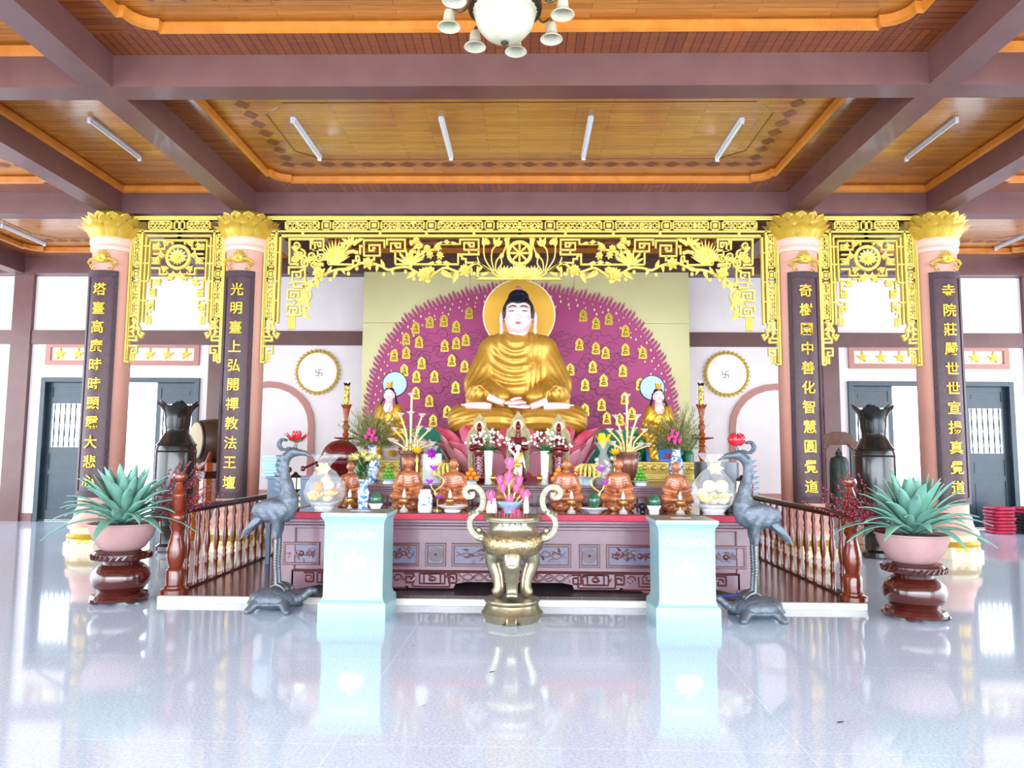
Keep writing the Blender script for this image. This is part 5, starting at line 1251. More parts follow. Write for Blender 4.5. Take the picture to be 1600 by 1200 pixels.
def planter(x, y, seed, label, s=1):
    t = thing('potted_agave', label, 'potted plant', (x, y, .502), 0, 'potted agaves')
    MB().lathe([(.0, 0), (.17, .0), (.21, .03), (.27, .12), (.305, .21), (.31, .25), (.325, .255), (.325, .27), (.30, .27), (.28, .24), (0, .235)], 44).build('pot', POT, t)
    MB().lathe([(0, .238), (.282, .238), (.282, .244), (0, .25)], 24).build('soil', mat('soil', '#4a3c34', .9), t)
    random.seed(seed); b = MB(); n = 62
    for k in range(n):
        lv = k/n; a = k*2.39996; el = R(82-62*lv+random.uniform(-6, 6)); L = (.52+.12*min(1, lv*2.2))*random.uniform(.9, 1.08); w = .15*random.uniform(.85, 1.1)
        d = Vector((cos(a)*cos(el), sin(a)*cos(el), sin(el))); base = Vector((cos(a)*.05, sin(a)*.05, .26+.10*(1-lv)))
        side = Vector((-sin(a), cos(a), 0)); up = side.cross(d)*-1; up = up if up.z >= 0 else -up
        v = []; f = []; m = 9; droop = (.06+.50*lv)*L
        for i in range(m+1):
            tt = i/m; c = base+d*(L*tt)-Vector((0, 0, 1))*droop*tt**2.3+Vector((cos(a), sin(a), 0))*.05*tt; ww = w*(.55+.75*tt-1.25*tt**2.6)*.5 if tt < 1 else .0006
            ww = max(ww, .0008); v += [c-side*ww+up*ww*.22, c-up*.004, c+side*ww+up*ww*.22]
        for i in range(m): q = i*3; f += [(q, q+1, q+4, q+3), (q+1, q+2, q+5, q+4)]
        b.add(v, f)
    o = b.build('leaves', AG, t, smooth=60); so = o.modifiers.new('thick', 'SOLIDIFY'); so.thickness = .005
    # red twigs
    q = MB(); q2 = MB()
    for k in range(22):
        a = R(random.uniform(25, 75)); L = random.uniform(.42, .85); p = Vector((s*.2+random.uniform(-.05, .05), .12+random.uniform(-.05, .05), .25)); pts = [p+Vector((s*cos(a)*L*u, .12*L*u, sin(a)*L*u-.05*u*u)) for u in (0, .35, .7, 1)]
        q.tube(pts, [.005, .004, .004, .002], 5)
        for j in range(18):
            u = .3+.7*j/18; c = pts[0].lerp(pts[-1], u)+Vector((random.uniform(-.014, .014), random.uniform(-.014, .014), random.uniform(-.014, .014))); q2.cb(c, (.014, .014, .014), Matrix())
    q.build('red_twigs', mat('twig_red', '#5c1220', .5), t, smooth=0, label='thin dark red dried twigs rising behind the leaves'); q2.build('red_berries', mat('berry_red', '#7c1a30', .5), t, smooth=0)
stool(-3.92, 7.45, 'dark red turned plant stool under the potted agave by the drum side newel'); planter(-3.92, 7.45, 4, 'blue green agave in a pinkish clay bowl by the drum side newel')
stool(3.74, 7.1, 'dark red turned plant stool under the potted agave by the bell side newel'); planter(3.74, 7.1, 9, 'blue green agave in a pinkish clay bowl by the bell side newel', -1)

# ------------------------------------------------------------------ tall dark vases, drum, bell, cushions
VSM = mat('dark_glazed_vase', '#221614', .22, col2='#181c18', scale=3, coat=.35)
for px, lab in ((268, 'tall dark glazed vase with a wavy lip, in front of the big drum'), (1372, 'tall dark glazed vase with a wavy lip, near the bronze bell')):
    x, y, _ = on(px, 11.15, 0); t = thing('floor_vase', lab, 'vase', (x, y, 0), 0, 'tall dark floor vases')
    MB().lathe([(.19, 0), (.22, .02), (.22, .08), (.17, .12), (.17, .3), (.2, .34), (.17, .38), (.19, .5), (.26, .65), (.285, .8), (.285, 1.5), (.27, 1.56), (.29, 1.58), (.25, 1.62), (.2, 1.72), (.17, 1.76), (.165, 1.82)], 40).build('body', VSM, t)
    def wv(r, z, a, i): k = max(0, (i-2)/4); return (r*(1+.10*k*cos(a*6)), z+.045*k*cos(a*6))
    MB().lathe([(.165, 1.82), (.18, 1.9), (.185, 2.0), (.2, 2.08), (.25, 2.16), (.29, 2.2), (.28, 2.205), (.235, 2.16), (.18, 2.05), (.15, 1.85)], 60, fn=wv).build('wavy_neck', VSM, t, smooth=70)
    b = MB()
    for zz in (.62, .84, 1.48): b.lathe([(.283 if zz > .7 else .25, zz-.015), (.295 if zz > .7 else .27, zz), (.285 if zz > .7 else .26, zz+.015)], 40)
    b.build('raised_bands', VSM, t)
x, y, z = at(346, 689, 12.45); t = thing('temple_drum', 'big temple drum with a pale skin head on a carved red wood stand', 'drum', (x, y, 0), R(44))
pr = [(.30, -.42), (.34, -.36), (.37, -.15), (.375, 0), (.37, .15), (.34, .36), (.30, .42)]
M = Matrix.Translation((0, 0, z)) @ Matrix.Rotation(R(90), 4, 'Y')
MB().lathe(pr, 40).xf(M).build('barrel', mat('drum_wood', '#5c4433', .4, col2='#4c382a', scale=5), t)
for s in (-1, 1):
    MB().lathe([(0, s*.434), (.29, s*.432), (.302, s*.428), (.302, s*.40)], 40).xf(M).build('drum_head', mat('drum_skin', '#cfbd98', .6, col2='#c4b08a', scale=3), t); q = MB().lathe([(.300, s*.36), (.325, s*.37), (.325, s*.41), (.306, s*.424)], 40).xf(M); q.build('head_rim', mat('drum_rim', '#221814', .4), t)
DW = mat('drum_stand_wood', '#8a3c1c', .3, coat=.4)
for s in (-1, 1):
    MB().tube([(s*.3, -.36, z-.18), (s*.3, -.26, z-.36), (s*.3, 0, z-.44), (s*.3, .26, z-.36), (s*.3, .36, z-.18)], [.03, .06, .07, .06, .03], 10).build('carved_cradle', DW, t)
    for u in (-.28, .28): MB().box(s*.3-.05, s*.3+.05, u-.045, u+.045, 0, z-.36).build('leg', mat('stand_leg_wood', '#b8651e', .35), t, bevel=.008)
MB().box(-.38, .38, -.33, .33, z-.62, z-.5).build('stretcher', DKW, t, bevel=.01)
x, y, z = at(1310, 700, 12.3); t = thing('temple_bell', 'tall grey green bronze bell hanging in a carved wooden frame', 'bell', (x, y, 0), R(-8))
MB().lathe([(.165, .62), (.18, .64), (.17, .72), (.155, .95), (.15, 1.25), (.145, 1.38), (.12, 1.45), (.05, 1.48), (.03, 1.55)], 36).build('bell', mat('green_bronze', '#4c5a54', .45, .4, col2='#414e49', scale=14, bump=.6, bscale=30), t)
MB().tube([(-.05, 0, 1.5), (0, 0, 1.6), (.05, 0, 1.5)], .018, 8).build('bell_loop', BRZ, t)
for s in (-1, 1): MB().box(s*.27-.05, s*.27+.05, -.05, .05, .0, 1.62).box(s*.27-.06, s*.27+.06, -.2, .2, 0, .07).build('post', mat('frame_post_wood', '#9a6226', .4, coat=.2), t, bevel=.008)
q = flatshape([[(-.46, 1.58), (-.42, 1.72), (-.24, 1.72), (-.2, 1.82), (-.1, 1.87), (.1, 1.87), (.2, 1.82), (.24, 1.72), (.42, 1.72), (.46, 1.58), (.2, 1.58), (.14, 1.66), (-.14, 1.66), (-.2, 1.58)]], .14, .01); q.build('carved_top', mat('frame_top_wood', '#7a4a30', .35, col2='#63392a', scale=14, bump=.6, bscale=28), t)
CU = mat('crimson_cushion', '#b01c40', .6, col2='#98183a', scale=12); CK = mat('black_cushion', '#241c24', .6)
cx, cy = at(1562, 820, 14.75).x, 14.75
first = None
def cushion(i):
    b = MB().lathe([(0, 0), (.2, .0), (.235, .012), (.245, .03), (.235, .05), (.2, .062), (0, .064)], 28, fn=lambda r, z, a, i: (r*(1/max(abs(cos(a)), abs(sin(a))))*.86 if r > .05 else r, z)); return b.mesh(60)
cm_ = cushion(0); cm_.materials.append(CU); cm2 = cushion(1); cm2.materials.append(CK)
word = ['resting on the floor', 'second from the floor', 'third from the floor', 'fourth from the floor', 'fifth from the floor', 'sixth from the floor', 'seventh from the floor', 'topmost of its stack']
for i in range(8):
    o = mkobj('floor_cushion', cm_, None); o.location = (cx+.012*((i*5) % 3-1), cy+.01*(i % 2), .064*i); o.rotation_euler = (0, 0, .04*((i*7) % 5-2)); tag(o, 'crimson floor cushion, %s, by the dark door' % word[i], 'cushion', 'stacked floor cushions by the door')
for i in range(8):
    o = mkobj('floor_cushion', cm2 if i < 6 else cm_, None); o.location = (cx+.56, cy+.02, .064*i); o.rotation_euler = (0, 0, .03*((i*3) % 5-2)); tag(o, '%s floor cushion, %s, in the stack nearest the picture edge' % ('black' if i < 6 else 'crimson', word[i]), 'cushion', 'stacked floor cushions by the door')
for m_ in (cm_, cm2):
    import bmesh
    b_ = bmesh.new(); b_.from_mesh(m_); bmesh.ops.recalc_face_normals(b_, faces=b_.faces); b_.to_mesh(m_); b_.free()
q = MB().tube([tuple(p) for p in spline([Vector(on(1125, 7.5, .092)), Vector(on(1150, 7.62, .092)), Vector(on(1165, 7.75, .09)), Vector(on(1178, 7.9, .09))], 6)], .008, 6).build('blue_cable', mat('blue_plastic', '#1c50c0', .4)); tag(q, 'blue cable lying on the mat behind the donation box', 'cable')
# ------------------------------------------------------------------ figures and offerings on the altar
def lab_(name, label, cat, px, Y, z, group=None, rz=0, sc=1): return thing(name, label, cat, on(px, Y, z), rz, group, sc)
MK = mat('carved_amber_wood', '#c0774a', .28, col2='#8a4628', scale=9, coat=.5)
def monkfn(P):
    x, y, z = P[..., 0], P[..., 1], P[..., 2]; Q = np.stack([np.abs(x), y, z], -1)
    v = sd_ell(P, (0, .01, .27), (.082, .062, .12)); v = smin(v, sd_ell(P, (0, .01, .335), (.092, .05, .04)), .03)
    v = smin(v, sd_cap(Q, (.08, .005, .33), (.115, -.01, .22), .034, .036), .02); v = smin(v, sd_cap(Q, (.115, -.015, .215), (.03, -.085, .2), .032, .022), .02)
    v = smin(v, sd_cap(Q, (.05, -.0, .13), (.13, -.05, .13), .05, .045), .03); v = smin(v, sd_cap(Q, (.13, -.055, .125), (.02, -.11, .12), .04, .034), .02)
    v = smin(v, sd_cap(P, (0, 0, .37), (0, -.005, .42), .026, .03), .02); v = smin(v, sd_ell(P, (0, -.008, .455), (.042, .046, .056)), .01)
    v = smin(v, sd_ell(P, (0, -.053, .45), (.007, .01, .013)), .006); v = smin(v, sd_ell(Q, (.044, .0, .445), (.008, .012, .024)), .006); v = smin(v, sd_ell(P, (0, -.043, .428), (.014, .01, .006)), .006)
    v = v+.004*np.exp(-(((np.abs(x)-.018)/.012)**2+((z-.462)/.006)**2+((y+.05)/.03)**2))
    f = .0022*(1-np.abs(np.sin((np.sqrt(x*x+(z-.42)**2))*pi/.024)))*np.clip((.36-z)*20, 0, 1)*np.clip(-y*30, 0, 1)
    v = v-f
    b = sd_ell(P, (0, -.01, .04), (.155, .115, .07)); b = b-.006*np.sin(np.arctan2(y, x)*9+z*60); v = smin(v, b, .02)
    return np.maximum(v, -z)
t = thing('seated_monk_figure', '', 'figurine'); sdmesh(monkfn, (-.19, -.15, -.01), (.19, .12, .53), .0062, 'body', MK, t)
ml = [(547, 8.45, 'shadowed carved wood monk figure behind the chrysanthemum vase', .98), (637, 8.3, 'carved wood seated monk figure beside the blue and white jar', 1.08), (708, 8.3, 'carved wood seated monk figure above the wide white dish', 1.06), (797, 8.45, 'carved wood monk figure half hidden by the pink lotus bouquet', 1.0), (885, 8.3, 'carved wood seated monk figure beside the orange fruit', 1.06), (966, 8.3, 'carved wood seated monk figure between two watermelons', 1.08), (1057, 8.3, 'carved wood seated monk figure beside the wrapped fruit basket', 1.03)]
for i, (px, Y, lb, s) in enumerate(ml):
    p = on(px, Y, AZ); s *= 1.04
    if i == 0: t.location = p; t['label'] = lb; t['group'] = 'carved monk figures'; t.scale = (s, s, s)
    else: dup(t, p, lb, rz=.1*((i*3) % 5-2), sc=(s*(1 if i % 2 else -1), s, s))
# glass oil lamps
GOL = mat('amber_oil', '#a8691a', .08, .5, coat=1); GLA = mat('clear_glass', '#e8f0f4', .03, trans=1, alpha=1)
t = thing('oil_lamp', '', 'oil lamp')
MB().lathe([(.045, 0), (.05, .01), (.03, .03), (.012, .045), (.012, .06)], 24).build('foot', mat('pale_crystal', '#d8d8d4', .1, .2, coat=1), t)
MB().lathe([(.012, .06), (.045, .075), (.058, .10), (.055, .125), (.03, .14), (.02, .145)], 24).build('oil_bowl', GOL, t)
MB().lathe([(.018, .143), (.024, .16), (.018, .19), (.012, .22), (.0, .235)], 16).build('glass_chimney', mat('chimney_glass', '#d8e0e4', .05, .1, alpha=.55, coat=1), t)
ol = [(546, 'before the shadowed monk behind the chrysanthemums'), (631, 'before the monk beside the blue and white jar'), (703, 'standing just behind the wide white dish'), (893, 'before the monk beside the orange fruit'), (974, 'before the monk between two watermelons'), (1063, 'before the monk beside the wrapped basket')]
for i, (px, lb) in enumerate(ol):
    p = on(px, 7.98, AZ); lb = 'glass oil lamp with amber bowl, ' + lb
    if i == 0: t.location = p; t['label'] = lb; t['group'] = 'glass oil lamps'; t.scale = (1, 1, 1)
    else: dup(t, p, lb)
PORC = mat('white_porcelain', '#eef0f2', .18, coat=.6); BLU = mat('blue_glaze', '#2f66c0', .25)
BW = bpy.data.materials.new('blue_white_porcelain'); BW.use_nodes = True; nt = BW.node_tree; N = nt.nodes; Lk = nt.links.new; b = N['Principled BSDF']; tc = N.new('ShaderNodeTexCoord'); no = N.new('ShaderNodeTexNoise'); no.inputs['Scale'].default_value = 22; no.inputs['Detail'].default_value = 2; Lk(tc.outputs['Object'], no.inputs['Vector']); cr = N.new('ShaderNodeValToRGB'); cr.color_ramp.elements[0].position = .5; cr.color_ramp.elements[1].position = .54; cr.color_ramp.elements[0].color = srgb('#e8eef6'); cr.color_ramp.elements[1].color = srgb('#3f78c8'); Lk(no.outputs[0], cr.inputs[0]); Lk(cr.outputs[0], b.inputs['Base Color']); b.inputs['Roughness'].default_value = .2
YEL = mat('yellow_petals', '#eadf7a', .6, col2='#f2ecaa', scale=20); GRE = mat('stem_green', '#4f8a4a', .6, col2='#3b7040', scale=20)
# chrysanthemum vase
t = lab_('flower_vase', 'white vase with blue flowers holding pale yellow chrysanthemums, beside a watermelon', 'vase', 567, 7.95, AZ)
MB().lathe([(.05, 0), (.055, .02), (.05, .06), (.062, .14), (.065, .2), (.045, .26), (.04, .3), (.055, .335), (.05, .335), (.036, .3)], 28).build('vase', BW, t)
b = MB(); random.seed(1)
for k in range(110): a = random.uniform(0, 6.28); e = random.uniform(.2, .9); b.leaf((.02*cos(a), .02*sin(a), .32+random.uniform(0, .22)), (cos(a)*.45, sin(a)*.45, e+.2), (1, 0, 0), .15, .022, -.1, .2)
b.build('foliage', GRE, t); b = MB()
def pompon(b, c, r, n=26):
    for k in range(n):
        z = 1-1.5*k/n; a = k*2.4; q = sqrt(max(0, 1-z*z)); b.leaf(c, (q*cos(a), q*sin(a), z), (0, 0, 1) if abs(z) < .8 else (1, 0, 0), r, r*.55, .2, .3, n=3)
for k in range(11): a = k*2.4; r = .045*sqrt(k); pompon(b, Vector((r*cos(a)*1.15, r*sin(a), .585-2.2*r*r)), .062)
b.build('chrysanthemums', YEL, t, flip=False)
# melons, bowls, plates
WM = mat('watermelon_rind', '#1c4a3c', .2, col2='#35704e', scale=9, stretch=(3, 3, .3), coat=.5)
for px, pl, lb in ((587, 0, 'beside the chrysanthemum vase'), (928, 1, 'on a wide dish next to the purple lotus lamp'), (1022, 0, 'beside the monk by the wrapped basket')):
    zz = AZ
    if pl:
        q = MB().lathe([(.06, 0), (.07, .012), (.11, .03), (.15, .05), (.148, .055), (.08, .03), (0, .025)], 30).mesh(60); o = mkobj('dish', q, PORC); o.location = on(px, 7.95, zz); tag(o, 'wide pale dish with a bowl and small melon on it', 'dish'); zz += .027
    x, y, z_ = on(px, 7.95, zz); o = mkobj('offering_bowl', MB().lathe([(.05, 0), (.055, .02), (.05, .03), (.075, .07), (.078, .085), (.07, .085), (.06, .05), (0, .045)] if not pl else [(.06, 0), (.075, .012), (.085, .03), (.08, .032), (0, .025)], 28).mesh(60), PORC); o.location = (x, y, zz); tag(o, 'white footed bowl holding a watermelon, ' + lb, 'bowl', 'white footed bowls')
    o = MB().ell((0, 0, .078), (.068, .068, .08), 24).build('watermelon', WM); o.location = (x, y, zz+(.045 if not pl else .025)); tag(o, 'small dark green watermelon, ' + lb, 'watermelon', 'small watermelons'); o.location.z += .001
o = mkobj('white_dish', MB().lathe([(.08, 0), (.09, .015), (.085, .025), (.13, .05), (.165, .07), (.16, .075), (.09, .04), (0, .035)], 32, fn=lambda r, z, a, i: (r*(1+.02*cos(a*12)), z)).mesh(60), PORC); o.location = on(707, 7.9, AZ); tag(o, 'wide white scalloped dish in front of a seated monk figure', 'dish')
# blue and white jar
t = lab_('lidded_jar', 'white jar with a broad blue pattern between two seated monk figures', 'jar', 664, 7.93, AZ)
MB().lathe([(.07, 0), (.078, .015), (.078, .07)], 28).build('jar_base', PORC, t); MB().lathe([(.078, .07), (.079, .075), (.079, .15), (.076, .16)], 28).build('blue_band', BW, t); MB().lathe([(.076, .16), (.07, .185), (.055, .195), (.058, .20), (.06, .225), (.05, .235), (0, .238)], 28).build('lid', PORC, t)
# purple lotus lamps on curved stems
PUR = mat('purple_petals', '#b04ad0', .35, coat=.3)
for px, s, lb in ((683, 1, 'purple lotus lamp on a curling gold stem beside the blue banded jar'), (933, -1, 'purple lotus lamp on a curling gold stem beside the small melon')):
    t = lab_('lotus_lamp', lb, 'lamp', px, 8.12, AZ, 'purple lotus lamps'); b = MB()
    b.tube([tuple(p) for p in spline([Vector((0, 0, 0)), Vector((s*-.0, 0, .12)), Vector((s*-.03, 0, .2)), Vector((s*.05, 0, .27)), Vector((s*.06, 0, .34)), Vector((s*-.02, 0, .39)), Vector((s*-.04, 0, .43))], 5)], .009, 8); b.tube([(s*.0, 0, .17), (s*-.06, 0, .24), (s*-.08, 0, .29)], .006, 6); b.lathe([(.05, 0), (.05, .012), (.01, .02)], 20); b.build('stem', mat('pale_gold_stem', '#d8c070', .3, .4), t)
    for c, r in (((s*-.04, 0, .43), .07), ((s*-.085, 0, .285), .06), ((s*.02, -.03, .12), .05)):
        b = MB(); petal_ring(b, 7, .01, 0, r*.8, r*.9, 1.1, 0, .0, .06, c=c); b.build('lotus_flower', PUR, t, flip=False)
    b = MB().leaf((s*.02, 0, .2), (s*.9, 0, .3), (0, 0, 1), .1, .05, .1).build('leaf', GRN, t)
# pink lotus bouquet in blue bowl
PKL = mat('pink_lotus_cloth', '#e07aa8', .45, col2='#d86098', scale=14)
t = lab_('lotus_bouquet', 'bouquet of pink cloth lotus flowers in a blue and white bowl behind the bronze urn', 'bouquet', 796, 7.95, AZ)
MB().lathe([(.06, 0), (.065, .03), (.10, .06), (.135, .10), (.14, .115), (.13, .115), (.09, .075), (0, .07)], 32).build('bowl', mat('pale_blue_glaze', '#9dbfe6', .2, coat=.5), t)
b = MB(); cs = [(-.0, -.02, .50, .085), (-.10, 0, .32, .07), (.10, 0, .32, .07), (-.01, -.06, .36, .07), (-.07, -.05, .25, .055), (.07, -.05, .25, .055), (.13, 0, .20, .05), (-.2, -.02, .15, .085), (.17, -.02, .16, .085), (0, -.10, .12, .07)]
for x, y, z, r in cs: b.tube([(0, 0, .07), (x*.5, y*.5, z*.55), (x, y, z)], .009, 6)
b.build('stems', mat('pale_stem', '#d8d0a0', .5), t)
for x, y, z, r in cs:
    b = MB(); petal_ring(b, 6, .015, -r*.7, r*.75, r*1.7, 1.15, 0, -.25, .05, c=(x, y, z)); petal_ring(b, 5, .01, -r*.6, r*.5, r*1.7, 1.2, .5, -.2, .05, c=(x, y, z)); b.build('lotus_flower', PKL, t, flip=False)
# little bottles, apples, white vase beside the bouquet
for px, h, lb in ((764, .12, 'short white bottle behind the urn handle, outer of two'), (772, .15, 'taller white bottle beside the blue bowl'), (822, .2, 'small white vase on the bell side of the blue bowl')):
    o = mkobj('white_bottle', MB().lathe([(.028, 0), (.032, .01), (.03, h*.5), (.02, h*.75), (.015, h*.85), (.02, h), (0, h)], 20).mesh(60), PORC); o.location = on(px, 7.9, AZ); tag(o, lb, 'bottle', 'small white bottles')
APP = mat('apple_skin', '#d8603a', .3, col2='#e8a04a', scale=5, coat=.4)
def fruitpile(px, Y, z, mat_, name, cat, lab, grp, r, rows, stem=None):
    x0, y0, z0 = on(px, Y, z); i = 0; me = MB().lathe([(.0, -r*.86), (r*.3, -r*.92), (r*.8, -r*.6), (r, 0), (r*.82, r*.6), (r*.35, r*.9), (0, r*.8)], 16).mesh(80)
    for lv, pts in enumerate(rows):
        for dx, dy in sorted(pts):
            o = mkobj(name, me, mat_ if not me.materials else None); o.location = (x0+dx*r, y0+dy*r, z0+r*.92+lv*r*1.6); w_ = ['bottom layer', 'second layer', 'upper layer'][min(lv, 2)]+' '+ORD[sorted(pts).index((dx, dy))]+' from left' if lv < len(rows)-1 else 'topmost'
            tag(o, lab % w_, cat, grp); i += 1
T3 = [[(-1.02, -.6), (1.02, -.6), (0, 1.16), (0, -1.9)], [(-.55, -.2), (.6, -.2)], [(0, -.2)]]
T6 = [[(-2.1, -.6), (0, -.8), (2.1, -.6), (-1.05, 1.2), (1.05, 1.2)], [(-1.05, -.3), (1.05, -.3), (0, 1.0)], [(-.1, .1)]]
fruitpile(757, 8.05, AZ, APP, 'apple', 'apple', 'red and yellow apple by the pink bouquet, %s', 'apples beside the bouquet', .033, [[(0, 0), (2.1, 0)], [(.2, -.1)], [(.0, 0)]])
# wrapped fruit baskets
CEL = mat('cellophane', '#eef2f6', .12, alpha=.22, coat=1, bump=.8, bscale=22)
def basket(px, Y, lab, cols, seed, s=1):
    t = lab_('wrapped_fruit_basket', lab, 'fruit basket', px, Y, AZ, 'wrapped fruit baskets', sc=s)
    MB().lathe([(.09, 0), (.1, .02), (.09, .035), (.13, .06), (.135, .075), (.12, .07), (0, .06)], 28).build('dish', PORC, t)
    random.seed(seed)
    for k, (c, pos, r) in enumerate(cols):
        b = MB().ell(pos, (r, r, r*.95), 16); b.build('fruit', c, t)
    b = MB()
    for k in range(9): a = R(200+k*17); b.tube([(-.0+.07*cos(a), -.07+.02*sin(a), .1+.01*k), (.0+.13*cos(a), -.10, .12+.005*k), (.16*cos(a), -.09, .17)], [.012, .018, .01], 8)
    b.build('banana_hand', mat('banana_skin', '#e6d684', .4, col2='#d8c660', scale=10), t)
    def cf(r, z, a, i): return (r*(1+.08*cos(a*9+i)+.04*cos(a*17)), z+.01*cos(a*7))
    MB().lathe([(.10, .02), (.16, .08), (.19, .17), (.17, .27), (.10, .36), (.04, .40), (.05, .44), (.11, .50), (.13, .53)], 60, fn=cf).build('cellophane_wrap', CEL, t, smooth=25, label='crinkled clear cellophane gathered at the top')
    b = MB()
    for k in range(6): a = k*pi/3; b.leaf((0, -.03, .40), (cos(a), -.4, sin(a)*.7), (0, -1, 0), .1, .05, .4, .2)
    b.build('ribbon_bow', mat('cream_ribbon', '#f0e6b0', .4), t)
ORN = mat('orange_skin', '#ee8c1c', .45, col2='#f09a2c', scale=40); PEAR = mat('pale_pear', '#efe6c0', .4)
basket(507, 8.1, 'cellophane wrapped fruit basket with an orange on top, beside the chrysanthemums', [(ORN, (-.05, -.06, .22), .055), (PEAR, (.05, -.06, .24), .055), (PEAR, (0, .03, .28), .05), (APP, (.08, 0, .17), .05), (PEAR, (-.09, 0, .15), .055), (PEAR, (.02, -.0, .13), .06)], 1, 1.12)
basket(1115, 8.1, 'cellophane wrapped fruit basket with a cream bow, beside a seated monk figure', [(PEAR, (-.05, -.06, .24), .06), (PEAR, (.06, -.05, .24), .062), (GRN, (.09, -.03, .17), .03), (PEAR, (-.1, 0, .17), .055), (PEAR, (.09, .02, .13), .06), (PEAR, (.0, 0, .13), .06)], 2, 1.2)
# lanterns, speaker, books, flower
BLK = mat('black_lacquer', '#17130f', .25)
for px, lb in ((460, 'small black framed lantern with white panels, under the open lotus crane head'), (1160, 'small black framed lantern behind the neck of the closed lotus crane')):
    t = lab_('table_lantern', lb, 'lantern', px, 8.0, AZ, 'table lanterns'); MB().lathe([(.05, 0), (.055, .02), (.02, .04), (.02, .07), (.06, .1), (.06, .15), (.03, .17), (.025, .19), (.055, .22), (.06, .35), (.065, .36), (.03, .385), (.01, .41)], 6).build('frame', BLK, t, smooth=0)
    b = MB(); 
    for z0, z1, r in ((.225, .345, .057), (.105, .145, .062)):
        for k in range(6): a = R(30+60*k); M = Matrix.Rotation(a, 4, 'Z'); b.box(r*.87, r*.9+.003, -r*.36, r*.36, z0, z1, M)
    b.build('white_panel', mat('lantern_panel', '#f0ead0', .5), t, smooth=0)
t = lab_('speaker', 'small black speaker at the end of the altar table beside the basket', 'speaker', 1144, 8.2, AZ); MB().box(-.055, .055, -.05, .05, 0, .13).build('cabinet', mat('speaker_black', '#2a2a30', .5), t, bevel=.006); MB().lathe([(.0, 0), (.02, .002), (.036, .012), (.042, .012), (.042, .0)], 24).xf(Matrix.Translation((0, -.05, .065)) @ Matrix.Rotation(R(90), 4, 'X')).build('cone', BLK, t)
t = lab_('webcam_speaker', 'small round black speaker behind the limes near a watermelon', 'speaker', 1004, 8.2, AZ); MB().ell((0, 0, .055), (.04, .035, .04), 20).build('ball', mat('speaker_dark', '#1c2030', .3), t); MB().lathe([(.03, 0), (.03, .012), (.01, .02)], 16).build('foot', BLK, t)
b = MB()
t = lab_('offering_flower', 'small white and yellow flower head lying by the lantern', 'flower', 463, 7.95, AZ); pompon(b, Vector((0, 0, .05)), .06, 30); b.build('petals', PORC, t, flip=False); MB().ell((.03, -.02, .06), .022, 10).build('yellow_heart', YEL, t)
# side desk with books and wooden fish
DK = mat('blue_grey_desk', '#6f7f96', .4, col2='#66758c', scale=4)
x0 = on(414, 9.45, 1)[0]; x1 = on(556, 9.45, 1)[0]-.0; x1 = min(x1, -2.2)
t = thing('side_desk', 'blue grey side desk at the drum end of the altar tiers', 'desk', ((x0+x1)/2, 9.75, PF)); w = (x1-x0)/2
MB().box(-w, w, -.3, .3, 1.07, 1.10).box(-w+.02, w-.02, -.28, .28, .5, 1.07).build('cabinet', DK, t, bevel=.005)
for sx in (-1, 1):
    for sy in (-1, 1): MB().box(sx*(w-.05)-.025, sx*(w-.05)+.025, sy*.25-.025, sy*.25+.025, 0, .5).build('leg', DK, t, smooth=0)
for k in range(7): 
    o = MB().box(-.09, .09, -.12, .12, 0, .038).build('prayer_book', mat('pale_blue_cover', '#9cc4d8', .5), bevel=.004); x, y, z_ = on(424, 9.7, PF+1.101); o.location = (x+.006*((k*3) % 4), y, z_+.0395*k); o.rotation_euler = (0, 0, .05*((k*5) % 3-1))
    tag(o, 'pale blue prayer book, %s of the stack behind the crane neck' % ['lowest', 'second', 'third', 'fourth', 'fifth', 'sixth', 'topmost'][k], 'book', 'stack of pale blue books')
t = thing('wooden_fish', 'large dark red lacquered wooden fish drum behind the fruit basket', 'wooden fish', on(531, 9.6, PF+1.101))
MRD = mat('dark_red_lacquer', '#5e1414', .2, col2='#4a0e10', scale=5, coat=.7)
sdmesh(lambda P: np.maximum(smin(smin(sd_ell(P, (0, 0, .26), (.24, .22, .22)), sd_ell(P, (-.2, 0, .17), (.12, .1, .09)), .08), sd_ell(P, (0, .02, .06), (.17, .15, .06)), .03), -np.maximum(np.abs(P[..., 2]-.2)-.012, P[..., 1]+.1)), (-.36, -.26, -.01), (.28, .26, .5), .014, 'body', MRD, t)
MB().tube([(-.12, -.26, .24), (-.36, -.34, .12)], [.016, .014], 8).ell((-.38, -.345, .11), .035, 10).build('striker', MRD, t)
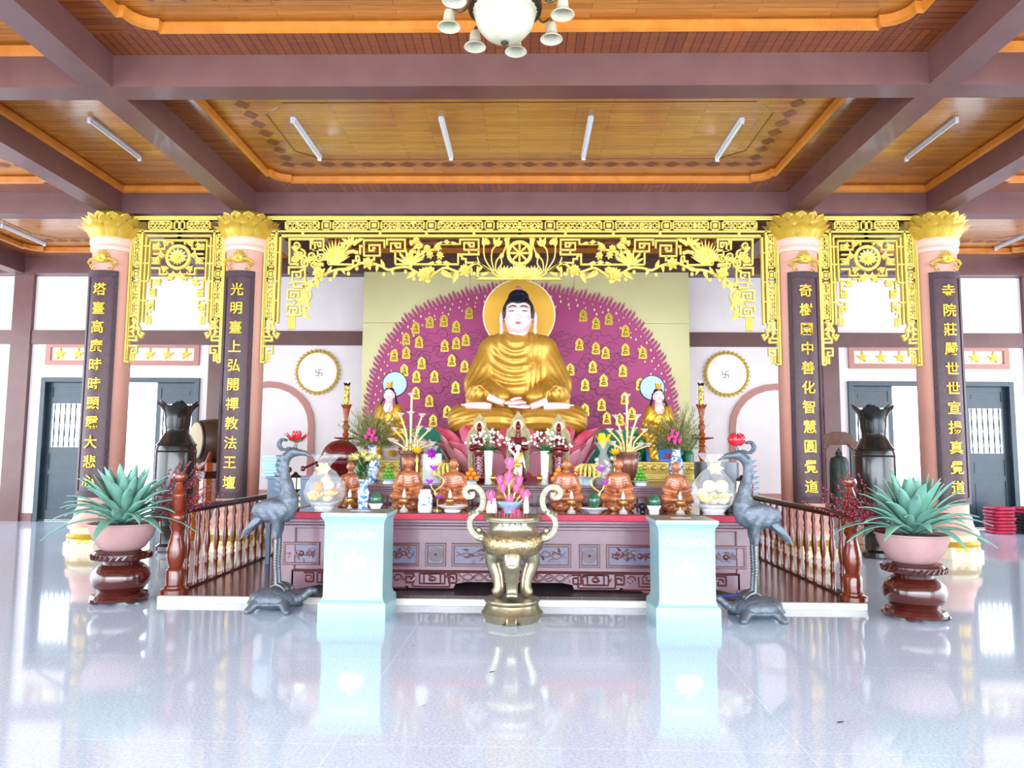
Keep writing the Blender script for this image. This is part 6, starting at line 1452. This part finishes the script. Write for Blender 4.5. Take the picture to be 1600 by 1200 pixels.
# tall turned candlesticks
CW = mat('candle_wood', '#9a4414', .38, col2='#7c3210', scale=6, coat=.15)
for px, lb in ((535, 'tall turned wooden candlestick with a gold patterned candle, drum side'), (1100, 'tall turned wooden candlestick with a gold patterned candle, temple bell side')):
    x, y, z_ = on(px, 10.2, PF); t = thing('candlestick', lb, 'candlestick', (x, y, PF), 0, 'tall candlesticks')
    zy = lambda y_: at(px, y_, 10.2).z-PF
    MB().lathe([(.16, 0), (.17, .04), (.1, .08), (.06, .16), (.07, .3), (.05, .5), (.045, .9), (.05, 1.1), (.035, zy(717)), (.055, zy(712)), (.05, zy(706)), (.03, zy(700)), (.05, zy(697)), (.03, zy(694)), (.048, zy(690)), (.03, zy(686)), (.03, zy(683)), (.048, zy(679)), (.026, zy(674)), (.05, zy(668)), (.048, zy(665)), (.024, zy(661)), (.04, zy(659)), (.024, zy(657)), (.03, zy(652)), (.045, zy(642)), (.05, zy(638))], 28).build('turned_shaft', CW, t)
    d_ = zy(684.5); MB().lathe([(.03, d_-.03), (.15, d_-.008), (.165, d_+.008), (.15, d_+.008), (.03, d_)], 32).build('drip_dish', CW, t)
    b = MB(); petal_ring(b, 6, .05, zy(639), .075, .07, .9, 0, .06, .03); b.build('petal_cup', CW, t, flip=False)
    MB().lathe([(.036, zy(638)), (.036, zy(603)), (0, zy(603))], 24).build('candle', mat('gold_pattern_candle', '#d8b43c', .4, .3, col2='#3a2414', scale=34, detail=1), t)
    b = MB(); petal_ring(b, 6, .034, zy(603), .05, .05, .8, 0, 0, .02); o = b.build('dark_rim', BLK, t, flip=False); MB().ell((0, 0, zy(598)), (.018, .018, .03), 10).build('flame_bulb', PORC, o)

# grey standing bowl gong on the bell side
x, y, z_ = on(1122, 9.4, PF); t = thing('bowl_gong', 'big dark grey bowl gong on a wooden stand behind the wrapped basket', 'gong', (x, y, PF))
zt = at(1122, 722, 9.4).z-PF; MB().lathe([(.10, zt-.42), (.2, zt-.40), (.26, zt-.28), (.275, zt-.12), (.27, zt), (.255, zt), (.25, zt-.1), (.2, zt-.3), (0, zt-.36)], 40).build('bowl', mat('dark_gong_metal', '#55585c', .35, .6), t)
MB().lathe([(.2, 0), (.22, .05), (.12, .1), (.1, zt-.55), (.18, zt-.47), (.2, zt-.43), (0, zt-.42)], 28).build('stand', DKW, t)

# second tier offerings
Z2 = T2Z
LIM = mat('lime_skin', '#6cae3a', .35, col2='#5a9c30', scale=12, coat=.3)
for px, lb in ((607, 'before the pale elephant'), (1001, 'before the green lion')):
    x, y, _ = on(px, 9.25, Z2); o = mkobj('footed_plate', MB().lathe([(.07, 0), (.075, .02), (.06, .035), (.11, .055), (.115, .062), (0, .05)], 28).mesh(60), mat('pale_celadon', '#cfe0e4', .25, coat=.4)); o.location = (x, y, Z2); tag(o, 'pale footed plate under piled limes ' + lb, 'plate', 'footed plates of limes')
    fruitpile(px, 9.25, Z2+.056, LIM, 'lime', 'lime', 'green lime '+lb+', %s', 'limes '+lb, .027, [[(-2.4, -.6), (-.8, -1.2), (.9, -1.2), (2.4, -.6), (0, 1), (1.8, 1.2), (-1.8, 1.2)], [(-1.4, 0), (0, -.8), (1.4, 0), (0, 1)], [(-.7, 0), (.7, -.1)], [(0, 0)]])
for px, lb in ((736, 'beside the drum side orchid vase'), (873, 'beside the bell side orchid vase')):
    x, y, _ = on(px, 9.22, Z2); o = mkobj('footed_plate', MB().lathe([(.07, 0), (.075, .02), (.06, .035), (.10, .05), (.105, .056), (0, .045)], 28).mesh(60), MATS['pale_celadon']); o.location = (x, y, Z2); tag(o, 'pale footed plate under piled oranges ' + lb, 'plate', 'footed plates of oranges')
    fruitpile(px, 9.22, Z2+.05, ORN, 'orange', 'orange', 'orange '+lb+', %s', 'oranges '+lb, .033, T6)
BAN = MATS['banana_skin']
for px, s, lb in ((697, 1, 'hand of bananas beside the white gift bag'), (917, -1, 'hand of bananas beside the wrapped rose bouquet')):
    t = lab_('banana_hand', lb, 'bananas', px, 9.45, Z2, 'hands of bananas'); MB().lathe([(.08, 0), (.08, .03), (.12, .08), (.17, .10), (0, .095)], 24).build('stand_dish', MATS['pale_celadon'], t)
    for r_ in range(3):
        for k in range(6):
            a = -.13+.052*k; b = MB().tube([(a*.5, -.02-.03*r_, .22+.02*r_), (a, -.07-.03*r_, .16+.03*r_), (a*1.15, -.06-.03*r_, .10+.04*r_), (a*1.15, -.04-.03*r_, .10+.035*r_)], [.01, .019, .018, .006], 8); b.build('banana', BAN, t)
t = lab_('persimmon_dish', 'small pile of orange red persimmons between bananas and oranges', 'fruit dish', 903, 9.4, Z2); MB().lathe([(.06, 0), (.06, .03), (.08, .09), (.11, .11), (0, .105)], 24).build('stand_dish', MATS['pale_celadon'], t)
for k in range(6): a = k*2.2; MB().ell((.04*cos(a), .04*sin(a)-.01, .14+.035*(k//2)), .032, 12).build('persimmon', mat('persimmon_skin', '#e0602a', .3, coat=.3), t)
# gold lotus stems in brown pots
GST = mat('pale_gold_lacquer', '#e6cc86', .3, .4)
for px, lb in ((641, 'brown pot of tall gold lotus stems, drum side'), (980, 'brown pot of tall gold lotus stems, temple bell side')):
    x, y, z_ = on(px, 9.45, Z2); t = thing('lotus_stem_pot', lb, 'incense pot', (x, y, z_), 0, 'pots of gold lotus stems')
    MB().lathe([(.09, 0), (.10, .02), (.09, .05), (.12, .12), (.14, .25), (.145, .33), (.13, .36), (.165, .375), (.17, .41), (.15, .415), (.13, .38), (0, .36)], 32).build('pot', mat('copper_brown_pot', '#7c4a38', .28, .3, col2='#683c2e', scale=6, coat=.4), t)
    random.seed(px); b = MB(); c_ = MB(); pts_ = []
    hs = [1.12, .86, .88, .86, .68, .66, .7, .68, .52, .5, .54, .5, .58]
    for k, h in enumerate(hs):
        dx = [0, -.13, .0, .13, -.22, -.1, .1, .22, -.19, .16, -.25, .28, .05][k]; dy = random.uniform(-.08, .08)
        P_ = [Vector((dx*.35, dy*.6, .37)), Vector((dx*.4, dy*.7, .37+(h-.37)*.5)), Vector((dx*.8, dy, .37+(h-.37)*.85)), Vector((dx, dy, h))]
        b.tube([tuple(p) for p in spline(P_, 3)], .012, 8); pts_.append(P_[-1])
        for j in range(2): q = P_[0].lerp(P_[1], .35+.5*j); b.lathe([(.012, -.01), (.02, 0), (.012, .01)], 8, tuple(q))
    for k in range(12): a = random.uniform(0, 6.28); b.leaf((.05*cos(a), .05*sin(a), random.uniform(.45, .8)), (cos(a), sin(a)*.3, .3), (0, 0, 1), .09, .03, .1)
    b.build('gold_stems', GST, t)
    for P_ in pts_: q = MB(); petal_ring(q, 9, .015, -.01, .055, .045, 1.1, 0, .0, .04, c=tuple(P_)); q.ell(tuple(P_), (.025, .025, .02), 8); q.build('seed_head', mat('pearly_flower', '#d8ccb8', .35, .1), t, flip=False)
# brass candlesticks with yellow lotus
for px, lb in ((651, 'brass candlestick with a yellow lotus cup, drum side'), (961, 'brass candlestick with a yellow lotus cup, temple bell side')):
    t = lab_('brass_candlestick', lb, 'candlestick', px, 9.2, Z2, 'brass candlesticks'); MB().lathe([(.05, 0), (.055, .01), (.02, .03), (.012, .06), (.02, .09), (.012, .12), (.018, .2), (.012, .26), (.02, .3), (.012, .36), (.03, .39)], 20).build('stem', mat('brass', '#c9a04a', .25, .8), t)
    b = MB(); petal_ring(b, 8, .02, .38, .07, .05, 1.1, 0, 0, .05); petal_ring(b, 8, .02, .39, .05, .07, 1.1, .5, 0, .05); b.build('yellow_lotus_cup', mat('bright_yellow', '#f0b81c', .4), t, flip=False); MB().tube([(0, 0, .42), (0, 0, .55)], .006, 6).build('wick_rod', MATS['brass'], t)
# gift bag
t = lab_('gift_bag', 'white gift bag with a purple bow between the lotus stems and the bananas', 'gift bag', 675, 9.6, Z2); MB().box(-.12, .12, -.05, .05, 0, .38).build('bag', PORC, t, bevel=.004); b = MB()
for k in range(8): a = k*pi/4; b.leaf((0, -.05, .38), (cos(a), -.3, sin(a)), (0, -1, 0), .085, .045, .3)
b.build('purple_bow', mat('purple_ribbon', '#9a1ea8', .35), t); MB().lathe([(.03, .38), (.05, .44), (.07, .48)], 24, fn=lambda r, z, a, i: (r*(1+.2*cos(a*7)), z)).build('cellophane_top', CEL, t)
# wrapped rose bouquet
t = lab_('wrapped_bouquet', 'cellophane wrapped bouquet topped by a big yellow rose', 'bouquet', 943, 9.5, Z2); MB().lathe([(.10, 0), (.13, .08), (.12, .2), (.08, .32), (.04, .4), (.06, .46), (.12, .54)], 44, fn=lambda r, z, a, i: (r*(1+.07*cos(a*8+i)), z)).build('cellophane_wrap', CEL, t, smooth=30)
b = MB()
for k in range(14): a = k*2.4; r = .03*sqrt(k); b.ell((r*cos(a), -.03+r*sin(a)*.6, .1+.018*k), .028, 8)
b.build('small_roses', mat('red_white_roses', '#e8a0a0', .5, col2='#f2ecea', scale=24), t)
b = MB(); petal_ring(b, 5, .02, .46, .10, .2, 1.3, 0, .1, .05); petal_ring(b, 4, .01, .46, .06, .2, 1.3, .5, 0, .05); b.build('yellow_rose', mat('yellow_rose', '#e6d22e', .45, col2='#d8c020', scale=8), t, flip=False)
# orchids in white vases
ORC = mat('white_orchid', '#f2f2ea', .5)
for px, s, lb in ((763, -1, 'tall white vase of white orchids between the red saints, drum side'), (851, 1, 'tall white vase of white orchids between the red saints, bell side')):
    t = lab_('orchid_vase', lb, 'vase', px, 9.35, Z2, 'white orchid vases'); MB().lathe([(.052, 0), (.055, .01), (.045, .03), (.048, .2), (.055, .36), (.062, .42), (.055, .42), (.04, .3)], 24).build('vase', PORC, t)
    b = MB(); f_ = MB(); random.seed(px)
    for k in range(34): a = random.uniform(0, 6.28); b.leaf((0, 0, .4), (cos(a), sin(a)*.5, random.uniform(.0, .8)), (0, 0, 1), random.uniform(.14, .26), .05, -.3, .2)
    for k in range(7):
        dx = [-.28, -.2, -.1, .05, .15, .25, .32][k]; h = .42+[.08, .16, .2, .22, .18, .14, .06][k]; P_ = spline([Vector((0, 0, .42)), Vector((dx*.5, -.05, h+.03)), Vector((dx, -.08, h-.0))], 5); b.tube([tuple(p) for p in P_], .004, 5)
        for p in P_[3::1]:
            for j in range(1): c = p+Vector((random.uniform(-.02, .02), random.uniform(-.03, .03), random.uniform(-.02, .02))); [f_.leaf(c, (cos(q), -.3, sin(q)), (0, -1, 0), .02, .015, .2, .2, n=2) for q in (0.3, 1.55, 2.8, 4.1, 5.3)]
    b.build('foliage', mat('fern_green', '#3f7a3e', .55), t); f_.build('white_blossoms', ORC, t, flip=False)
# red saints with mandorlas
RS = mat('red_lacquer_statue', '#7c1420', .2, col2='#661018', scale=6, coat=.7); MD = mat('antique_mandorla', '#9c9068', .45, .35, col2='#867a54', scale=24, bump=.8, bscale=40)
t = thing('red_saint_statue', '', 'statue')
mo = [(-.12, .12), (-.165, .22), (-.16, .45), (-.185, .6), (-.16, .72), (-.10, .8), (-.10, .86), (-.05, .93), (0, 1.0)]; mo = mo+[(-a, b_) for a, b_ in mo[-2::-1]]
q = flatshape([mo], .03, .004); q.ribbon([(a*.85, .5+(b_-.5)*.9) for a, b_ in mo], .02, -.035, 0); q.xf(Matrix.Translation((0, .07, 0))); q.build('mandorla', MD, t, smooth=30)
flatshape([circ(0, .80, .075, 28)], .012).xf(Matrix.Translation((0, .045, 0))).build('halo', mat('cream_halo', '#d8c49a', .5), t, smooth=0)
def rs(P):
    x, y, z = P[..., 0], P[..., 1], P[..., 2]; Q = np.stack([np.abs(x), y, z], -1)
    v = sd_ell(P, (0, 0, .45), (.09, .06, .2)); v = smin(v, sd_cap(P, (0, 0, .35), (0, 0, .14), .085, .095), .04); v = smin(v, sd_cap(Q, (.08, 0, .60), (.11, -.02, .48), .035, .035), .02); v = smin(v, sd_cap(Q, (.11, -.02, .48), (.01, -.08, .5), .03, .02), .02)
    v = smin(v, sd_ell(P, (0, 0, .78), (.038, .042, .05)), .01); v = smin(v, sd_cap(P, (0, 0, .73), (0, 0, .66), .025, .035), .02); v = smin(v, sd_ell(P, (0, .0, .83), (.022, .022, .025)), .015); v = smin(v, sd_ell(P, (0, -.04, .775), (.006, .009, .01)), .006)
    v = v-.0016*np.sin((np.abs(x)+z*1.0)*70)*np.clip((.6-z)*8, 0, 1)
    b = sd_ell(P, (0, 0, .07), (.13, .1, .08)); return np.maximum(smin(v, b-.004*np.sin(np.arctan2(y, x)*10), .02), -z)
sdmesh(rs, (-.16, -.13, -.01), (.16, .12, .88), .0085, 'figure', RS, t)
for i, (px, lb, s) in enumerate(((748, 'red lacquered standing saint before a gold mandorla, drum side of the three', .93), (809, 'red lacquered standing saint before a gold mandorla, middle of the three', .96), (873, 'red lacquered standing saint before a gold mandorla, bell side of the three', .93))):
    p = on(px, 9.9, Z2)
    if i == 0: t.location = p; t['label'] = lb; t['group'] = 'red saints'; t.scale = (s, s, s)
    else: dup(t, p, lb, sc=s)
# baby Buddha
t = lab_('infant_buddha_figure', 'small pale infant figure in a gold sash raising one arm, in the middle', 'figurine', 809, 9.3, Z2, sc=1.05)
def bb(P):
    v = sd_ell(P, (0, 0, .30), (.05, .035, .085)); v = smin(v, sd_cap(P, (-.028, 0, .22), (-.03, 0, .08), .03, .02), .015); v = smin(v, sd_cap(P, (.028, 0, .22), (.03, 0, .08), .03, .02), .015)
    v = smin(v, sd_cap(P, (-.045, 0, .36), (-.10, 0, .42), .018, .015), .015); v = smin(v, sd_cap(P, (-.10, 0, .42), (-.105, -.0, .50), .015, .010), .01); v = smin(v, sd_cap(P, (.045, 0, .36), (.07, 0, .27), .018, .014), .015); v = smin(v, sd_cap(P, (.07, 0, .27), (.085, -.02, .2), .014, .01), .01)
    v = smin(v, sd_cap(P, (0, 0, .37), (0, 0, .41), .016, .02), .012); v = smin(v, sd_ell(P, (0, 0, .445), (.038, .038, .045)), .01); v = smin(v, sd_ell(P, (0, -.038, .44), (.006, .008, .008)), .005)
    for s in (-1, 1): v = smin(v, sd_ell(P, (s*.03, -.015, .065), (.018, .035, .015)), .01)
    return v
sdmesh(bb, (-.14, -.07, .04), (.12, .07, .53), .0062, 'body', SKIN, t); MB().ell((0, .006, .468), (.038, .036, .03), 14).ell((0, 0, .497), .016, 10).build('hair', HAIR, t)
MB().tube([(-.055, -.02, .24), (-.02, -.045, .28), (.03, -.04, .34), (.05, -.01, .375)], .018, 8, .6).ell((0, 0, .235), (.056, .042, .04), 14).build('gold_sash', GOLD, t); b = MB().lathe([(.09, 0), (.095, .02), (.06, .03), (.055, .05)], 24); b.build('base', RS, t)
# blue and white vases with dense greenery and tulips
BUSH = mat('dry_green_sprigs', '#737c48', .75, col2='#8a8650', scale=30)
for px, lb in ((581, 'blue and white vase of feathery greenery with pink tulips, drum side'), (1057, 'blue and white vase of feathery greenery with pink tulips, bell side')):
    x, y, z_ = on(px, 9.7, Z2); t = thing('greenery_vase', lb, 'vase', (x, y, z_), 0, 'vases of feathery greenery')
    MB().lathe([(.07, 0), (.075, .02), (.07, .05), (.095, .16), (.10, .26), (.06, .36), (.05, .43), (.065, .48), (.05, .48)], 30).build('vase', BW, t)
    b = MB(); random.seed(px+1)
    for k in range(230):
        a = random.uniform(0, 6.28); e = random.uniform(.05, 1.35); L = random.uniform(.3, .58)*(1.12 if e > .5 else .85); d = Vector((cos(a)*cos(e)*1.0, sin(a)*cos(e)*.6, sin(e))); p0_ = Vector((0, 0, .48)); pr_ = Vector((0, 0, 1)); tip = p0_+d*L+Vector((0, 0, -.08*cos(e)))
        b.tube([p0_, p0_.lerp(tip, .5)+Vector((0, 0, .03)), tip], [.003, .0025, .001], 3)
        for j in range(9):
            u = .3+.7*j/9; c = p0_.lerp(tip, u); q = Vector((random.uniform(-1, 1), random.uniform(-1, 1), random.uniform(-.2, 1))); b.leaf(c, d+q*.7, pr_ if abs(d.z) < .9 else Vector((1, 0, 0)), .065, .012, .0, .2, n=2)
    b.build('feathery_sprigs', BUSH, t, smooth=0, flip=False)
    for k in range(7): a = k*2.4; r = .022*sqrt(k)+.01; c = (r*cos(a)*1.3+(.02 if px < 800 else -.06), -.2, .60+r*sin(a)*1.3); q = MB(); petal_ring(q, 4, .012, -.03, .034, .07, 1.3, 0, -.2, .03, c=c); q.ell(c, (.025, .025, .035), 8); q.build('tulip', mat('pink_tulip', '#c0407c', .45, col2='#b03470', scale=20), t, flip=False)
    b = MB()
    for k in range(18): a = random.uniform(0, 6.28); pompon(b, Vector((.12+.12*cos(a), -.1, .14+.08*random.uniform(-1, 1))), .03, 10)
t = lab_('silk_flowers', 'pink silk flowers on the gold plinth beside the elephant', 'flowers', 640, 10.5, Z2+.281); b = MB(); random.seed(8)
for k in range(20): pompon(b, Vector((random.uniform(-.2, .16), random.uniform(0, .1)+.08, random.uniform(.04, .2))), .05, 12)
b.build('blossoms', mat('pink_silk', '#c85070', .5, col2='#d87a8e', scale=20), t, flip=False)
t = lab_('silk_flowers', 'pink silk flowers on the gold plinth beside the blue saddle cloth', 'flowers', 1046, 10.5, Z2+.281); b = MB()
for k in range(12): pompon(b, Vector((random.uniform(-.08, .16), random.uniform(0, .05)+.08, random.uniform(.04, .12))), .045, 12)
b.build('blossoms', MATS['pink_silk'], t, flip=False)
for px, lb in ((771, 'small brass cup by the drum side orchid vase'), (843, 'small brass cup by the bell side orchid vase')):
    o = mkobj('brass_cup', MB().lathe([(.03, 0), (.032, .01), (.012, .02), (.012, .04), (.035, .06), (.038, .1), (.03, .11), (.02, .13), (0, .14)], 20).mesh(60), MATS['brass']); o.location = on(px, 9.2, Z2); tag(o, lb, 'cup', 'brass cups')

# fallen leaves on the floor
for px, py, lb in ((770, 1052, 'small dark fallen leaf on the bare floor in front of the urn'), (663, 1104, 'tiny dark crumb of leaf on the floor, nearest the camera'), (646, 1010, 'tiny dark leaf scrap on the floor beyond the pale joint line'), (1315, 1131, 'small brownish fallen leaf on the floor in front of the right crane')):
    d = _fw+_R*((px-800)/FPX)+_U*((600-py)/FPX); q = CAM+d*(-CAM.z/d.z); L = {770: .05, 663: .018, 646: .022, 1315: .045}[px]
    o = MB().leaf((-L/2, 0, .003), (1, .1, .05), (0, 0, 1), L, L*.45, .15, .3).build('fallen_leaf', mat('dry_leaf', '#3c3430', .8)); o.location = (q.x, q.y, 0.001); tag(o, lb, 'leaf', 'fallen leaves on the floor')
